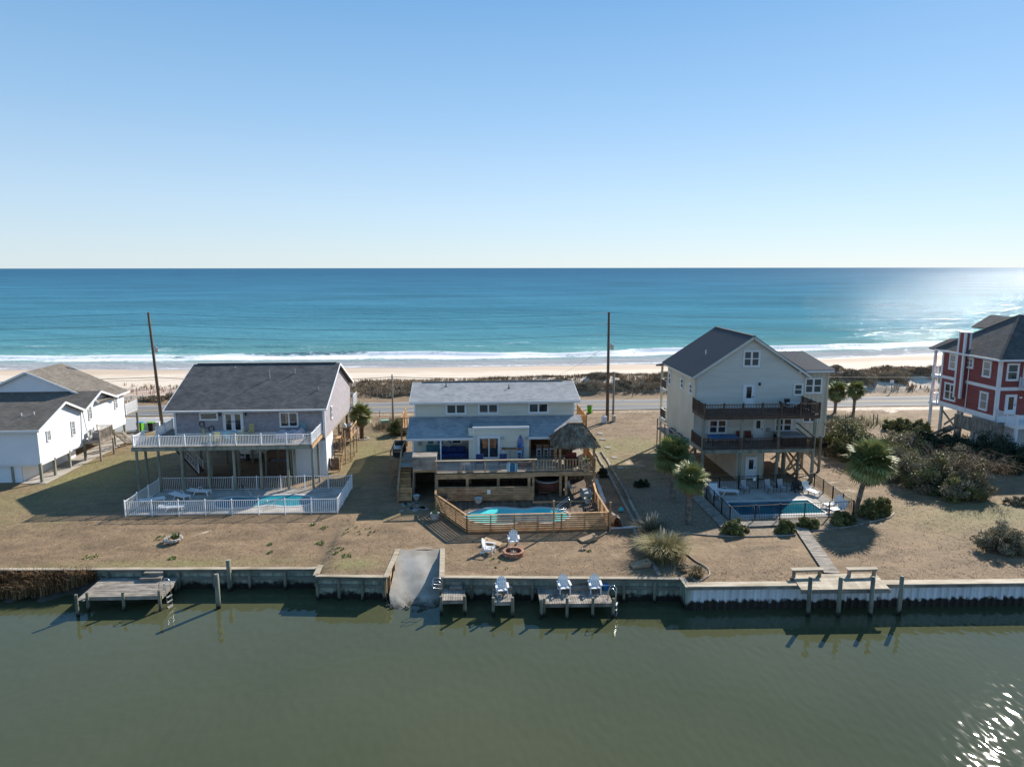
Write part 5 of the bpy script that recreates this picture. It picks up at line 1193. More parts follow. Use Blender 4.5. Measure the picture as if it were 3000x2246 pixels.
# ---- furniture on the deck
sf = thing('outdoor_sofa', 'long navy blue outdoor sofa against the porch', 'sofa', (-1.5, 61.3, 2.42))
B().box(-2.6, 60.95, 2.5, -.4, 61.7, 2.85).obj('seat', M_blue, sf, bevel=.05)
for k in range(3): B().box(-2.58 + .74 * k, 61.5, 2.85, -2.58 + .74 * k + .7, 61.75, 3.35).obj('back_cushion', M_blue, sf, bevel=.07)
for x in (-2.75, -.4): B().box(x, 60.95, 2.42, x + .14, 61.75, 3.08).obj('arm', M_blue, sf, bevel=.04)
def recliner(label, loc, rot):
    t = thing('high_back_deck_chair', label, 'chair', loc, rot, 'navy high-back deck chairs', local=True)
    B().box(-.32, -.3, .38, .32, .3, .48).obj('seat', M_blue, t, bevel=.03); bar((0, .28, .45), (0, .5, 1.28), .62, .08, up=(0, 1, 0)).obj('backrest', M_blue, t, bevel=.03)
    for s in (-1, 1):
        bar((s * .34, -.3, .6), (s * .34, .4, .62), .06, .04).obj('arm', M_dark, t)
        for y in (-.28, .3): bar((s * .34, y, 0), (s * .34, y, .6), .04, .04).obj('leg', M_dark, t)
    return t
recliner('left navy high-back chair seen from behind at the deck rail', (.8, 58.0, 2.42), rad(180)); recliner('right navy high-back chair seen from behind at the deck rail', (2.76, 58.0, 2.42), rad(180))
sb = B(); zs = [2.5 + 2.05 * i / 14 for i in range(15)]; prof_ = []
for i, z in enumerate(zs):
    f = i / 14; w = .27 * math.sin(math.pi * min(1, .12 + .88 * f ** .9)) ** .55 * (1 - max(0, f - .75) * 1.6); prof_.append((max(w, .02), z))
vs = []; [vs.extend([(4.42 - w, 60.52, z), (4.42 + w, 60.52, z), (4.42 + w, 60.58, z), (4.42 - w, 60.58, z)]) for w, z in prof_]
sb.add(vs, [(i * 4 + a, i * 4 + (a + 1) % 4, (i + 1) * 4 + (a + 1) % 4, (i + 1) * 4 + a) for i in range(14) for a in range(4)] + [(56, 57, 58, 59)], .5)
M_surf = mat('surfboard_print', [(.02, .12, .35), (.05, .22, .5), (.55, .62, .68)], 2.2, .3, coat=.5, lo=.4, hi=.66)
sfb = thing('surfboard', 'blue surfboard standing against the bay wall', 'surfboard', (4.42, 60.55, 2.42)); sb.obj('board', M_surf, sfb)
vs = []; [vs.extend([(4.42 - w - .025, 60.53, z), (4.42 + w + .025, 60.53, z), (4.42 + w + .025, 60.59, z), (4.42 - w - .025, 60.59, z)]) for w, z in prof_]
rb_ = B(); rb_.add(vs, [(i * 4 + a, i * 4 + (a + 1) % 4, (i + 1) * 4 + (a + 1) % 4, (i + 1) * 4 + a) for i in range(14) for a in range(4)], .5); rb_.obj('rail_edge', M_red, sfb)
ht = thing('high_bar_table', 'tall narrow table against the bay wall by the surfboard', 'table', (3.55, 60.3, 2.42)); B().box(3.1, 60.1, 3.38, 4.05, 60.5, 3.44).obj('table_top', M_warm, ht); tube([(3.55, 60.3, 2.42), (3.55, 60.3, 3.38)], .04, 8).obj('pedestal', M_galv, ht); B().lathe([(.25, 0), (.25, .03)], (3.55, 60.3, 2.42), 12).obj('base', M_galv, ht)
stool('grey stool at left of the tall bay-wall table', (2.95, 60.25, 2.42)); stool('grey stool at right of the tall bay-wall table, before surfboard', (4.3, 60.15, 2.42))
rk = thing('round_wicker_chair', 'round wicker chair heaped with teal cushions', 'chair', (4.55, 58.2, 2.42)); B().lathe([(.55, 0), (.7, .2), (.75, .5), (.68, .52), (.6, .25), (.1, .22)], (4.55, 58.2, 2.42), 16).obj('basket', M_brown, rk, True)
for k in range(4): B().lathe([(.05, 0), (.3, .06), (.3, .14), (.05, .2)], (4.25 + .2 * k, 58.15 + .1 * (k % 2), 2.72 + .06 * k), 10).obj('cushion', M_teal, rk, True)
M_stripe = mat('striped_towel', [(.05, .12, .22), (.14, .36, .44), (.6, .66, .68)], 5.5, .95, stretch=(1.6, .05, .05), lo=.38, hi=.62, detail=0)
tw = B(); tw.add([(3.0 + .11 * i, 56.42 + .02 * math.sin(i * 2.1), z) for z in (2.45, 3.18) for i in range(9)], [(i, i + 1, i + 10, i + 9) for i in range(8)], .5); tag(tw.obj('striped_towel', M_stripe, smooth=True), 'blue striped towel hanging on the deck rail', 'towel')
adirondack('white adirondack chair at the back of the porch', (-1.95, 62.7, 2.42), 0, M_pot, 'white adirondack chairs')
cbn = thing('storage_cabinet', 'low teal storage cabinet at the porch wall', 'cabinet', (-3.2, 63.1, 2.42)); B().box(-3.95, 62.85, 2.42, -2.55, 63.3, 3.1).obj('carcass', M_teal, cbn, bevel=.02); B().box(-3.9, 62.83, 2.48, -3.28, 62.85, 3.05).obj('cabinet_door', M_teal, cbn); B().box(-3.22, 62.83, 2.48, -2.6, 62.85, 3.05).obj('cabinet_door', M_teal, cbn)
ct = thing('coffee_table', 'small dark table on the porch beside the white chair', 'table', (-1.0, 62.8, 2.42)); B().box(-1.45, 62.5, 2.88, -.5, 63.1, 2.93).obj('table_top', M_grey, ct)
for x in (-1.4, -.56):
    for y in (62.55, 63.05): B().box(x - .03, y - .03, 2.42, x + .03, y + .03, 2.88).obj('leg', M_grey, ct)
patio_chair('white low chair on the deck behind the open railing', (-.35, 57.6, 2.42), rad(200), M_pot, M_pot, 'low deck chairs', True, .5, .8)
lvs = thing('red_armchair', 'dark red cushioned armchair under the tiki hut', 'chair', (8.6, 58.3, 2.42)); M_maroon = mat('maroon_cushion', [(.16, .035, .03), (.24, .06, .05)], 4, .9)
B().box(8.2, 57.9, 2.55, 9.1, 58.6, 2.85).obj('seat', M_maroon, lvs, bevel=.05); B().box(8.2, 58.5, 2.8, 9.1, 58.75, 3.4).obj('backrest', M_maroon, lvs, bevel=.06)
for x in (8.1, 9.1): B().box(x, 57.9, 2.42, x + .12, 58.7, 3.05).obj('arm', M_brown, lvs)
tpot = thing('potted_plant', 'leafy green potted plant at right side of the tiki hut', 'plant', (9.85, 57.5, 2.42)); B().lathe([(.16, 0), (.24, .4), (.2, .4)], (9.85, 57.5, 2.42), 12).obj('pot', M_pot, tpot, True)
M_leafg = mat('bright_leaf', [(.05, .16, .02), (.11, .26, .05)], 4, .6, tint=.3); blades('leaves', np.array([(9.85, 57.5, 2.8)] * 4), .6, .05, 1.0, M_leafg, 14, tpot, .1)

# ---- pool court of the cream house
lp2 = smooth_loop([(-.4, 52.0), (.5, 53.2), (1.9, 53.85), (3.2, 53.6), (4.2, 53.3), (5.4, 53.65), (6.6, 53.2), (7.5, 52.2), (7.2, 50.9), (5.8, 50.2), (4.2, 50.5), (2.4, 50.1), (.6, 50.5)])
pool('bright turquoise kidney pool behind the slat fence', lp2, .3, .27, .16, M_pool2, M_cope)
pc = thing('pool_deck', 'brown board deck around the turquoise pool', 'deck', (3.5, 53, 0)); boards('deck_boards', pc, -2.7, 9.95, 49.35, 56.4, .29, M_deckw, 'y', .14, lp2); boards('deck_boards', pc, -2.7, 10.2, 56.4, 61, .27, M_deckw, 'y', .14)
B().box(5.0, 54.75, .29, 9.8, 54.9, .4).obj('step_board', M_tan, pc); B().box(-.2, 49.3, -.1, 9.97, 49.36, .24).obj('skirt', M_tan, pc)
def slat_fence(label, pts, h, z0, n, sw, m, sp, name='slat_fence'):
    t = thing(name, label, 'fence', (*pts[0], z0), group='horizontal slat fences round the pool')
    for (xa, ya), (xb, yb) in zip(pts[:-1], pts[1:]):
        a, b = Vector((xa, ya, z0)), Vector((xb, yb, z0)); d = b - a; ln = d.length; k = max(1, round(ln / sp)); nn = Vector((d.y, -d.x, 0)).normalized()
        for i in range(k):
            p, q = a + d * (i / k), a + d * ((i + 1) / k); e = d.normalized() * .004
            for j in range(n):
                z = .07 + (h - .12) * (j + .5) / n + R.uniform(-.004, .004); bar(p + e + nn * .05 + Vector((0, 0, z)), q - e + nn * .05 + Vector((0, 0, z)), .036, sw).obj('slat', m, t)
        for i in range(k + 1):
            p = a + d * (i / k); bar(p + Vector((0, 0, -.1)), p + Vector((0, 0, h - .03)), .085, .085).obj('post', m, t)
        bar(a + Vector((0, 0, h)), b + Vector((0, 0, h)), .15, .04).obj('cap_rail', m, t)
    return t
slat_fence('golden slat fence wrapping the front of the turquoise pool', [(-2.8, 55.7), (-2.75, 54.2), (-.27, 49.2), (10.05, 49.2), (10.0, 53.9), (10.3, 57.2)], 1.38, 0, 8, .098, M_gold, 1.75)
slat_fence('weathered slat fence between the pool and the open ground floor', [(-2.75, 55.55), (5.1, 55.3)], 1.2, .3, 7, .125, M_tan, 1.6)
sg = B(); sg.box(1.35, 55.28, .95, 1.62, 55.30, 1.3); tag(sg.obj('paper_notice', M_plastic), 'small white notice fixed to the weathered slat fence', 'sign')
hb = thing('hot_tub', 'round red-brown hot tub under the deck', 'hot tub', (6.55, 58.4, .3)); B().lathe([(.98, 0), (1.02, .05), (1.02, .75), (1.08, .8), (1.08, .86), (.95, .86), (.9, .5)], (6.55, 58.4, .3), 24).obj('shell', mat('hot_tub_cabinet', [(.14, .05, .035), (.2, .075, .055)], 3, .6, stretch=(4, 4, .4)), hb)
B().lathe([(.96, 0), (.96, .09), (.9, .1)], (6.6, 58.5, 1.17), 24).obj('cover', M_dark, hb); B().lathe([(1.09, 0), (1.09, .05), (.97, .05)], (6.55, 58.4, 1.12), 24).obj('rim', M_plastic, hb)
stp = thing('hot_tub_step', 'small red-brown two-tread step before the hot tub', 'steps', (6.15, 56.95, .3)); B().box(5.75, 56.75, .46, 6.55, 57.05, .5).obj('tread', M_warm, stp); B().box(5.75, 57.0, .66, 6.55, 57.3, .7).obj('tread', M_warm, stp)
for x in (5.76, 6.5): B().box(x, 56.78, .3, x + .04, 57.28, .66).obj('side', M_warm, stp)
dbx = thing('deck_box', 'grey storage chest in the pool court corner', 'chest', (9.5, 55.6, .3)); B().box(9.1, 55.0, .3, 9.9, 56.3, .85).obj('chest', M_ac, dbx, bevel=.03); B().box(9.05, 54.95, .86, 9.95, 56.35, .94).obj('lid', M_ac, dbx, bevel=.02)
patio_chair('pale sling chair in the shade beside the hot tub', (8.55, 57.2, .3), rad(60), M_pot, M_steel, 'sling chairs by the hot tub')
adirondack('brown adirondack chair inside the right corner of the slat fence', (9.2, 51.6, .3), rad(-60), M_brown, 'dark adirondack chairs')
for lab, l, r, h, p in (('white pot before the weathered slat fence', (.62, 54.95, .3), .32, .42, None), ('white pedestal planter outside the angled slat fence', (-2.75, 52.2, .0), .34, .5, .3), ('white pot at the foot of the timber stairs', (-4.5, 57.0, .0), .3, .38, None),
                        ('white pot with dry twigs in the left pool corner', (-2.1, 55.15, .3), .28, .35, .65), ('white pot in front of the grey storage chest', (9.4, 54.3, .3), .3, .42, .25)): pot(lab, l, r, h, p)
rl = thing('pool_handrail', 'bent chrome grab rail at the right end of turquoise pool', 'handrail', (7.2, 52.9, .3))
for dy in (0, .45): tube([(7.75, 52.55 + dy, .3), (7.75, 52.55 + dy, 1.25), (7.6, 52.5 + dy, 1.32), (6.75, 52.4 + dy, .72), (6.65, 52.4 + dy, .6), (6.8, 52.42 + dy, .5), (7.4, 52.5 + dy, .55), (7.5, 52.5 + dy, .3)], .022, 8).obj('rail', M_steel, rl, True)
for x, y, h, lab in ((6.0, 48.9, 2.42, 'bare timber post standing before the middle of the slat fence'), (10.15, 48.98, 2.2, 'bare timber post at the right corner of the slat fence')):
    t = thing('timber_post', lab, 'post', (x, y, 0), group='bare posts at the slat fence'); B().box(x - .06, y - .06, -.2, x + .06, y + .06, h).obj('shaft', M_tan, t, bevel=.008); B().box(x - .065, y - .065, h, x + .065, y + .065, h + .02).obj('top', M_tan, t)
tp_ = B(); g = []
for i in range(15):
    for j in range(9):
        u, v = i / 14, j / 8; x = 10.45 + .75 * v + .1 * math.sin(u * 7); y = 49.4 + 2.4 * u; z = .95 * math.sin(math.pi * min(1, .1 + v * .9)) * (1 - .45 * u) + .06 * math.sin(u * 15 + v * 9); g.append((x, y, max(.01, z)))
tp_.add(g, [(i * 9 + j, (i + 1) * 9 + j, (i + 1) * 9 + j + 1, i * 9 + j + 1) for i in range(14) for j in range(8)], .5)
tag(tp_.obj('tarpaulin', mat('tan_tarpaulin', [(.30, .25, .18), (.42, .36, .27)], 3, .8, .3), smooth=True), 'crumpled tan tarpaulin outside the right corner of the slat fence', 'tarpaulin')
tag(B().lathe([(.02, 0), (.13, .04), (.2, .13), (.21, .21), (.17, .32), (.08, .39), (.02, .4)], (11.83, 53.0, .0), 16).obj('beach_ball', mat('aqua_rubber', [(.05, .42, .48)], 1, .4), smooth=True), 'aqua ball lying beside the railway sleepers', 'ball')
def sleeper_row(label, pts, w=.22, n=5):
    t = thing('timber_edging', label, 'edging', (*pts[0], 0), group='old sleepers laid on the ground')
    for (xa, ya), (xb, yb) in zip(pts[:-1], pts[1:]):
        k = max(1, round(math.hypot(xb - xa, yb - ya) / 2.5))
        for i in range(k):
            f, g_ = i / k, (i + 1) / k - .006; o_ = R.uniform(-.04, .04); bar((xa + (xb - xa) * f + o_, ya + (yb - ya) * f, .06 + R.uniform(-.03, .02)), (xa + (xb - xa) * g_ + o_, ya + (yb - ya) * g_, .06 + R.uniform(-.03, .02)), w, .18).obj('sleeper', M_grey, t)
sleeper_row('left line of grey sleepers running beside the cream house', [(13.05, 71.3), (12.75, 61), (12.3, 50.2)]); sleeper_row('right line of grey sleepers running beside the cream house', [(13.75, 71.3), (13.4, 61), (12.75, 50.2)]); sleeper_row('sleepers running from the pampas grass down to bulkhead', [(12.0, 49.3), (11.85, 46.5), (11.65, 41.1)])
tag(bar((10.3, 49.45, .05), (12.6, 49.6, .05), .1, .1).obj('white_board', M_trim), 'white board laid on the ground right of the slat fence', 'board')
M_path = mat('pale_paver', [(.25, .225, .19), (.34, .31, .265)], 3, .9, .2, rnd=.15); pv = B().lathe([(.33, -.05), (.35, .02), (.33, .05)], (0, 0, 0), 9).mesh('paver', M_path)
sp_ = thing('stepping_stones', 'row of pale round stepping stones right of the cream house', 'stepping stones', (14.8, 72, 0))
for x, y in ((15.1, 79.6), (14.9, 76.8), (14.75, 73.1), (14.6, 69.1), (14.45, 65.4)): inst(pv, 'paver', (x, y, .02), sp_, (0, 0, R.random() * 6), (1.3, 1, 1))
bs = thing('border_stones', 'line of white border blocks along the right house wall', 'edging', (11.2, 59, 0)); bkx = B().box(-.16, -.2, 0, .16, .2, .18).mesh('block', M_pot)
for k in range(13): inst(bkx, 'block', (11.35 - .022 * k * 1.6, 61.4 - .5 * k, -.02), bs, (0, 0, R.uniform(-.15, .15)))
fl = thing('flagstone_path', 'irregular flagstones at the foot of the timber stairs', 'paving', (-4.8, 55.3, 0))
for k in range(16):
    b = B(); a0_ = R.random() * 6; n = 6; x, y = R.uniform(-5.9, -3.4), R.uniform(54.3, 56.2); rr = R.uniform(.2, .36)
    b.plate([(x + rr * R.uniform(.8, 1.1) * math.cos(a0_ + i * 6.283 / n), y + rr * R.uniform(.7, 1) * math.sin(a0_ + i * 6.283 / n), .045) for i in range(n)], .08); b.obj('flagstone', M_path, fl)
# ================================================================ tall taupe house (right of centre)
M_taupe = mat('taupe_lap_siding', [(.56, .54, .485), (.65, .63, .57)], .5, .75, stretch=(.4, .4, 3))
M_batten = mat('taupe_board_siding', [(.52, .465, .365), (.61, .55, .44)], .5, .75)
M_metal = mat('dark_metal_roof', [(.095, .10, .108), (.12, .125, .133)], .6, .85, metal=0, spec=.04)
M_seam_highlight = mat('metal_roof_seam_highlight', [(.17, .175, .185)], 1, .7, spec=.1)  # seams share the roof colour; their highlight is painted in as lighter grey
h3 = thing('taupe_house', 'tall taupe three-storey house with dark metal gable roof and brown decks', 'house', (25.8, 67.5, 0))
A0, A1, C0, C1, FZ, EZ = 20.65, 30.9, 63.0, 71.7, 2.87, 9.15
apz = 12.75
gab = [(A0, FZ), (A1, FZ), (A1, EZ), (25.78, apz), (A0, EZ)]
lap(h3, 'front_wall', front(C0), gab, M_taupe, .17); lap(h3, 'rear_wall', rear(C1 + .3), gab, M_taupe, .17)
lap(h3, 'side_wall', left(A0), [(C0, FZ), (C1 + .3, FZ), (C1 + .3, EZ), (C0, EZ)], M_batten, .3, .006); lap(h3, 'side_wall', right(A1), [(C0, FZ), (C1, FZ), (C1, EZ), (C0, EZ)], M_taupe, .17)
B().box(A0, C0, FZ - .3, A1, C1, FZ).obj('floor_frame', M_taupe, h3)
def metal_roof(par, A, S, O, w, sp, name='roof', poly=None):
    """plate with standing seams, A along the eave, S up the slope"""
    A, O = Vector(A), Vector(O); S = Vector(S); ln = S.length; Sn = S.normalized(); n = A.cross(Sn); n = n if n.z > 0 else -n
    pts = [O, O + A * w, O + A * w + S, O + S]; b = B(); b.plate(pts if A.cross(Sn).z > 0 else pts[::-1], .1); r = b.obj(name, M_metal, par)
    k = round(w / sp); rm = bar(Vector((0, 0, 0)), S, .06, .08, up=n).mesh('seam', M_seam_highlight)
    for i in range(k + 1): inst(rm, 'seam', O + A * (w * i / k) + n * .02, par).parent = r
    return r
RL, RY0, RY1 = apz + .12, 62.6, 72.7
metal_roof(h3, (0, 1, 0), (25.78 - 20.22, 0, RL - 9.2), (20.22, RY0, 9.2), RY1 - RY0, .3); metal_roof(h3, (0, 1, 0), (25.78 - 31.34, 0, RL - 9.2), (31.34, RY0, 9.2), RY1 - RY0, .3)
bar((25.78, RY0, RL + .04), (25.78, RY1, RL + .04), .32, .05).obj('ridge_cap', M_metal, h3)
for x, s in ((20.22, 1), (31.34, -1)): bar((x, RY0 - .01, 9.06), (25.78, RY0 - .01, RL - .14), .05, .2).obj('rake_board', M_taupe, h3)
bar((20.22, RY0, 9.1), (20.22, RY1, 9.1), .06, .14).obj('fascia', M_taupe, h3)
for x in (A0 + .05, A1 - .05): b = B(); pbox(b, front(C0), x - .08, x + .08, FZ, EZ, 0, .05); b.obj('corner_board', M_batten, h3)
pipe_vent(h3, 22.6, 66.2, 10.85, .4, M_trim)
P = front(C0)
window(h3, P, 24.98, 26.58, 10.02, 11.57, 2, 2, .12); window(h3, P, 29.9, 30.8, 7.32, 8.45, 1, 2, .1); window(h3, P, 22.03, 23.78, 3.8, 5.2, 2, 2, .12); window(h3, P, 28.3, 30.0, 3.9, 5.25, 2, 2, .12)
door(h3, P, 25.22, 26.18, 6.24, 8.36, (.24, .42, .76, .92)); door(h3, P, 26.3, 27.2, 3.2, 5.15, (.28, .55, .72, .92))
for u0, u1_, z0, z1 in ((70.7, 71.5, 7.1, 8.55), (66.4, 67.25, 7.42, 8.46), (63.6, 64.5, 7.4, 8.4)): window(h3, left(A0), u0, u1_, z0, z1, 1, 2, .09)
for u, z in ((26.65, 8.45),):
    l = B(); pbox(l, P, u - .07, u + .07, z - .14, z + .12, .02, .2); l.obj('wall_lamp', M_black, h3)
l = B(); pbox(l, P, 28.65, 28.75, 10.55, 10.7, .02, .1); pbox(l, P, 21.75, 21.95, 9.6, 9.68, .02, .1); l.obj('flood_lamp', M_trim, h3)
mb_ = B(); pbox(mb_, P, 27.55, 27.9, 3.95, 4.3, .03, .18); mb_.obj('meter_box', M_ac, h3)
# right wing
lap(h3, 'wing_front_wall', front(63.25), [(A1, 3.36), (33.3, 3.36), (33.3, 9.6), (A1, 9.6)], M_batten, .41, .008); lap(h3, 'wing_side_wall', right(33.3), [(63.25, 3.36), (71, 3.36), (71, 9.6), (63.25, 9.6)], M_batten, .41, .008)
b = B()
for k in range(6): pbox(b, front(63.24), A1 + .1 + .41 * k, A1 + .14 + .41 * k, 3.4, 9.5, 0, .03)
b.obj('batten_strips', M_batten, h3)['kind'] = 'stuff'
metal_roof(h3, (1, 0, 0), (0, 69.3 - 62.8, 10.66 - 9.66), (30.2, 62.8, 9.66), 3.4, .24, 'wing_roof'); metal_roof(h3, (1, 0, 0), (0, 69.3 - 75, 10.66 - 9.66), (30.2, 75, 9.66), 3.4, .8, 'wing_roof')
bar((30.2, 62.78, 9.55), (33.6, 62.78, 9.55), .05, .16).obj('fascia', M_trim, h3); window(h3, front(63.25), 31.06, 32.72, 7.44, 8.92, 2, 2, .1); window(h3, front(63.25), 31.06, 32.5, 4.7, 5.4, 2, 1, .08)
b = B(); pbox(b, front(63.24), A1, 33.3, 4.42, 4.58, .02, .06); pbox(b, front(63.24), 33.18, 33.34, 3.36, 9.6, .02, .06); b.obj('wing_trim', M_batten, h3)
B().box(A1, 63.3, 3.2, 33.3, 71, 3.38).obj('wing_floor', M_batten, h3)
# ground enclosure
def battens(P_, u0, u1_, z0, z1, nm):
    b = B(); pbox(b, P_, u0, u1_, z0, z1, -.05, 0); 
    k = round((u1_ - u0) / .4)
    for i in range(k + 1): u = u0 + (u1_ - u0) * i / k; pbox(b, P_, u - .02, u + .02, z0, z1, 0, .025)
    b.obj(nm, M_batten, h3)
battens(front(61.2), 24.1, 26.7, 0, 2.57, 'store_wall'); battens(left(24.1), 61.2, 70, 0, 2.57, 'store_wall'); battens(right(26.7), 61.2, 70, 0, 2.57, 'store_wall'); battens(rear(70), 24.1, 26.7, 0, 2.57, 'store_wall')
door(h3, front(61.17), 25.05, 25.95, .02, 2.0, (.25, .45, .75, .9)); lv = B(); pbox(lv, front(61.17), 26.2, 26.55, .1, .5, 0, .04); lv.obj('vent_grille', M_pot, h3)
# decks
for nm, zf, x0, x1, m in (('upper', 6.2, 20.5, 30.8, M_brown), ('lower', 3.15, 20.5, 30.45, M_post)):
    dk_ = B()
    for k in range(23): dk_.bar((x0, 59.66 + .146 * k, zf - .02), (x1, 59.66 + .146 * k, zf - .02), .138, .04)
    dk_.obj('deck_boards', M_grey if nm == 'lower' else M_brown, h3)['kind'] = 'stuff'
    bar((x0 - .03, 59.58, zf - .17), (x1 + .03, 59.58, zf - .17), .07, .3).obj('deck_beam', m, h3)
    for x in (x0, x1): bar((x, 59.6, zf - .17), (x, 63, zf - .17), .07, .3).obj('deck_beam', m, h3)
rr = dict(h=1.02, m=M_brown, pw=.04, postw=.13, top=(.1, .05), rail_h=.06)
railing(h3, (20.5, 59.62, 6.2), (30.8, 59.62, 6.2), post_sp=1.75, pick_sp=.14, cap=M_brown, drop=.28, **rr)
railing(h3, (20.5, 59.62, 6.2), (20.5, 62.9, 6.2), post_sp=1.7, pick_sp=.14, posts=(False, True), **rr); railing(h3, (30.8, 59.62, 6.2), (30.8, 62.9, 6.2), post_sp=1.7, pick_sp=.14, posts=(False, True), **rr)
railing(h3, (20.5, 59.62, 3.15), (30.45, 59.62, 3.15), post_sp=3.3, pick_sp=.14, **rr); railing(h3, (20.5, 59.62, 3.15), (20.5, 62.9, 3.15), post_sp=3.3, pick_sp=.14, posts=(False, True), **rr)
bar((30.45, 59.6, 4.2), (30.45, 63, 4.75), .05, .12).obj('side_brace_rail', M_post, h3); bar((30.45, 59.6, 3.7), (30.45, 63, 4.2), .05, .12).obj('side_brace_rail', M_post, h3)
for x in (20.5, 23.9, 27.27, 30.53): post(h3, x, 59.75, -.2, 5.95, .15)
for x, y in ((28.65, 61.3), (29.9, 61.2), (29.5, 63.4), (31.9, 64.5), (21, 63.3), (21, 67), (21, 71), (30.7, 67), (30.7, 71), (28, 67), (33, 67), (33, 70.8)): post(h3, x, y, -.2, 2.6, .14)
post(h3, 32.9, 63.1, -.2, 3.3, .14)
for a, e in (((28.65, 61.3, .3), (29.9, 61.2, 2.5)), ((28.65, 61.3, 2.5), (29.9, 61.2, .3)), ((29.9, 61.25, .2), (31.9, 64.5, 2.5)), ((29.9, 61.3, 2.5), (31.9, 64.5, .4)), ((32.9, 63.1, .4), (31.0, 63.4, 2.6)), ((30.6, 59.9, .3), (29.5, 63.4, 2.4)), ((21, 63.4, .2), (21, 67, 2.5)), ((21, 63.4, 2.5), (21, 67, .2))): bar(a, e, .05, .2).obj('cross_brace', M_tan, h3)
# ocean-side porch seen past the left wall
for zf in (6.35, 3.15): B().box(20.5, 72.05, zf - .25, 30.9, 74.3, zf).obj('porch_floor', M_taupe, h3); railing(h3, (20.6, 72.1, zf), (20.6, 74.2, zf), h=1.0, m=M_taupe, pm=M_brown, pw=.09, pick_sp=.11, post_sp=2.1, postw=.09); railing(h3, (20.6, 74.2, zf), (30.9, 74.2, zf), h=1.0, m=M_taupe, pm=M_brown, pw=.09, pick_sp=.8, post_sp=3.4, postw=.09)
for x in (20.65, 25.8, 30.85): post(h3, x, 74.15, -.2, 8.6, .1, M_batten, True)
metal_roof(h3, (1, 0, 0), (0, 72.1 - 74.7, 9.15 - 8.65), (20.1, 74.7, 8.65), 11, .6, 'porch_roof')
# service platform on the left with galvanised rail
B().box(19.7, 63.6, 2.3, 20.62, 72.2, 2.38).obj('service_platform', M_grey, h3)
for y in (63.7, 66.5, 69.3, 72.1): post(h3, 19.75, y, -.2, 3.35, .045, M_grey, True)
bar((19.75, 63.7, 3.35), (19.75, 72.1, 3.35), .05, .05).obj('hand_rail', M_galv, h3); bar((19.75, 63.7, 2.85), (19.75, 72.1, 2.85), .04, .04).obj('hand_rail', M_galv, h3)
ac_unit('white air conditioner nearest the front on the taupe house platform', (20.2, 64.6, 2.38), 0, .85); ac_unit('grey air conditioner in the middle of the taupe house platform', (20.2, 66.4, 2.38), 0, .85); ac_unit('grey air conditioner furthest back on the taupe house platform', (20.2, 68.6, 2.38), 0, .85)
# things on the decks
jt = thing('spa_tub', 'square hot tub with grey cover on the lower brown deck', 'hot tub', (29.2, 61.4, 3.15)); B().box(28.0, 60.35, 3.15, 30.2, 62.45, 3.95).obj('cabinet', M_dark, jt, bevel=.04); B().box(27.95, 60.3, 3.96, 30.25, 62.5, 4.06).obj('cover', M_ac, jt, bevel=.03); bar((28.0, 61.4, 4.075), (30.2, 61.4, 4.075), .05, .01).obj('cover_seam', M_dark, jt)
pg = thing('blue_table', 'long flat blue-topped table on the lower brown deck', 'table', (22.9, 61.5, 3.15)); B().box(21.6, 60.8, 3.88, 24.25, 62.3, 3.92).obj('table_top', M_bluep, pg)
for x in (21.8, 24.05):
    for y in (60.95, 62.15): B().box(x - .03, y - .03, 3.15, x + .03, y + .03, 3.88).obj('leg', M_dark, pg)
pt = thing('patio_table', 'pale round patio table on the upper brown deck', 'table', (29.2, 61.0, 6.2)); B().lathe([(.75, 0), (.77, .03), (.75, .05)], (29.2, 61.0, 6.9), 20).obj('table_top', M_pot, pt); tube([(29.2, 61.0, 6.2), (29.2, 61.0, 6.9)], .05, 8).obj('pedestal', M_dark, pt)
for k, (a, w) in enumerate(((0, 'right of'), (1.7, 'behind'), (3.1, 'left of'), (4.6, 'in front of'))): patio_chair('dark mesh chair %s the round table on upper deck' % w, (29.2 + 1.0 * math.cos(a), 61.0 + .95 * math.sin(a), 6.2), a - math.pi / 2, M_dark, M_black, 'dark chairs round the upper deck table')
patio_chair('dark red chair beside the long blue-topped table', (24.9, 62.4, 3.15), 0, M_maroon, M_black, 'dark red lower deck chairs'); patio_chair('dark red chair beside the lower deck door', (25.7, 62.4, 3.15), 0, M_maroon, M_black, 'dark red lower deck chairs')
# pool court
lp3 = [(20.85, 51.5), (27.75, 51.55), (27.75, 54.7), (20.95, 54.65)]
_, o3 = pool('rectangular dark blue pool inside the black fence', lp3, .06, .03, .28, M_pool3, M_cope)
sl3 = B(); sl3.ring([(19.65, 50.35), (29.4, 50.95), (29.9, 58.3), (27, 60.4), (19.8, 60.4)], o3, -.12, .06); structure(sl3.obj('pool_deck', M_conc))
bf = thing('black_pool_fence', 'black metal picket fence enclosing the rectangular pool', 'fence', (24.5, 50.4, 0)); bfa = dict(h=1.2, m=M_black, post_sp=1.9, pick_sp=.135, postw=.07, pw=.018, top=(.035, .035), rail_h=.03, drop=.1)
railing(bf, (19.55, 50.25, .04), (29.55, 50.9, .04), **bfa); railing(bf, (29.55, 50.9, .04), (30.15, 58.4, .04), posts=(False, True), **bfa); railing(bf, (19.55, 50.25, .04), (19.65, 57.6, .04), posts=(False, True), **bfa); railing(bf, (19.65, 57.6, .04), (30.15, 58.4, .04), posts=(False, False), **bfa)
lounger('white lounger with raised back at far left of black fence', (20.45, 56.3, .06), rad(-10), 60); l0 = [o for o in bpy.data.objects if o.name.startswith('sun_lounger') and o.parent is None][-1]
lounger('white flat lounger lying crosswise at left of dark blue pool', (21.7, 56.7, .06), rad(82), 10)
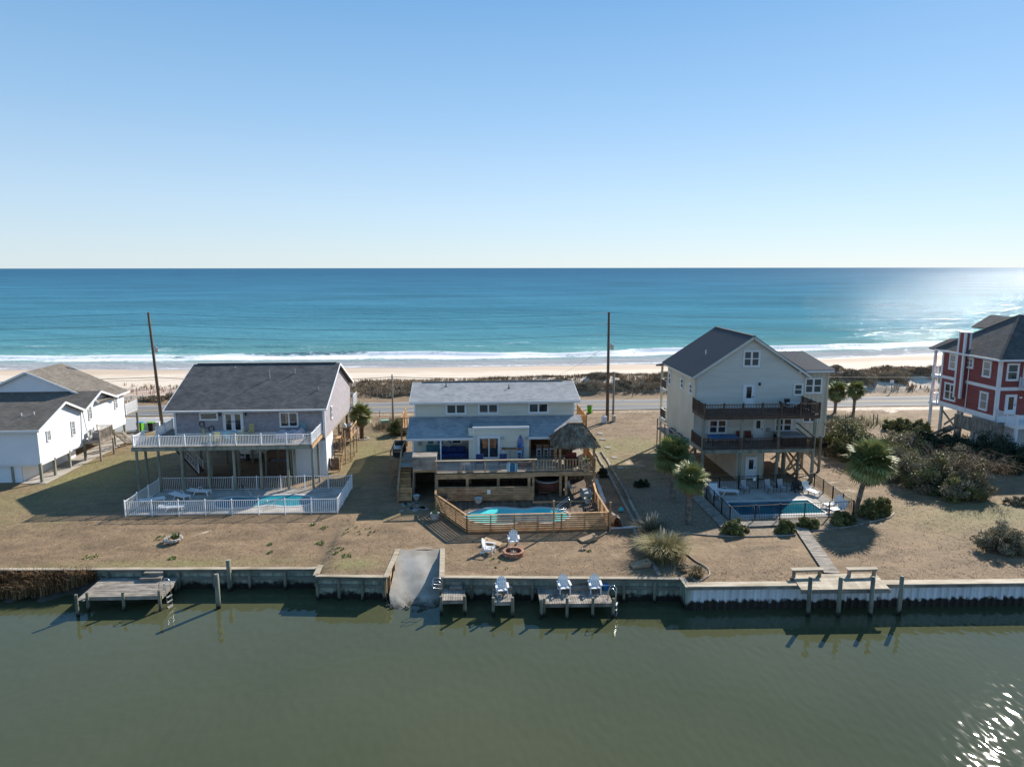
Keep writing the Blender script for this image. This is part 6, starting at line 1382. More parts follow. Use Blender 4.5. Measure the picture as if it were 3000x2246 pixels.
dup(l0, (28.75, 56.4, .06), rad(20), 'white lounger with raised back at right rear of dark blue pool'); dup(l0, (28.9, 51.75, .06), rad(-70), 'white lounger in the front right corner of the black fence'); dup(l0, (29.05, 52.9, .06), rad(-75), 'white lounger behind another in the right corner of black fence')
for k, x in enumerate((23.4, 25.5, 26.6)): patio_chair(['leftmost grey sling chair behind the dark blue pool', 'middle grey sling chair behind the dark blue pool', 'rightmost grey sling chair behind the dark blue pool'][k], (x, 57.0, .06), rad(12), mat('grey_sling', [(.34, .34, .35)], 3, .8), M_black, 'grey sling chairs behind the pool', True, .55, 1.05)
adirondack('black adirondack chair behind the dark blue pool', (27.9, 56.9, .06), 0, M_dark, 'dark adirondack chairs')
tag(B().box(24.3, 57.6, .9, 24.55, 57.65, 1.15).obj('pool_rules_sign', M_plastic), 'small white notice on the rear black pool fence', 'sign')
ld = thing('pool_ladder', 'bronze ladder rail at the near left edge of dark blue pool', 'ladder', (22, 51.5, .06))
for x in (21.85, 22.25): tube([(x, 51.2, .06), (x, 51.2, .7), (x, 51.4, .85), (x, 51.65, .7), (x, 51.7, 0)], .022, 8).obj('rail', M_galv, ld, True)
gb = thing('trash_bin', 'black and green bin under the taupe house wing', 'bin', (27.6, 65, 0)); B().box(27.3, 64.7, 0, 27.9, 65.3, .95).obj('body', M_dark, gb, bevel=.03); B().box(27.27, 64.67, .96, 27.93, 65.33, 1.03).obj('lid', mat('lime_plastic', [(.13, .42, .02)], 2, .5), gb)

# ================================================================ red house (far right)
M_redw = mat('brick_red_lap_siding', [(.235, .062, .058), (.285, .082, .075)], .5, .75, stretch=(.4, .4, 3))
M_roofb = mat('brown_grey_shingle', [(.085, .083, .080), (.125, .12, .112)], .9, .92, .25, 30, tint=.2)
h4 = thing('red_house', 'brick-red two-storey house with white trim and hipped grey roof', 'house', (60, 73, 0)); Q0, Q1, V0, V1 = 54.2, 67.0, 68.7, 77.6
for Pq, poly in ((left(Q0), [(V0, 3.5), (V1, 3.5), (V1, 9.75), (V0, 9.75)]), (front(V0), [(Q0, 3.5), (Q1, 3.5), (Q1, 9.75), (Q0, 9.75)]), (right(Q1), [(V0, 3.5), (V1, 3.5), (V1, 9.75), (V0, 9.75)]), (rear(V1), [(Q0, 3.5), (Q1, 3.5), (Q1, 9.75), (Q0, 9.75)])): lap(h4, 'wall', Pq, poly, M_redw, .17)
def wtrim(P_, u0, u1_, z0, z1, d=.05, nm='trim_band'): b = B(); pbox(b, P_, u0, u1_, z0, z1, 0, d); b.obj(nm, M_trim, h4)
for P_, a, e in ((left(Q0), V0, V1), (front(V0), Q0, Q1)): wtrim(P_, a, e, 6.5, 6.85); wtrim(P_, a, e, 3.3, 3.85, .06); wtrim(P_, a, e, 9.5, 9.78)
for P_, u in ((left(Q0), V0 + .1), (left(Q0), V1 - .1), (front(V0), Q0 + .1), (front(V0), Q1 - .1)): wtrim(P_, u - .13, u + .13, 3.4, 9.7, .07, 'corner_board')
LP = left(Q0)
for u0, u1_, z0, z1, c in ((75.2, 76.4, 7.65, 9.45, 1), (72.5, 73.75, 8.2, 9.4, 1), (69.85, 71.1, 7.6, 9.4, 1), (74.75, 76.75, 4.15, 6.15, 2), (69.85, 71.1, 4.1, 6.1, 1)): window(h4, LP, u0, u1_, z0, z1, c, 2, .16, g=M_screen if c == 1 else None)
FPv = front(V0); window(h4, FPv, 54.87, 56.2, 7.5, 9.35, 1, 2, .16); door(h4, FPv, 55.15, 56.2, 4.0, 6.0, (.25, .25, .8, .92)); door(h4, FPv, 56.75, 57.7, 7.0, 9.2, (.2, .2, .8, .92)); window(h4, FPv, 59.5, 62, 4.3, 6, 2, 2, .15); window(h4, FPv, 59.5, 62, 7.5, 9.3, 2, 2, .15)
l = B(); pbox(l, FPv, 56.55, 56.8, 5.7, 5.85, .02, .15); l.obj('flood_lamp', M_trim, h4)
# chimney chase with white corner boards
B().box(53.62, 73.45, 4.85, 54.25, 74.45, 12.0).obj('chimney_chase', M_redw, h4)
for y in (73.5, 74.4):
    for x in (53.68, 54.2): B().box(x - .1, y - .13, 4.8 if x < 54 else 9.9, x + .1, y + .13, 12.02).obj('chimney_trim', M_trim, h4)
B().box(53.55, 73.34, 12.0, 54.33, 74.56, 12.12).obj('chimney_cap', M_trim, h4)
tube([(54.12, 73.1, 3.5), (54.12, 73.1, 9.6)], .05, 8).obj('downpipe', M_trim, h4); tube([(54.15, 68.62, 3.2), (54.15, 68.62, 9.7)], .05, 8).obj('downpipe', M_trim, h4)
# hipped roof
e0, e1, w0, w1, ez = 53.6, 67.6, 68.1, 78.2, 9.78; pk0, pk1, py_, pz = 59.3, 62.3, 73.2, 13.95
def hip(pts):
    pts = [Vector(p) for p in pts]; A = (pts[1] - pts[0]).normalized(); n = A.cross(pts[2] - pts[0]).normalized(); n = n if n.z > 0 else -n; Bv = n.cross(A); Bv = Bv if Bv.z > 0 else -Bv
    roof_plane(h4, 'roof', A, Bv, [((p - pts[0]).dot(A), (p - pts[0]).dot(Bv)) for p in pts], M_roofb, origin=pts[0])
hip([(e0, w0, ez), (e1, w0, ez), (pk1, py_, pz), (pk0, py_, pz)]); hip([(e0, w1, ez), (e0, w0, ez), (pk0, py_, pz)]); hip([(e1, w0, ez), (e1, w1, ez), (pk1, py_, pz)]); hip([(e1, w1, ez), (e0, w1, ez), (pk0, py_, pz), (pk1, py_, pz)])
for a in ((e0, w0, ez), (e0, w1, ez)): bar(Vector(a) + Vector((0, 0, .05)), (pk0, py_, pz + .05), .24, .05).obj('hip_cap', M_roofb, h4)
pipe_vent(h4, 57.6, 71.4, 12.0, .3, M_roofb)
for a, e in (((e0, w0, ez - .1), (e1, w0, ez - .1)), ((e0, w0, ez - .1), (e0, w1, ez - .1))): bar(a, e, .1, .2).obj('gutter', M_trim, h4)
# porch at the ocean end, gabled over the left corner
hip([(53.6, 79.4, 9.75), (53.6, 76.5, 9.75), (55.4, 77.2, 10.9), (55.4, 78.5, 10.9)]); hip([(61, 79.4, 9.75), (53.6, 79.4, 9.75), (55.4, 78.4, 10.9), (61, 78.4, 10.9)])
b = B(); b.plate([(61.5, 79.5, 12.1), (65.5, 79.5, 12.1), (63.5, 79.5, 13.2)], .1); b.obj('dormer_face', M_trim, h4)
hip([(61.2, 79.4, 11.9), (61.2, 83.0, 11.9), (63.5, 83.0, 13.3), (63.5, 79.4, 13.3)]); hip([(65.8, 83.0, 11.9), (65.8, 79.4, 11.9), (63.5, 79.4, 13.3), (63.5, 83.0, 13.3)])
for zf in (6.75, 3.55): B().box(53.9, 77.65, zf - .35, 66.5, 78.95, zf).obj('porch_floor', M_trim, h4); railing(h4, (54.0, 77.7, zf), (54.0, 78.85, zf), h=1.05, pick_sp=.13, post_sp=2.5); railing(h4, (54.0, 78.85, zf), (62, 78.85, zf), h=1.05, pick_sp=.4, post_sp=2.7)
for x in (54.1, 58, 62): post(h4, x, 78.75, -.3, 9.7, .12, M_trim, True)
# front deck, ground storey
B().box(54.25, 65.8, 3.1, 66.5, 68.6, 3.45).obj('front_deck', M_trim, h4); railing(h4, (54.35, 65.9, 3.45), (54.35, 68.55, 3.45), h=1.05, pick_sp=.13, post_sp=1.4); railing(h4, (54.35, 65.9, 3.45), (62, 65.9, 3.45), h=1.05, pick_sp=.35, post_sp=1.9, posts=(False, True))
B().box(56.4, 67.6, 6.6, 60, 68.6, 6.85).obj('balcony', M_trim, h4); railing(h4, (56.4, 67.65, 6.85), (60, 67.65, 6.85), h=1.0, pick_sp=.2, post_sp=1.8); railing(h4, (56.4, 67.65, 6.85), (56.4, 68.6, 6.85), h=1.0, pick_sp=.13, post_sp=1.5)
for x in (54.4, 58, 62): post(h4, x, 65.95, -.2, 3.1, .12, M_trim, True)
M_paleblue = mat('pale_grey_lap', [(.50, .54, .57), (.56, .60, .62)], .6, .7); lap(h4, 'store_wall', front(68.2), [(54.6, 0), (66, 0), (66, 3.1), (54.6, 3.1)], M_paleblue, .2); lap(h4, 'store_wall', left(54.6), [(68.2, 0), (72.5, 0), (72.5, 3.3), (68.2, 3.3)], M_paleblue, .2)
for x, y in ((54.35, 77.2), (54.4, 74.0), (56.5, 77.3), (58, 74), (60, 77.3), (64, 77.3), (66.6, 77)): post(h4, x, y, -.3, 3.3, .13, M_pot, True)
bar((54.35, 77.2, 2.9), (54.4, 74.6, 1.2), .06, .22).obj('cross_brace', M_post, h4); bar((54.35, 74.2, 2.9), (54.4, 76.6, 1.2), .06, .22).obj('cross_brace', M_post, h4)
for k in range(42): B().box(53.36, 67.4 + .148 * k, 1.75, 53.40, 67.4 + .148 * k + .115, 3.45 - .008 * k).obj('screen_slat', M_grey, h4)
for k in range(6): B().box(53.42 + .15 * k, 67.38, 1.75, 53.42 + .15 * k + .12, 67.41, 3.45).obj('screen_slat', M_grey, h4)
B().box(53.42, 67.42, 1.7, 54.2, 73.6, 1.78).obj('service_platform', M_grey, h4)
for y in (67.5, 70.5, 73.5): post(h4, 53.5, y, -.2, 1.75, .06, M_grey, True)
for k, y in enumerate((69, 70.6, 72.4)): ac_unit(['air conditioner nearest the front behind the red house screen', 'middle air conditioner behind the red house screen', 'air conditioner furthest back behind the red house screen'][k], (53.8, y, 1.78), 0, .85)
stairs(h4, (53.4, 76.6, 0), (53.7, 73.7, 1.7), 1.0, 9, (1, 0, 0), M_grey)

# ================================================================ white house (far left)
M_wlap = mat('bright_white_siding', [(.74, .75, .77), (.80, .80, .81)], .5, .6); M_rooft = mat('tan_brown_shingle', [(.145, .126, .105), (.20, .175, .145)], .9, .92, .25, 30, tint=.18)
h0 = thing('white_house', 'white-sided house on stilts with stepped brown roofs at far left', 'house', (-45, 72, 0)); K = -38.4
lap(h0, 'side_wall', right(K), [(64, 1.75), (71.4, 1.75), (71.4, 5.25), (68.2, 6.5), (64, 4.95)], M_wlap, .15); lap(h0, 'side_wall', right(K - .12), [(71.4, 2.0), (80.4, 2.0), (80.4, 5.35), (77.9, 5.42), (74.75, 6.45), (71.4, 5.2)], M_wlap, .15)
lap(h0, 'front_wall', front(64), [(-52, 1.75), (K, 1.75), (K, 4.98), (-52, 4.98)], M_wlap, .15); lap(h0, 'gable_wall', front(74.7), [(-51.8, 5.4), (-38.4, 5.4), (-45.1, 8.45)], M_wlap, .15); lap(h0, 'rear_wall', rear(80.4), [(-52, 2), (K - .1, 2), (K - .1, 5.3), (-45.1, 8.4), (-52, 5.3)], M_wlap, .15)
def rp(pts, m=M_rooft):
    pts = [Vector(p) for p in pts]; A = (pts[1] - pts[0]).normalized(); n = A.cross(pts[2] - pts[0]).normalized(); n = n if n.z > 0 else -n; Bv = n.cross(A); Bv = Bv if Bv.z > 0 else -Bv
    return roof_plane(h0, 'roof', A, Bv, [((p - pts[0]).dot(A), (p - pts[0]).dot(Bv)) for p in pts], m, origin=pts[0])
r0 = rp([(-53, 63.6, 4.88), (-38.0, 63.6, 4.88), (-38.0, 68.2, 6.62), (-53, 68.2, 6.62)]); rp([(-38.0, 71.5, 5.22), (-53, 71.5, 5.22), (-53, 68.2, 6.62), (-38.0, 68.2, 6.62)]); rp([(-53, 71.4, 5.25), (-38.0, 71.4, 5.25), (-38.0, 74.75, 6.52), (-53, 74.75, 6.52)])
rp([(-38.0, 78.3, 5.3), (-46, 78.3, 5.3), (-46, 74.75, 6.5), (-38.0, 74.75, 6.5)])
rp([(-38.1, 74.4, 5.42), (-38.1, 81.0, 5.42), (-45.1, 81.0, 8.62), (-45.1, 74.4, 8.62)]); rp([(-52.1, 81.0, 5.42), (-52.1, 74.4, 5.42), (-45.1, 74.4, 8.62), (-45.1, 81.0, 8.62)])
for a, e in (((-37.98, 63.6, 4.8), (-37.98, 68.2, 6.54)), ((-37.98, 71.4, 5.14), (-37.98, 68.2, 6.54)), ((-37.98, 71.5, 5.14), (-37.98, 74.75, 6.44)), ((-37.98, 78.2, 5.24), (-37.98, 74.75, 6.44)), ((-38.08, 77.6, 5.36), (-38.08, 81.0, 5.36)), ((-38.1, 74.36, 5.36), (-45.1, 74.36, 8.54)), ((-52.1, 74.36, 5.36), (-45.1, 74.36, 8.54)), ((-53, 63.56, 4.82), (-38.0, 63.56, 4.82))): bar(a, e, .06, .2).obj('fascia', M_trim, h0)
bar((-37.9, 71.45, 2.0), (-38.3, 71.45, 5.3), .1, .1).obj('downpipe', M_trim, h0)
for x, y, z in ((-40.7, 65.9, 5.75), (-39.7, 66.1, 5.82)): pipe_vent(r0, x, y, z, .28, M_trim)
for u0, u1_, z0, z1, o in ((65.3, 65.95, 3.45, 4.45, 0), (69.35, 70.0, 3.0, 4.45, 0), (72.85, 73.5, 3.83, 5.22, .12), (78.2, 78.85, 3.9, 5.2, .12)): window(h0, right(K - o), u0, u1_, z0, z1, 1, 2, .07, .03, grid=2, g=M_screen)
b = B(); pbox(b, right(K), 63.98, 64.12, 1.75, 4.95, 0, .05); b.obj('corner_board', M_trim, h0); B().box(-52, 64.02, 1.55, K, 71.4, 1.76).obj('floor_frame', M_trim, h0); B().box(-52, 71.4, 1.8, K - .12, 80.4, 2.0).obj('floor_frame', M_trim, h0)
for x, y in ((-38.45, 64.1), (-38.5, 66.3), (-38.5, 68.8), (-38.5, 71.6), (-38.5, 77.7), (-38.5, 80), (-41.0, 64.3), (-42, 68), (-42, 73), (-42, 77.5), (-45, 80)): post(h0, x, y, -.2, 1.8, .1, M_post, True)
lap(h0, 'garage_wall', front(64.3), [(-52, 0), (-40.2, 0), (-40.2, 1.6), (-52, 1.6)], M_wlap, .15); lap(h0, 'garage_wall', right(-40.2), [(64.3, 0), (73, 0), (73, 1.7), (64.3, 1.7)], M_wlap, .15)
structure(B().box(-40.2, 63.7, -.1, -37.9, 82.6, .05).obj('carport_slab', M_conc))
# small AC deck and ocean-side deck
B().box(-38.4, 71.2, 1.95, -36.75, 73.95, 2.03).obj('service_deck', M_grey, h0); bar((-38.4, 71.2, 1.9), (-36.75, 71.2, 1.9), .05, .25).obj('fascia', M_grey, h0); bar((-36.75, 71.2, 1.9), (-36.75, 73.95, 1.9), .05, .25).obj('fascia', M_grey, h0)
gy = dict(h=1.05, m=M_grey, pw=.04, postw=.09, pick_sp=.12, post_sp=2.7, top=(.1, .04)); railing(h0, (-36.8, 71.25, 2.03), (-36.8, 73.9, 2.03), **gy); railing(h0, (-38.3, 73.9, 2.03), (-36.8, 73.9, 2.03), **gy)
for x, y in ((-36.82, 71.25), (-36.8, 73.85), (-38.3, 71.3)): post(h0, x, y, -.2, 1.95, .07, M_grey, True)
ac_unit('grey air conditioner on the small deck of the white house', (-37.4, 72.3, 2.03), 0, 1.0)
b = B(); pbox(b, right(K), 71.95, 72.3, 2.2, 2.75, 0, .15); pbox(b, right(K), 72.6, 72.95, 2.35, 2.9, 0, .15); b.obj('meter_box', M_ac, h0)
stairs(h0, (-37.3, 78.6, 0), (-37.3, 76, 1.9), .9, 8, (1, 0, 0), M_grey)
B().box(-46, 80.45, 2.6, -38.4, 83.4, 2.75).obj('ocean_deck', M_grey, h0); railing(h0, (-38.45, 80.5, 2.75), (-38.45, 83.3, 2.75), h=1.25, pick_sp=.12, post_sp=2.8, postw=.1); railing(h0, (-46, 83.3, 2.75), (-38.45, 83.3, 2.75), h=1.25, pick_sp=.4, post_sp=2.5, postw=.1)
for x in (-38.5, -42, -45.9): post(h0, x, 83.2, -.2, 2.6, .13)
# ================================================================ palms, shrubs, grasses
M_palm = mat('palm_leaf', [(.145, .165, .05), (.215, .235, .08), (.31, .31, .125)], .8, .55, spec=.25, rnd=.3, trans=.16)
M_palmy = mat('palm_leaf_yellowed', [(.22, .21, .07), (.30, .27, .10)], .8, .55, rnd=.2, trans=.12)
M_palmd = mat('dead_palm_leaf', [(.17, .13, .09), (.26, .21, .16)], 1, .9, rnd=.2)
M_trunk = mat('palm_trunk', [(.14, .12, .10), (.25, .22, .185), (.35, .315, .27)], 3, .95, .6, 14); M_trunkr = mat('palm_trunk_reddish', [(.12, .06, .035), (.22, .125, .08)], 3, .95, .6, 14)
def frond_mesh(m, droop, name):
    b = B(); b.tube([(0, 0, 0), (.25, 0, .02), (.46, 0, .0)], [.016, .012, .008], 5)
    for k in range(23):
        a = rad(-118 + 236 * k / 22); ln = .56 * (1 - .22 * abs(k - 11) / 11) * R.uniform(.92, 1.06); c, s = math.cos(a), math.sin(a); o = Vector((.44, 0, 0)); d = Vector((c, s, 0)); n = Vector((-s, c, 0)) * .043
        z1 = .03 * (1 if k % 2 else -1); p1 = o + d * ln * .55 + Vector((0, 0, z1 - droop * .1)); p2 = o + d * ln + Vector((0, 0, -droop * (.25 + .15 * R.random())))
        b.add([o - n * .3, o + n * .3, p1 + n, p1 - n, p2], [(0, 1, 2, 3), (3, 2, 4)], .5)
    return b.mesh(name, m)
FR = [frond_mesh(M_palm, .35, 'frond'), frond_mesh(M_palm, .75, 'frond'), frond_mesh(M_palmy, .5, 'frond'), frond_mesh(M_palmd, 1.0, 'dead_frond')]
def palm(label, base, crown, rad_, n, dead=10, yellow=.08, tr=.17, tm=None, boots=True):
    t = thing('palm_tree', label, 'palm tree', base, group='cabbage palms'); base, crown = Vector(base), Vector(crown); tm = tm or M_trunk
    pts = [base.lerp(crown, k / 8) + Vector((math.sin(k * .9) * .03, 0, -.15 if k == 0 else 0)) for k in range(9)]
    tk = tube(pts, [tr * 1.3] + [tr * (1.05 - .02 * k) for k in range(6)] + [tr * 1.15, tr * .8], 12).obj('trunk', tm, t, True)
    if boots:
        bb = B(); hgt = (crown - base).length; k = 0; z = .15
        while z < hgt - .2:
            c = base.lerp(crown, z / hgt)
            for j in range(7):
                a = j * 6.283 / 7 + k * .45; o = c + Vector((math.cos(a), math.sin(a), 0)) * tr * .95; tip = o + Vector((math.cos(a) * .09, math.sin(a) * .09, .17)); s = Vector((-math.sin(a), math.cos(a), 0)) * .05
                bb.add([o - s, o + s, tip + s * .5, tip - s * .5], [(0, 1, 2, 3)])
            z += .11; k += 1
        bb.obj('leaf_boots', tm, t)['kind'] = 'stuff'
    for i in range(n + dead):
        isd = i >= n; az = i * 2.39996 + R.uniform(-.2, .2); f = (i + .5) / n
        el = rad(84 - 128 * f ** .85 + R.uniform(-9, 9)) if not isd else rad(R.uniform(-75, -48)); mesh = FR[3] if isd else FR[2] if R.random() < yellow else FR[0 if f < .6 else 1]
        rot = (Matrix.Rotation(az, 3, 'Z') @ Matrix.Rotation(-el, 3, 'Y') @ Matrix.Rotation(R.uniform(-.5, .5), 3, 'X')).to_euler(); s = rad_ * 1.12 * R.uniform(.85, 1.1) * (.8 if isd else 1)
        inst(mesh, 'dead_frond' if isd else 'frond', crown + Vector((0, 0, -.15 if isd else 0)), t, rot, (s, s, s))
    return t
palm('stout palm nearest the pampas grass, left of the boardwalk', (16.27, 50.12, 0), (16.4, 50.12, 3.5), 1.35, 40, 18, .3, .19)
palm('dark green palm behind another, left of the taupe house', (16.75, 55.63, 0), (16.66, 55.6, 3.75), 1.75, 52, 20, .03, .19)
palm('leaning palm with big round crown right of the black fence', (30.28, 51.94, 0), (31.15, 51.94, 4.0), 1.95, 66, 24, .12, .17)
palm('left of two palms near the road behind the taupe house', (48.3, 89.5, 0), (48.4, 89.5, 2.9), 1.6, 34, 12, .05, .17)
palm('right of two palms near the road behind the taupe house', (50.0, 88.0, 0), (50.1, 88.0, 3.3), 1.35, 32, 12, .05, .16)
palm('short red-trunked palm in a stone ring beside the grey house', (-12.17, 78.98, 0), (-12.13, 78.98, 2.75), 1.45, 34, 20, .05, .2, M_trunkr)
pc_ = thing('stone_planter_ring', 'low stone ring round the foot of the red-trunked palm', 'planter', (-12.17, 78.98, 0))
for i in range(18): a = i * math.pi / 9; inst(st, 'stone', (-12.17 + .72 * math.cos(a), 78.98 + .72 * math.sin(a), -.04), pc_, (0, 0, R.uniform(0, 6)), (1.1, .9, .7))

def leaf_mat(name, cols, tr=.1): return mat(name, cols, .9, .6, spec=.22, tint=.45, trans=tr)
M_lg = leaf_mat('shrub_leaf_green', [(.105, .115, .038), (.175, .18, .065), (.26, .245, .11)]); M_ldk = leaf_mat('shrub_leaf_dark', [(.020, .034, .019), (.036, .054, .030), (.060, .078, .042)]); M_lb = leaf_mat('thicket_leaf_brown', [(.15, .125, .075), (.235, .20, .125), (.33, .285, .195)]); M_ly = leaf_mat('shrub_leaf_olive', [(.11, .11, .032), (.18, .175, .058), (.25, .225, .095)])
M_stem = mat('shrub_twig', [(.09, .07, .055), (.16, .135, .11)], 4, .9)
def shrub(label, c, rx_, ry_, h, n, m, size=.09, clumps=60, name='shrub', cat='shrub', group=None, twig=40, m2=None, flat=.55):
    t = thing(name, label, cat, (c[0], c[1], 0), group=group); cs = []
    for k in range(clumps):
        a = R.random() * 6.283; ct = R.random() ** .7; q = math.sqrt(max(0, 1 - ct * ct)); rr_ = R.uniform(.55, .98) * (1 + .22 * math.sin(3 * a + c[0]) * .7)
        cs.append((c[0] + rx_ * q * rr_ * math.cos(a), c[1] + ry_ * q * rr_ * math.sin(a), max(.08, h * (ct * rr_) * R.uniform(.75, 1.08))))
    cs = np.array(cs); idx_ = NR.integers(0, clumps, n); cr = (.16 + .16 * NR.random(clumps)) * (rx_ + ry_ + h) / 3
    off = NR.normal(size=(n, 3)); off /= np.linalg.norm(off, axis=1)[:, None]; off *= (NR.random(n) ** .45)[:, None] * cr[idx_][:, None]; off[:, 2] *= flat + .25
    P0 = cs[idx_] + off; P0[:, 2] = np.maximum(P0[:, 2], .03); d1 = NR.normal(size=(n, 3)); d1 /= np.linalg.norm(d1, axis=1)[:, None]; d2 = np.cross(d1, NR.normal(size=(n, 3))); d2 /= np.linalg.norm(d2, axis=1)[:, None]
    s = size * (.6 + .8 * NR.random(n))[:, None]; V = np.stack([P0 - d1 * s, P0 + d2 * s * .45, P0 + d1 * s, P0 - d2 * s * .45], 1).reshape(-1, 3); F = np.arange(4 * n).reshape(n, 4)
    tn = np.clip(.5 + .35 * (NR.random(clumps)[idx_] - .5) * 2 + .3 * (NR.random(n) - .5), 0, 1)
    if m2 is not None:
        k2 = NR.random(clumps)[idx_] < .35; npobj('foliage', V, F[~k2], m, t, tn[~k2]); npobj('foliage', V, F[k2], m2, t, tn[k2])
    else: npobj('foliage', V, F, m, t, tn)
    b = B()
    for k in range(min(twig, clumps)):
        e = Vector(cs[k]); o = Vector((c[0] + R.uniform(-.3, .3) * rx_, c[1] + R.uniform(-.3, .3) * ry_, -.05)); b.tube([o, o.lerp(e, .5) + Vector((0, 0, .12 * h)), e + (e - o) * .12], [.03, .018, .006], 5)
    b.obj('stems', M_stem, t); return t
G1 = 'rounded shrubs along the black pool fence'
for lab, x, y, r, h, m in (('round shrub at left corner of the black fence, by boardwalk', 19.15, 48.0, .95, .95, M_lg), ('round shrub left of the boardwalk junction before black fence', 22.85, 48.1, .85, .95, M_lg), ('round olive shrub right of the boardwalk junction', 25.0, 48.8, .82, .8, M_ly), ('dark round shrub at right front corner of black fence', 27.9, 49.45, .95, .95, M_lg), ): shrub(lab, (x, y), r, r * .85, h, 5200, m, .075, 46, group=G1, m2=M_ly)
shrub('taller spreading shrub beside the leaning palm', (30.6, 50.75), .95, .8, 1.35, 5600, M_lg, .08, 50, m2=M_ly); shrub('olive shrub right of the leaning palm', (31.95, 51.3), .85, .75, 1.45, 5200, M_ly, .08, 46)
G2 = 'shrubs of the big thicket'
for lab, x, y, a, b_2, h, m, m2, n in (('brownish shrub at back of the thicket beside the taupe house wing', 38.2, 72.5, 2.4, 3.0, 2.9, M_lb, M_lg, 11000), ('dark green thicket shrub behind the leaning palm', 38.6, 67.5, 2.3, 3.0, 3.3, M_lg, M_ldk, 12000), ('grey-green thicket shrub at the middle of the mass', 40.0, 63.0, 2.6, 3.0, 3.1, M_lb, M_lg, 13000), ('brown bramble at the front centre of the thicket', 39.6, 57.6, 2.6, 2.7, 3.0, M_lb, M_lg, 13000), ('tall tangled shrub at right of the thicket', 43.0, 58.5, 2.6, 2.8, 3.1, M_lb, M_lg, 12000), ('low brown bramble at the near end of the thicket', 41.2, 54.7, 2.4, 1.7, 2.2, M_lb, M_ly, 11000), ('shrub at far left of the thicket near the road palms', 43.5, 78.0, 2.6, 2.6, 1.9, M_lb, M_lg, 8000), ('grey shrub in the thicket towards the red house', 45.5, 69.5, 2.6, 2.6, 2.2, M_lb, M_lg, 9000)):
    shrub(lab, (x, y), a, b_2, h, n, m, .10, 90, group=G2, m2=m2, twig=70)
canes = []
for k in range(150):
    x, y = R.uniform(41, 45), R.uniform(54, 60); canes.append((x, y, R.uniform(1.4, 2.4)))
tag(blades('bramble_canes', np.array(canes), 1.5, .012, 1.6, M_drytw, 5, None, .6), 'arching bare canes over the right end of the thicket', 'brambles', kind='stuff')
G3 = 'dark evergreens before the red house'
for lab, x, y, a, b_2, h, n in (('dark evergreen at left before the red house screen', 49.6, 68.6, 2.4, 2.4, 2.0, 10000), ('large dark evergreen before the red house corner', 52.4, 66.0, 2.6, 2.8, 2.4, 12000), ('dark evergreen at right edge below the red house deck', 54.6, 63.4, 2.4, 2.4, 2.2, 10000), ('small dark evergreen by the red house stairs', 50.2, 73.4, 1.2, 1.2, 1.1, 5000), ('low dark evergreen at near edge of the red house shrubs', 50.3, 62.0, 2.0, 1.8, 1.3, 7000)): shrub(lab, (x, y), a, b_2, h, n, M_ldk, .10, 80, group=G3, m2=M_ldk)
shrub('olive shrub left of the red house porch columns', (50.6, 79.0), 1.9, 1.3, 1.5, 7000, M_ly, .09, 60, m2=M_lg); shrub('green shrub under the red house porch', (53.0, 78.6), 1.2, 1.0, 1.4, 5000, M_lg, .09, 46); shrub('grey-green shrub before the red house porch columns', (51.0, 76.6), 1.4, 1.0, 1.1, 5000, M_lg, .09, 46, m2=M_lb)
shrub('bare brown bush at the bottom right of the lawn', (36.2, 43.9), 1.9, 1.6, 1.6, 10000, M_lb, .08, 60, twig=60); shrub('round green bush beside the cream house rear deck', (-8.3, 80.9), 1.35, 1.2, 1.7, 7000, M_lg, .1, 60); shrub('small dark bush behind the tiki hut', (12.2, 62.5), .6, .5, .9, 2600, M_ldk, .07, 30); shrub('low dark shrub in the bed behind the palms', (15.0, 59.5), .8, .6, .7, 2600, M_ldk, .07, 30)
shrub('brown trailing vine heap right of the thicket', (44.6, 52.9), 1.5, .7, .5, 3000, M_lb, .08, 30)
# dry grass by the short pole, dune brush
M_tuft = mat('tan_grass_tuft', [(.22, .16, .085), (.34, .26, .15)], 2, .9, tint=.3); pts2 = np.array([(R.gauss(-9.3, 1.0), R.gauss(84.8, 1.3), 0) for _ in range(170)] + [(R.gauss(47.5, 2), R.gauss(83.5, 1.5), 0) for _ in range(90)]); tag(blades('dry_grass', pts2, .85, .02, .7, M_tuft, 9, None, .3), 'tall tan grass growing by the roadside', 'grass', kind='stuff')
M_lbr = leaf_mat('dune_brush', [(.23, .175, .115), (.33, .255, .165), (.43, .345, .235)], 0)
k = 0
DB = []
for x0, x1, n, yb in ((-22, -5, 9, 107.2), (12, 40, 15, 107.0), (44, 74, 17, 108.6), (-48, -30, 6, 105.2)):
    for i in range(n): DB.append((x0 + (x1 - x0) * (i + R.uniform(.2, .8)) / n, yb + R.uniform(-2, 3.0), R.uniform(.9, 1.5), R.uniform(.4, .95) * (1.1 if x0 > 10 else .7)))
n = 0; Vs = []; Fs = []; Ts = []
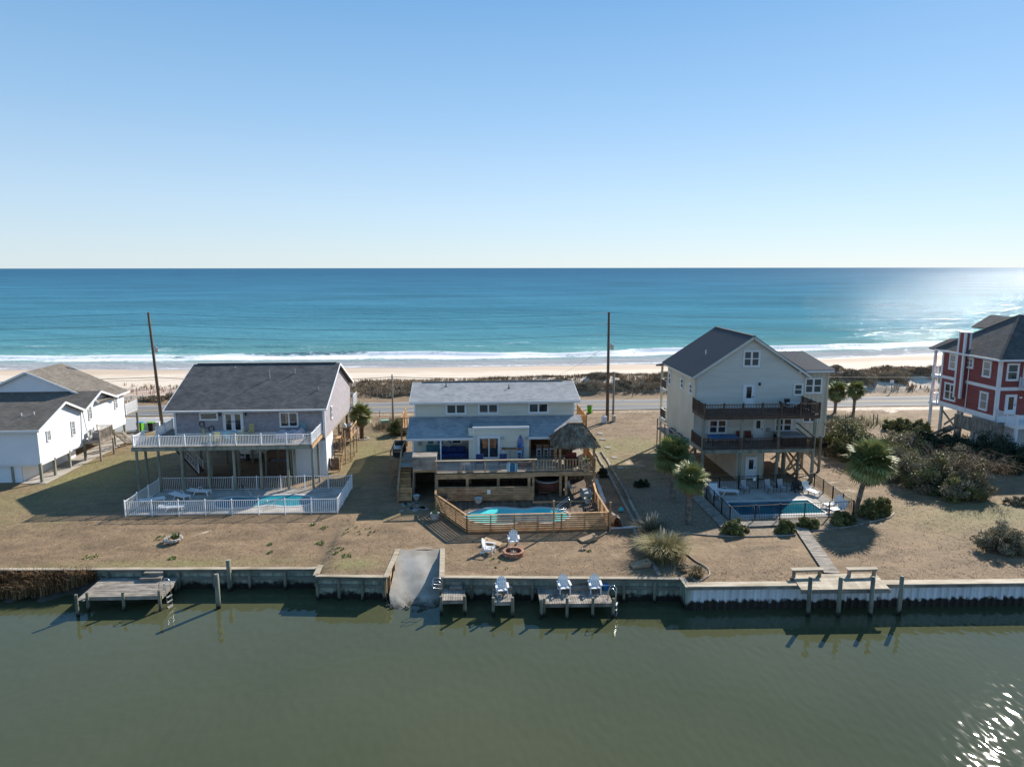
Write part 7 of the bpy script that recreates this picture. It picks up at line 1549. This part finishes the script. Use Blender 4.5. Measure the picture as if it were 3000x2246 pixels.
for x, y, r, h in DB:
    mnum = 2000; a = NR.random(mnum) * 6.283; q = NR.random(mnum) ** .5 * (1 + .25 * np.sin(a * 3 + x)); P0 = np.stack([x + r * 1.5 * q * np.cos(a), y + r * q * np.sin(a), NR.random(mnum) ** .7 * h * np.sqrt(np.maximum(.05, 1 - (q * .8) ** 2))], 1); P0[:, 2] += ground_z(P0[:, 0], P0[:, 1])
    d1 = NR.normal(size=(mnum, 3)); d1[:, 2] = np.abs(d1[:, 2]) * 1.6 + .3; d1 /= np.linalg.norm(d1, axis=1)[:, None]; d2 = np.cross(d1, NR.normal(size=(mnum, 3))); d2 /= np.linalg.norm(d2, axis=1)[:, None]; s = .16 * (.6 + .8 * NR.random(mnum))[:, None]
    Vs.append(np.stack([P0 - d1 * s, P0 + d2 * s * .22, P0 + d1 * s, P0 - d2 * s * .22], 1).reshape(-1, 3)); Fs.append(np.arange(4 * mnum).reshape(-1, 4) + n); n += 4 * mnum; Ts.append(np.clip(R.uniform(.25, .75) + .4 * (NR.random(mnum) - .5), 0, 1))
tag(npobj('dune_brush', np.concatenate(Vs), np.concatenate(Fs), M_lbr, None, np.concatenate(Ts)), 'mass of bare brown brush growing over the dune face', 'brush', kind='stuff')
# pampas grass
M_pam = mat('pampas_leaf', [(.20, .18, .075), (.34, .295, .14), (.46, .40, .22)], 1.6, .8, tint=.4, trans=.1); M_plume = mat('pampas_plume', [(.42, .36, .26), (.55, .48, .37)], 4, .95, tint=.25)
def pampas(label, x, y, r, h, n, np_, m=M_pam):
    t = thing('pampas_grass', label, 'ornamental grass', (x, y, 0), group='pampas grass clumps'); blades('leaves', np.array([(x + R.gauss(0, r * .3), y + R.gauss(0, r * .25), 0) for _ in range(n)]), h, .02, 1.15, m, 18, t, r * .5)
    for k in range(np_):
        a = R.random() * 6.28; q = R.random() * r * .6; p0 = Vector((x + q * math.cos(a) * .5, y + q * math.sin(a) * .5, .2)); p1 = p0 + Vector((math.cos(a) * q * .9, math.sin(a) * q * .6, h * R.uniform(.95, 1.3))); b = B(); b.tube([p0, p0.lerp(p1, .75)], [.008, .006], 4); q0 = p0.lerp(p1, .7)
        b.tube([q0, q0.lerp(p1, .3), q0.lerp(p1, .7), p1 + Vector((.05, 0, .02))], [.012, .06, .05, .008], 6); b.obj('plume', M_plume, t, True)
pampas('large pale pampas grass clump with plumes by the bulkhead', 12.75, 43.9, 1.15, 1.65, 190, 9); pampas('dark straggly grass clump behind the pale pampas', 12.9, 47.5, .9, 1.5, 30, 10, mat('dark_reed', [(.09, .085, .045), (.15, .13, .075)], 2, .9, tint=.3)); pampas('small dry grass tuft at the bulkhead corner', 14.0, 41.0, .5, .75, 22, 0, M_tuft)  # the clump behind has darker olive-brown leaves
shrub('small dead bush beside the dry tuft at bulkhead corner', (13.5, 42.0), .5, .4, .5, 1400, M_lb, .06, 20)
# landscape edging
def edging(label, pts):
    tag(tube([(x, y, .05) for x, y in pts], .055, 6).obj('lawn_edging', M_grey, smooth=True), label, 'edging', 'curved lawn edging')
edging('curved edging of the bed below the pampas grass', smooth_loop([(14.2, 45.0), (14.45, 44.4), (14.65, 43.3), (15.05, 42.2), (14.95, 41.3), (14.5, 40.7), (13.7, 40.3), (13.9, 42.8)])[:40]); edging('curved edging of the bed left of the boardwalk', [(13.6, 47.2), (14.6, 47.9), (15.8, 48.05), (17, 47.6), (18.2, 47.35), (20, 47.2), (21.8, 47.2), (23.3, 47.3)]); edging('curved edging of the bed right of the boardwalk', [(24.6, 48.0), (26.3, 48.15), (28.4, 48.75), (30.2, 49.5), (32.1, 50.3), (33.1, 51.3)])

# ================================================================ poles, wires, roadside things
M_upole = mat('creosote_pole', [(.085, .062, .045), (.15, .115, .085)], 1.5, .9, .3, 12, stretch=(4, 4, .3), rnd=.1); M_upoleg = mat('grey_pole', [(.24, .22, .19), (.33, .31, .27)], 1.5, .9, .3, 12, stretch=(4, 4, .3)); M_wire = mat('wire', [(.03, .03, .03)], 1, .6); M_cer = mat('grey_transformer', [(.44, .46, .48)], 2, .45)
def upole(label, base, top, r, m, trans=None, hw=True):
    t = thing('utility_pole', label, 'utility pole', base, group='roadside poles'); tube([Vector(base) + Vector((0, 0, -.4)), top], [r, r * .68], 12).obj('shaft', m, t, True); B().lathe([(r * .68, 0), (r * .5, .04)], top, 12).obj('pole_top', m, t)
    b, q = Vector(base), Vector(top)
    if hw:
        for f in (.985, .885, .79): c = b.lerp(q, f); tube([c, c + Vector((-.28, -.1, .05))], .025, 6).obj('insulator_arm', M_galv, t); B().lathe([(.03, 0), (.055, .04), (.05, .1), (.02, .16)], c + Vector((-.28, -.1, .05)), 8).obj('insulator', M_cer, t, True)
    if trans:
        c = b.lerp(q, trans); B().lathe([(.05, 0), (.21, .04), (.22, .6), (.2, .68), (.06, .72)], c + Vector((.4, -.12, -.35)), 14).obj('transformer', M_cer, t, True); bar(c, c + Vector((.3, -.1, 0)), .06, .1).obj('bracket', M_galv, t); tube([c + Vector((.4, -.12, .35)), c + Vector((.65, -.15, .6)), c + Vector((.6, -.1, -.5)), c + Vector((.1, 0, -.7))], .012, 5).obj('drop_lead', M_wire, t)
    return t
PL = (Vector((-37.6, 87.5, 0)), Vector((-38.15, 87.5, 13.75))); PR = (Vector((17.25, 86.4, 0)), Vector((17.2, 86.4, 13.6)))
upole('tall leaning utility pole between white house and grey house', *PL, .2, M_upole, .68); upole('tall dark utility pole right of the cream house', *PR, .21, M_upole, .69); upole('short grey post pole beside the tall dark utility pole', (18.0, 86.5, 0), (18.0, 86.5, 6.2), .15, M_upoleg, None, False); upole('slim grey service pole between grey and cream houses', (-9.55, 87.4, 0), (-9.5, 87.4, 6.0), .13, M_upoleg, None, False)
def wire(label, a, b, sag, r=.015, group='overhead wires'):
    a, b = Vector(a), Vector(b); tag(tube([a.lerp(b, k / 16) - Vector((0, 0, sag * 4 * (k / 16) * (1 - k / 16))) for k in range(17)], r, 4).obj('power_line', M_wire, smooth=True), label, 'power line', group)
for i, f in enumerate((.99, .89, .795)):
    w = ['top', 'second', 'third'][i]; a, b = PL[0].lerp(PL[1], f) + Vector((-.28, -.1, .1)), PR[0].lerp(PR[1], f) + Vector((-.28, -.1, .1))
    wire('%s overhead wire between the two tall poles' % w, a, b, .7); wire('%s overhead wire running left from the leaning pole' % w, a, a + Vector((-60, 1.5, .2)), .7); wire('%s overhead wire running right from the tall dark pole' % w, b, b + Vector((62, .6, -.6)), .7)
tA, tB, tC = Vector((-37.8, 87.3, 6.0)), Vector((-9.5, 87.25, 5.75)), Vector((17.2, 86.2, 6.1))
wire('low cable from leaning pole to slim service pole', tA, tB, .45, .03); wire('low cable from slim service pole to tall dark pole', tB, tC, .35, .03); wire('lower of two cables from slim service pole to tall dark pole', tB + Vector((0, 0, -.25)), tC + Vector((0, 0, -.25)), .4, .02); wire('low cable running left from the leaning pole', tA, tA + Vector((-60, 1.5, 0)), .5, .03); wire('lower of two cables running left from leaning pole', tA + Vector((0, 0, -.3)), tA + Vector((-60, 1.5, -.3)), .5, .02); wire('low cable running right from tall dark pole', tC, tC + Vector((62, .8, -1.2)), .3, .03); wire('slanting service wire down from the dark pole transformer', Vector((17.0, 86.3, 9.6)), Vector((6.5, 72.6, 6.9)), .5); wire('slack service wire from slim pole to cream house', Vector((-9.5, 87.3, 5.9)), Vector((-5.3, 73.2, 5.4)), .6)
M_lime = mat('lime_plastic', [(.13, .42, .02)], 2, .5)
def bin_(label, loc, rot, body, lid):
    t = thing('wheelie_bin', label, 'bin', loc, rot, 'roadside wheelie bins', local=True); b = B(); b.add([(-.24, -.28, .05), (.24, -.28, .05), (.24, .26, .05), (-.24, .26, .05), (-.3, -.36, 1.0), (.3, -.36, 1.0), (.3, .34, 1.0), (-.3, .34, 1.0)], [(0, 3, 2, 1), (4, 5, 6, 7), (0, 1, 5, 4), (1, 2, 6, 5), (2, 3, 7, 6), (3, 0, 4, 7)], .5); b.obj('body', body, t); B().box(-.32, -.4, 1.005, .32, .36, 1.07).obj('lid', lid, t, bevel=.02); bar((-.26, .4, .98), (.26, .4, .98), .04, .04).obj('handle', body, t)
    for s in (-1, 1): tube([(s * .24, .28, .1), (s * .3, .28, .1)], .1, 10).obj('wheel', M_dark, t)
bin_('lime green bin standing alone on the verge by the tall dark pole', (15.9, 91.5, 0), rad(-20), M_lime, M_dark); bin_('lime green bin behind the cream house rear deck', (13.6, 92.0, 0), 0, M_lime, M_lime); bin_('lime green bin behind the white house deck', (-38.9, 84.6, 0), 0, M_lime, M_bluep); bin_('black bin with lime lid beside the green one at white house', (-37.6, 84.6, 0), 0, M_dark, M_lime)
def cabinet(label, loc, sx, sy, sz, m, rot=0): t = thing('utility_cabinet', label, 'utility box', loc, rot, 'roadside utility boxes', local=True); B().box(-sx / 2, -sy / 2, -.05, sx / 2, sy / 2, sz).obj('case', m, t, bevel=.05); B().box(-sx / 2 - .02, -sy / 2 - .02, sz, sx / 2 + .02, sy / 2 + .02, sz + .05).obj('lid', m, t)
cabinet('pale utility box left of a pair at the leaning pole', (-38.6, 86.0, 0), .8, .7, .65, M_pot); cabinet('pale utility box right of a pair at the leaning pole', (-37.7, 86.1, 0), .8, .7, .7, M_pot, .2); cabinet('white tilted utility box at the tall dark pole', (16.7, 85.6, 0), .6, .5, .75, M_plastic, .4); cabinet('small green-topped meter box at the short post pole', (18.0, 86.0, 0), .4, .35, .75, M_galv); cabinet('pale green transformer box in the tan roadside grass', (-10.3, 85.2, 0), .9, .8, .75, mat('pale_green_paint', [(.22, .36, .28)], 3, .5), .3)
def signpost(label, x, y, h, w=.0, m=M_grey): 
    t = thing('roadside_post', label, 'post', (x, y, 0), group='small roadside posts'); B().box(x - .04, y - .04, -.2, x + .04, y + .04, h).obj('post', m, t)
    if w: B().box(x - w / 2, y - .06, h - .45, x + w / 2, y - .045, h).obj('plate', M_plastic, t)
    else: B().box(x - .05, y - .05, h, x + .05, y + .05, h + .03).obj('cap', m, t)
signpost('white road sign on the far verge before the dune', 64.6, 103.6, 2.0, .6); signpost('thin marker post before the dune right of tall dark pole', 24.2, 102.6, 2.0); signpost('thin marker post on the dune verge right of the grey house', -13.4, 102.8, 1.9); signpost('short post at roadside beside the slim service pole', -11.6, 90.6, .9)
for dx in (0, .5): signpost(['left of two short timber posts by the road palms', 'right of two short timber posts by the road palms'][dx > 0], 49.2 + dx, 82.0, 1.35)
# orange sand fence on the dune at left
M_orange = mat('orange_mesh', [(.55, .22, .15), (.65, .34, .26)], 6, .8); sf_ = thing('sand_fence', 'faded orange plastic sand fence on the beach side at left', 'fence', (-45, 107, 0))
net = B()
for k in range(13):
    x = -62 + 2.5 * k; z = float(ground_z(x, 107.5)); B().box(x - .04, 107.46, z - .2, x + .04, 107.54, z + 1.25).obj('post', M_grey, sf_)
    if k < 12:
        x2 = x + 2.5; z2 = float(ground_z(x2, 107.5))
        for j in range(7): net.bar((x + .04, 107.5, z + .12 + .14 * j), (x2 - .04, 107.5, z2 + .12 + .14 * j), .012, .035)
        for j in range(8): xx = x + 2.5 * (j + .5) / 8; zz = z + (z2 - z) * (j + .5) / 8; net.box(xx - .012, 107.485, zz + .1, xx + .012, 107.515, zz + 1.0)
net.obj('netting', M_orange, sf_)['kind'] = 'stuff'
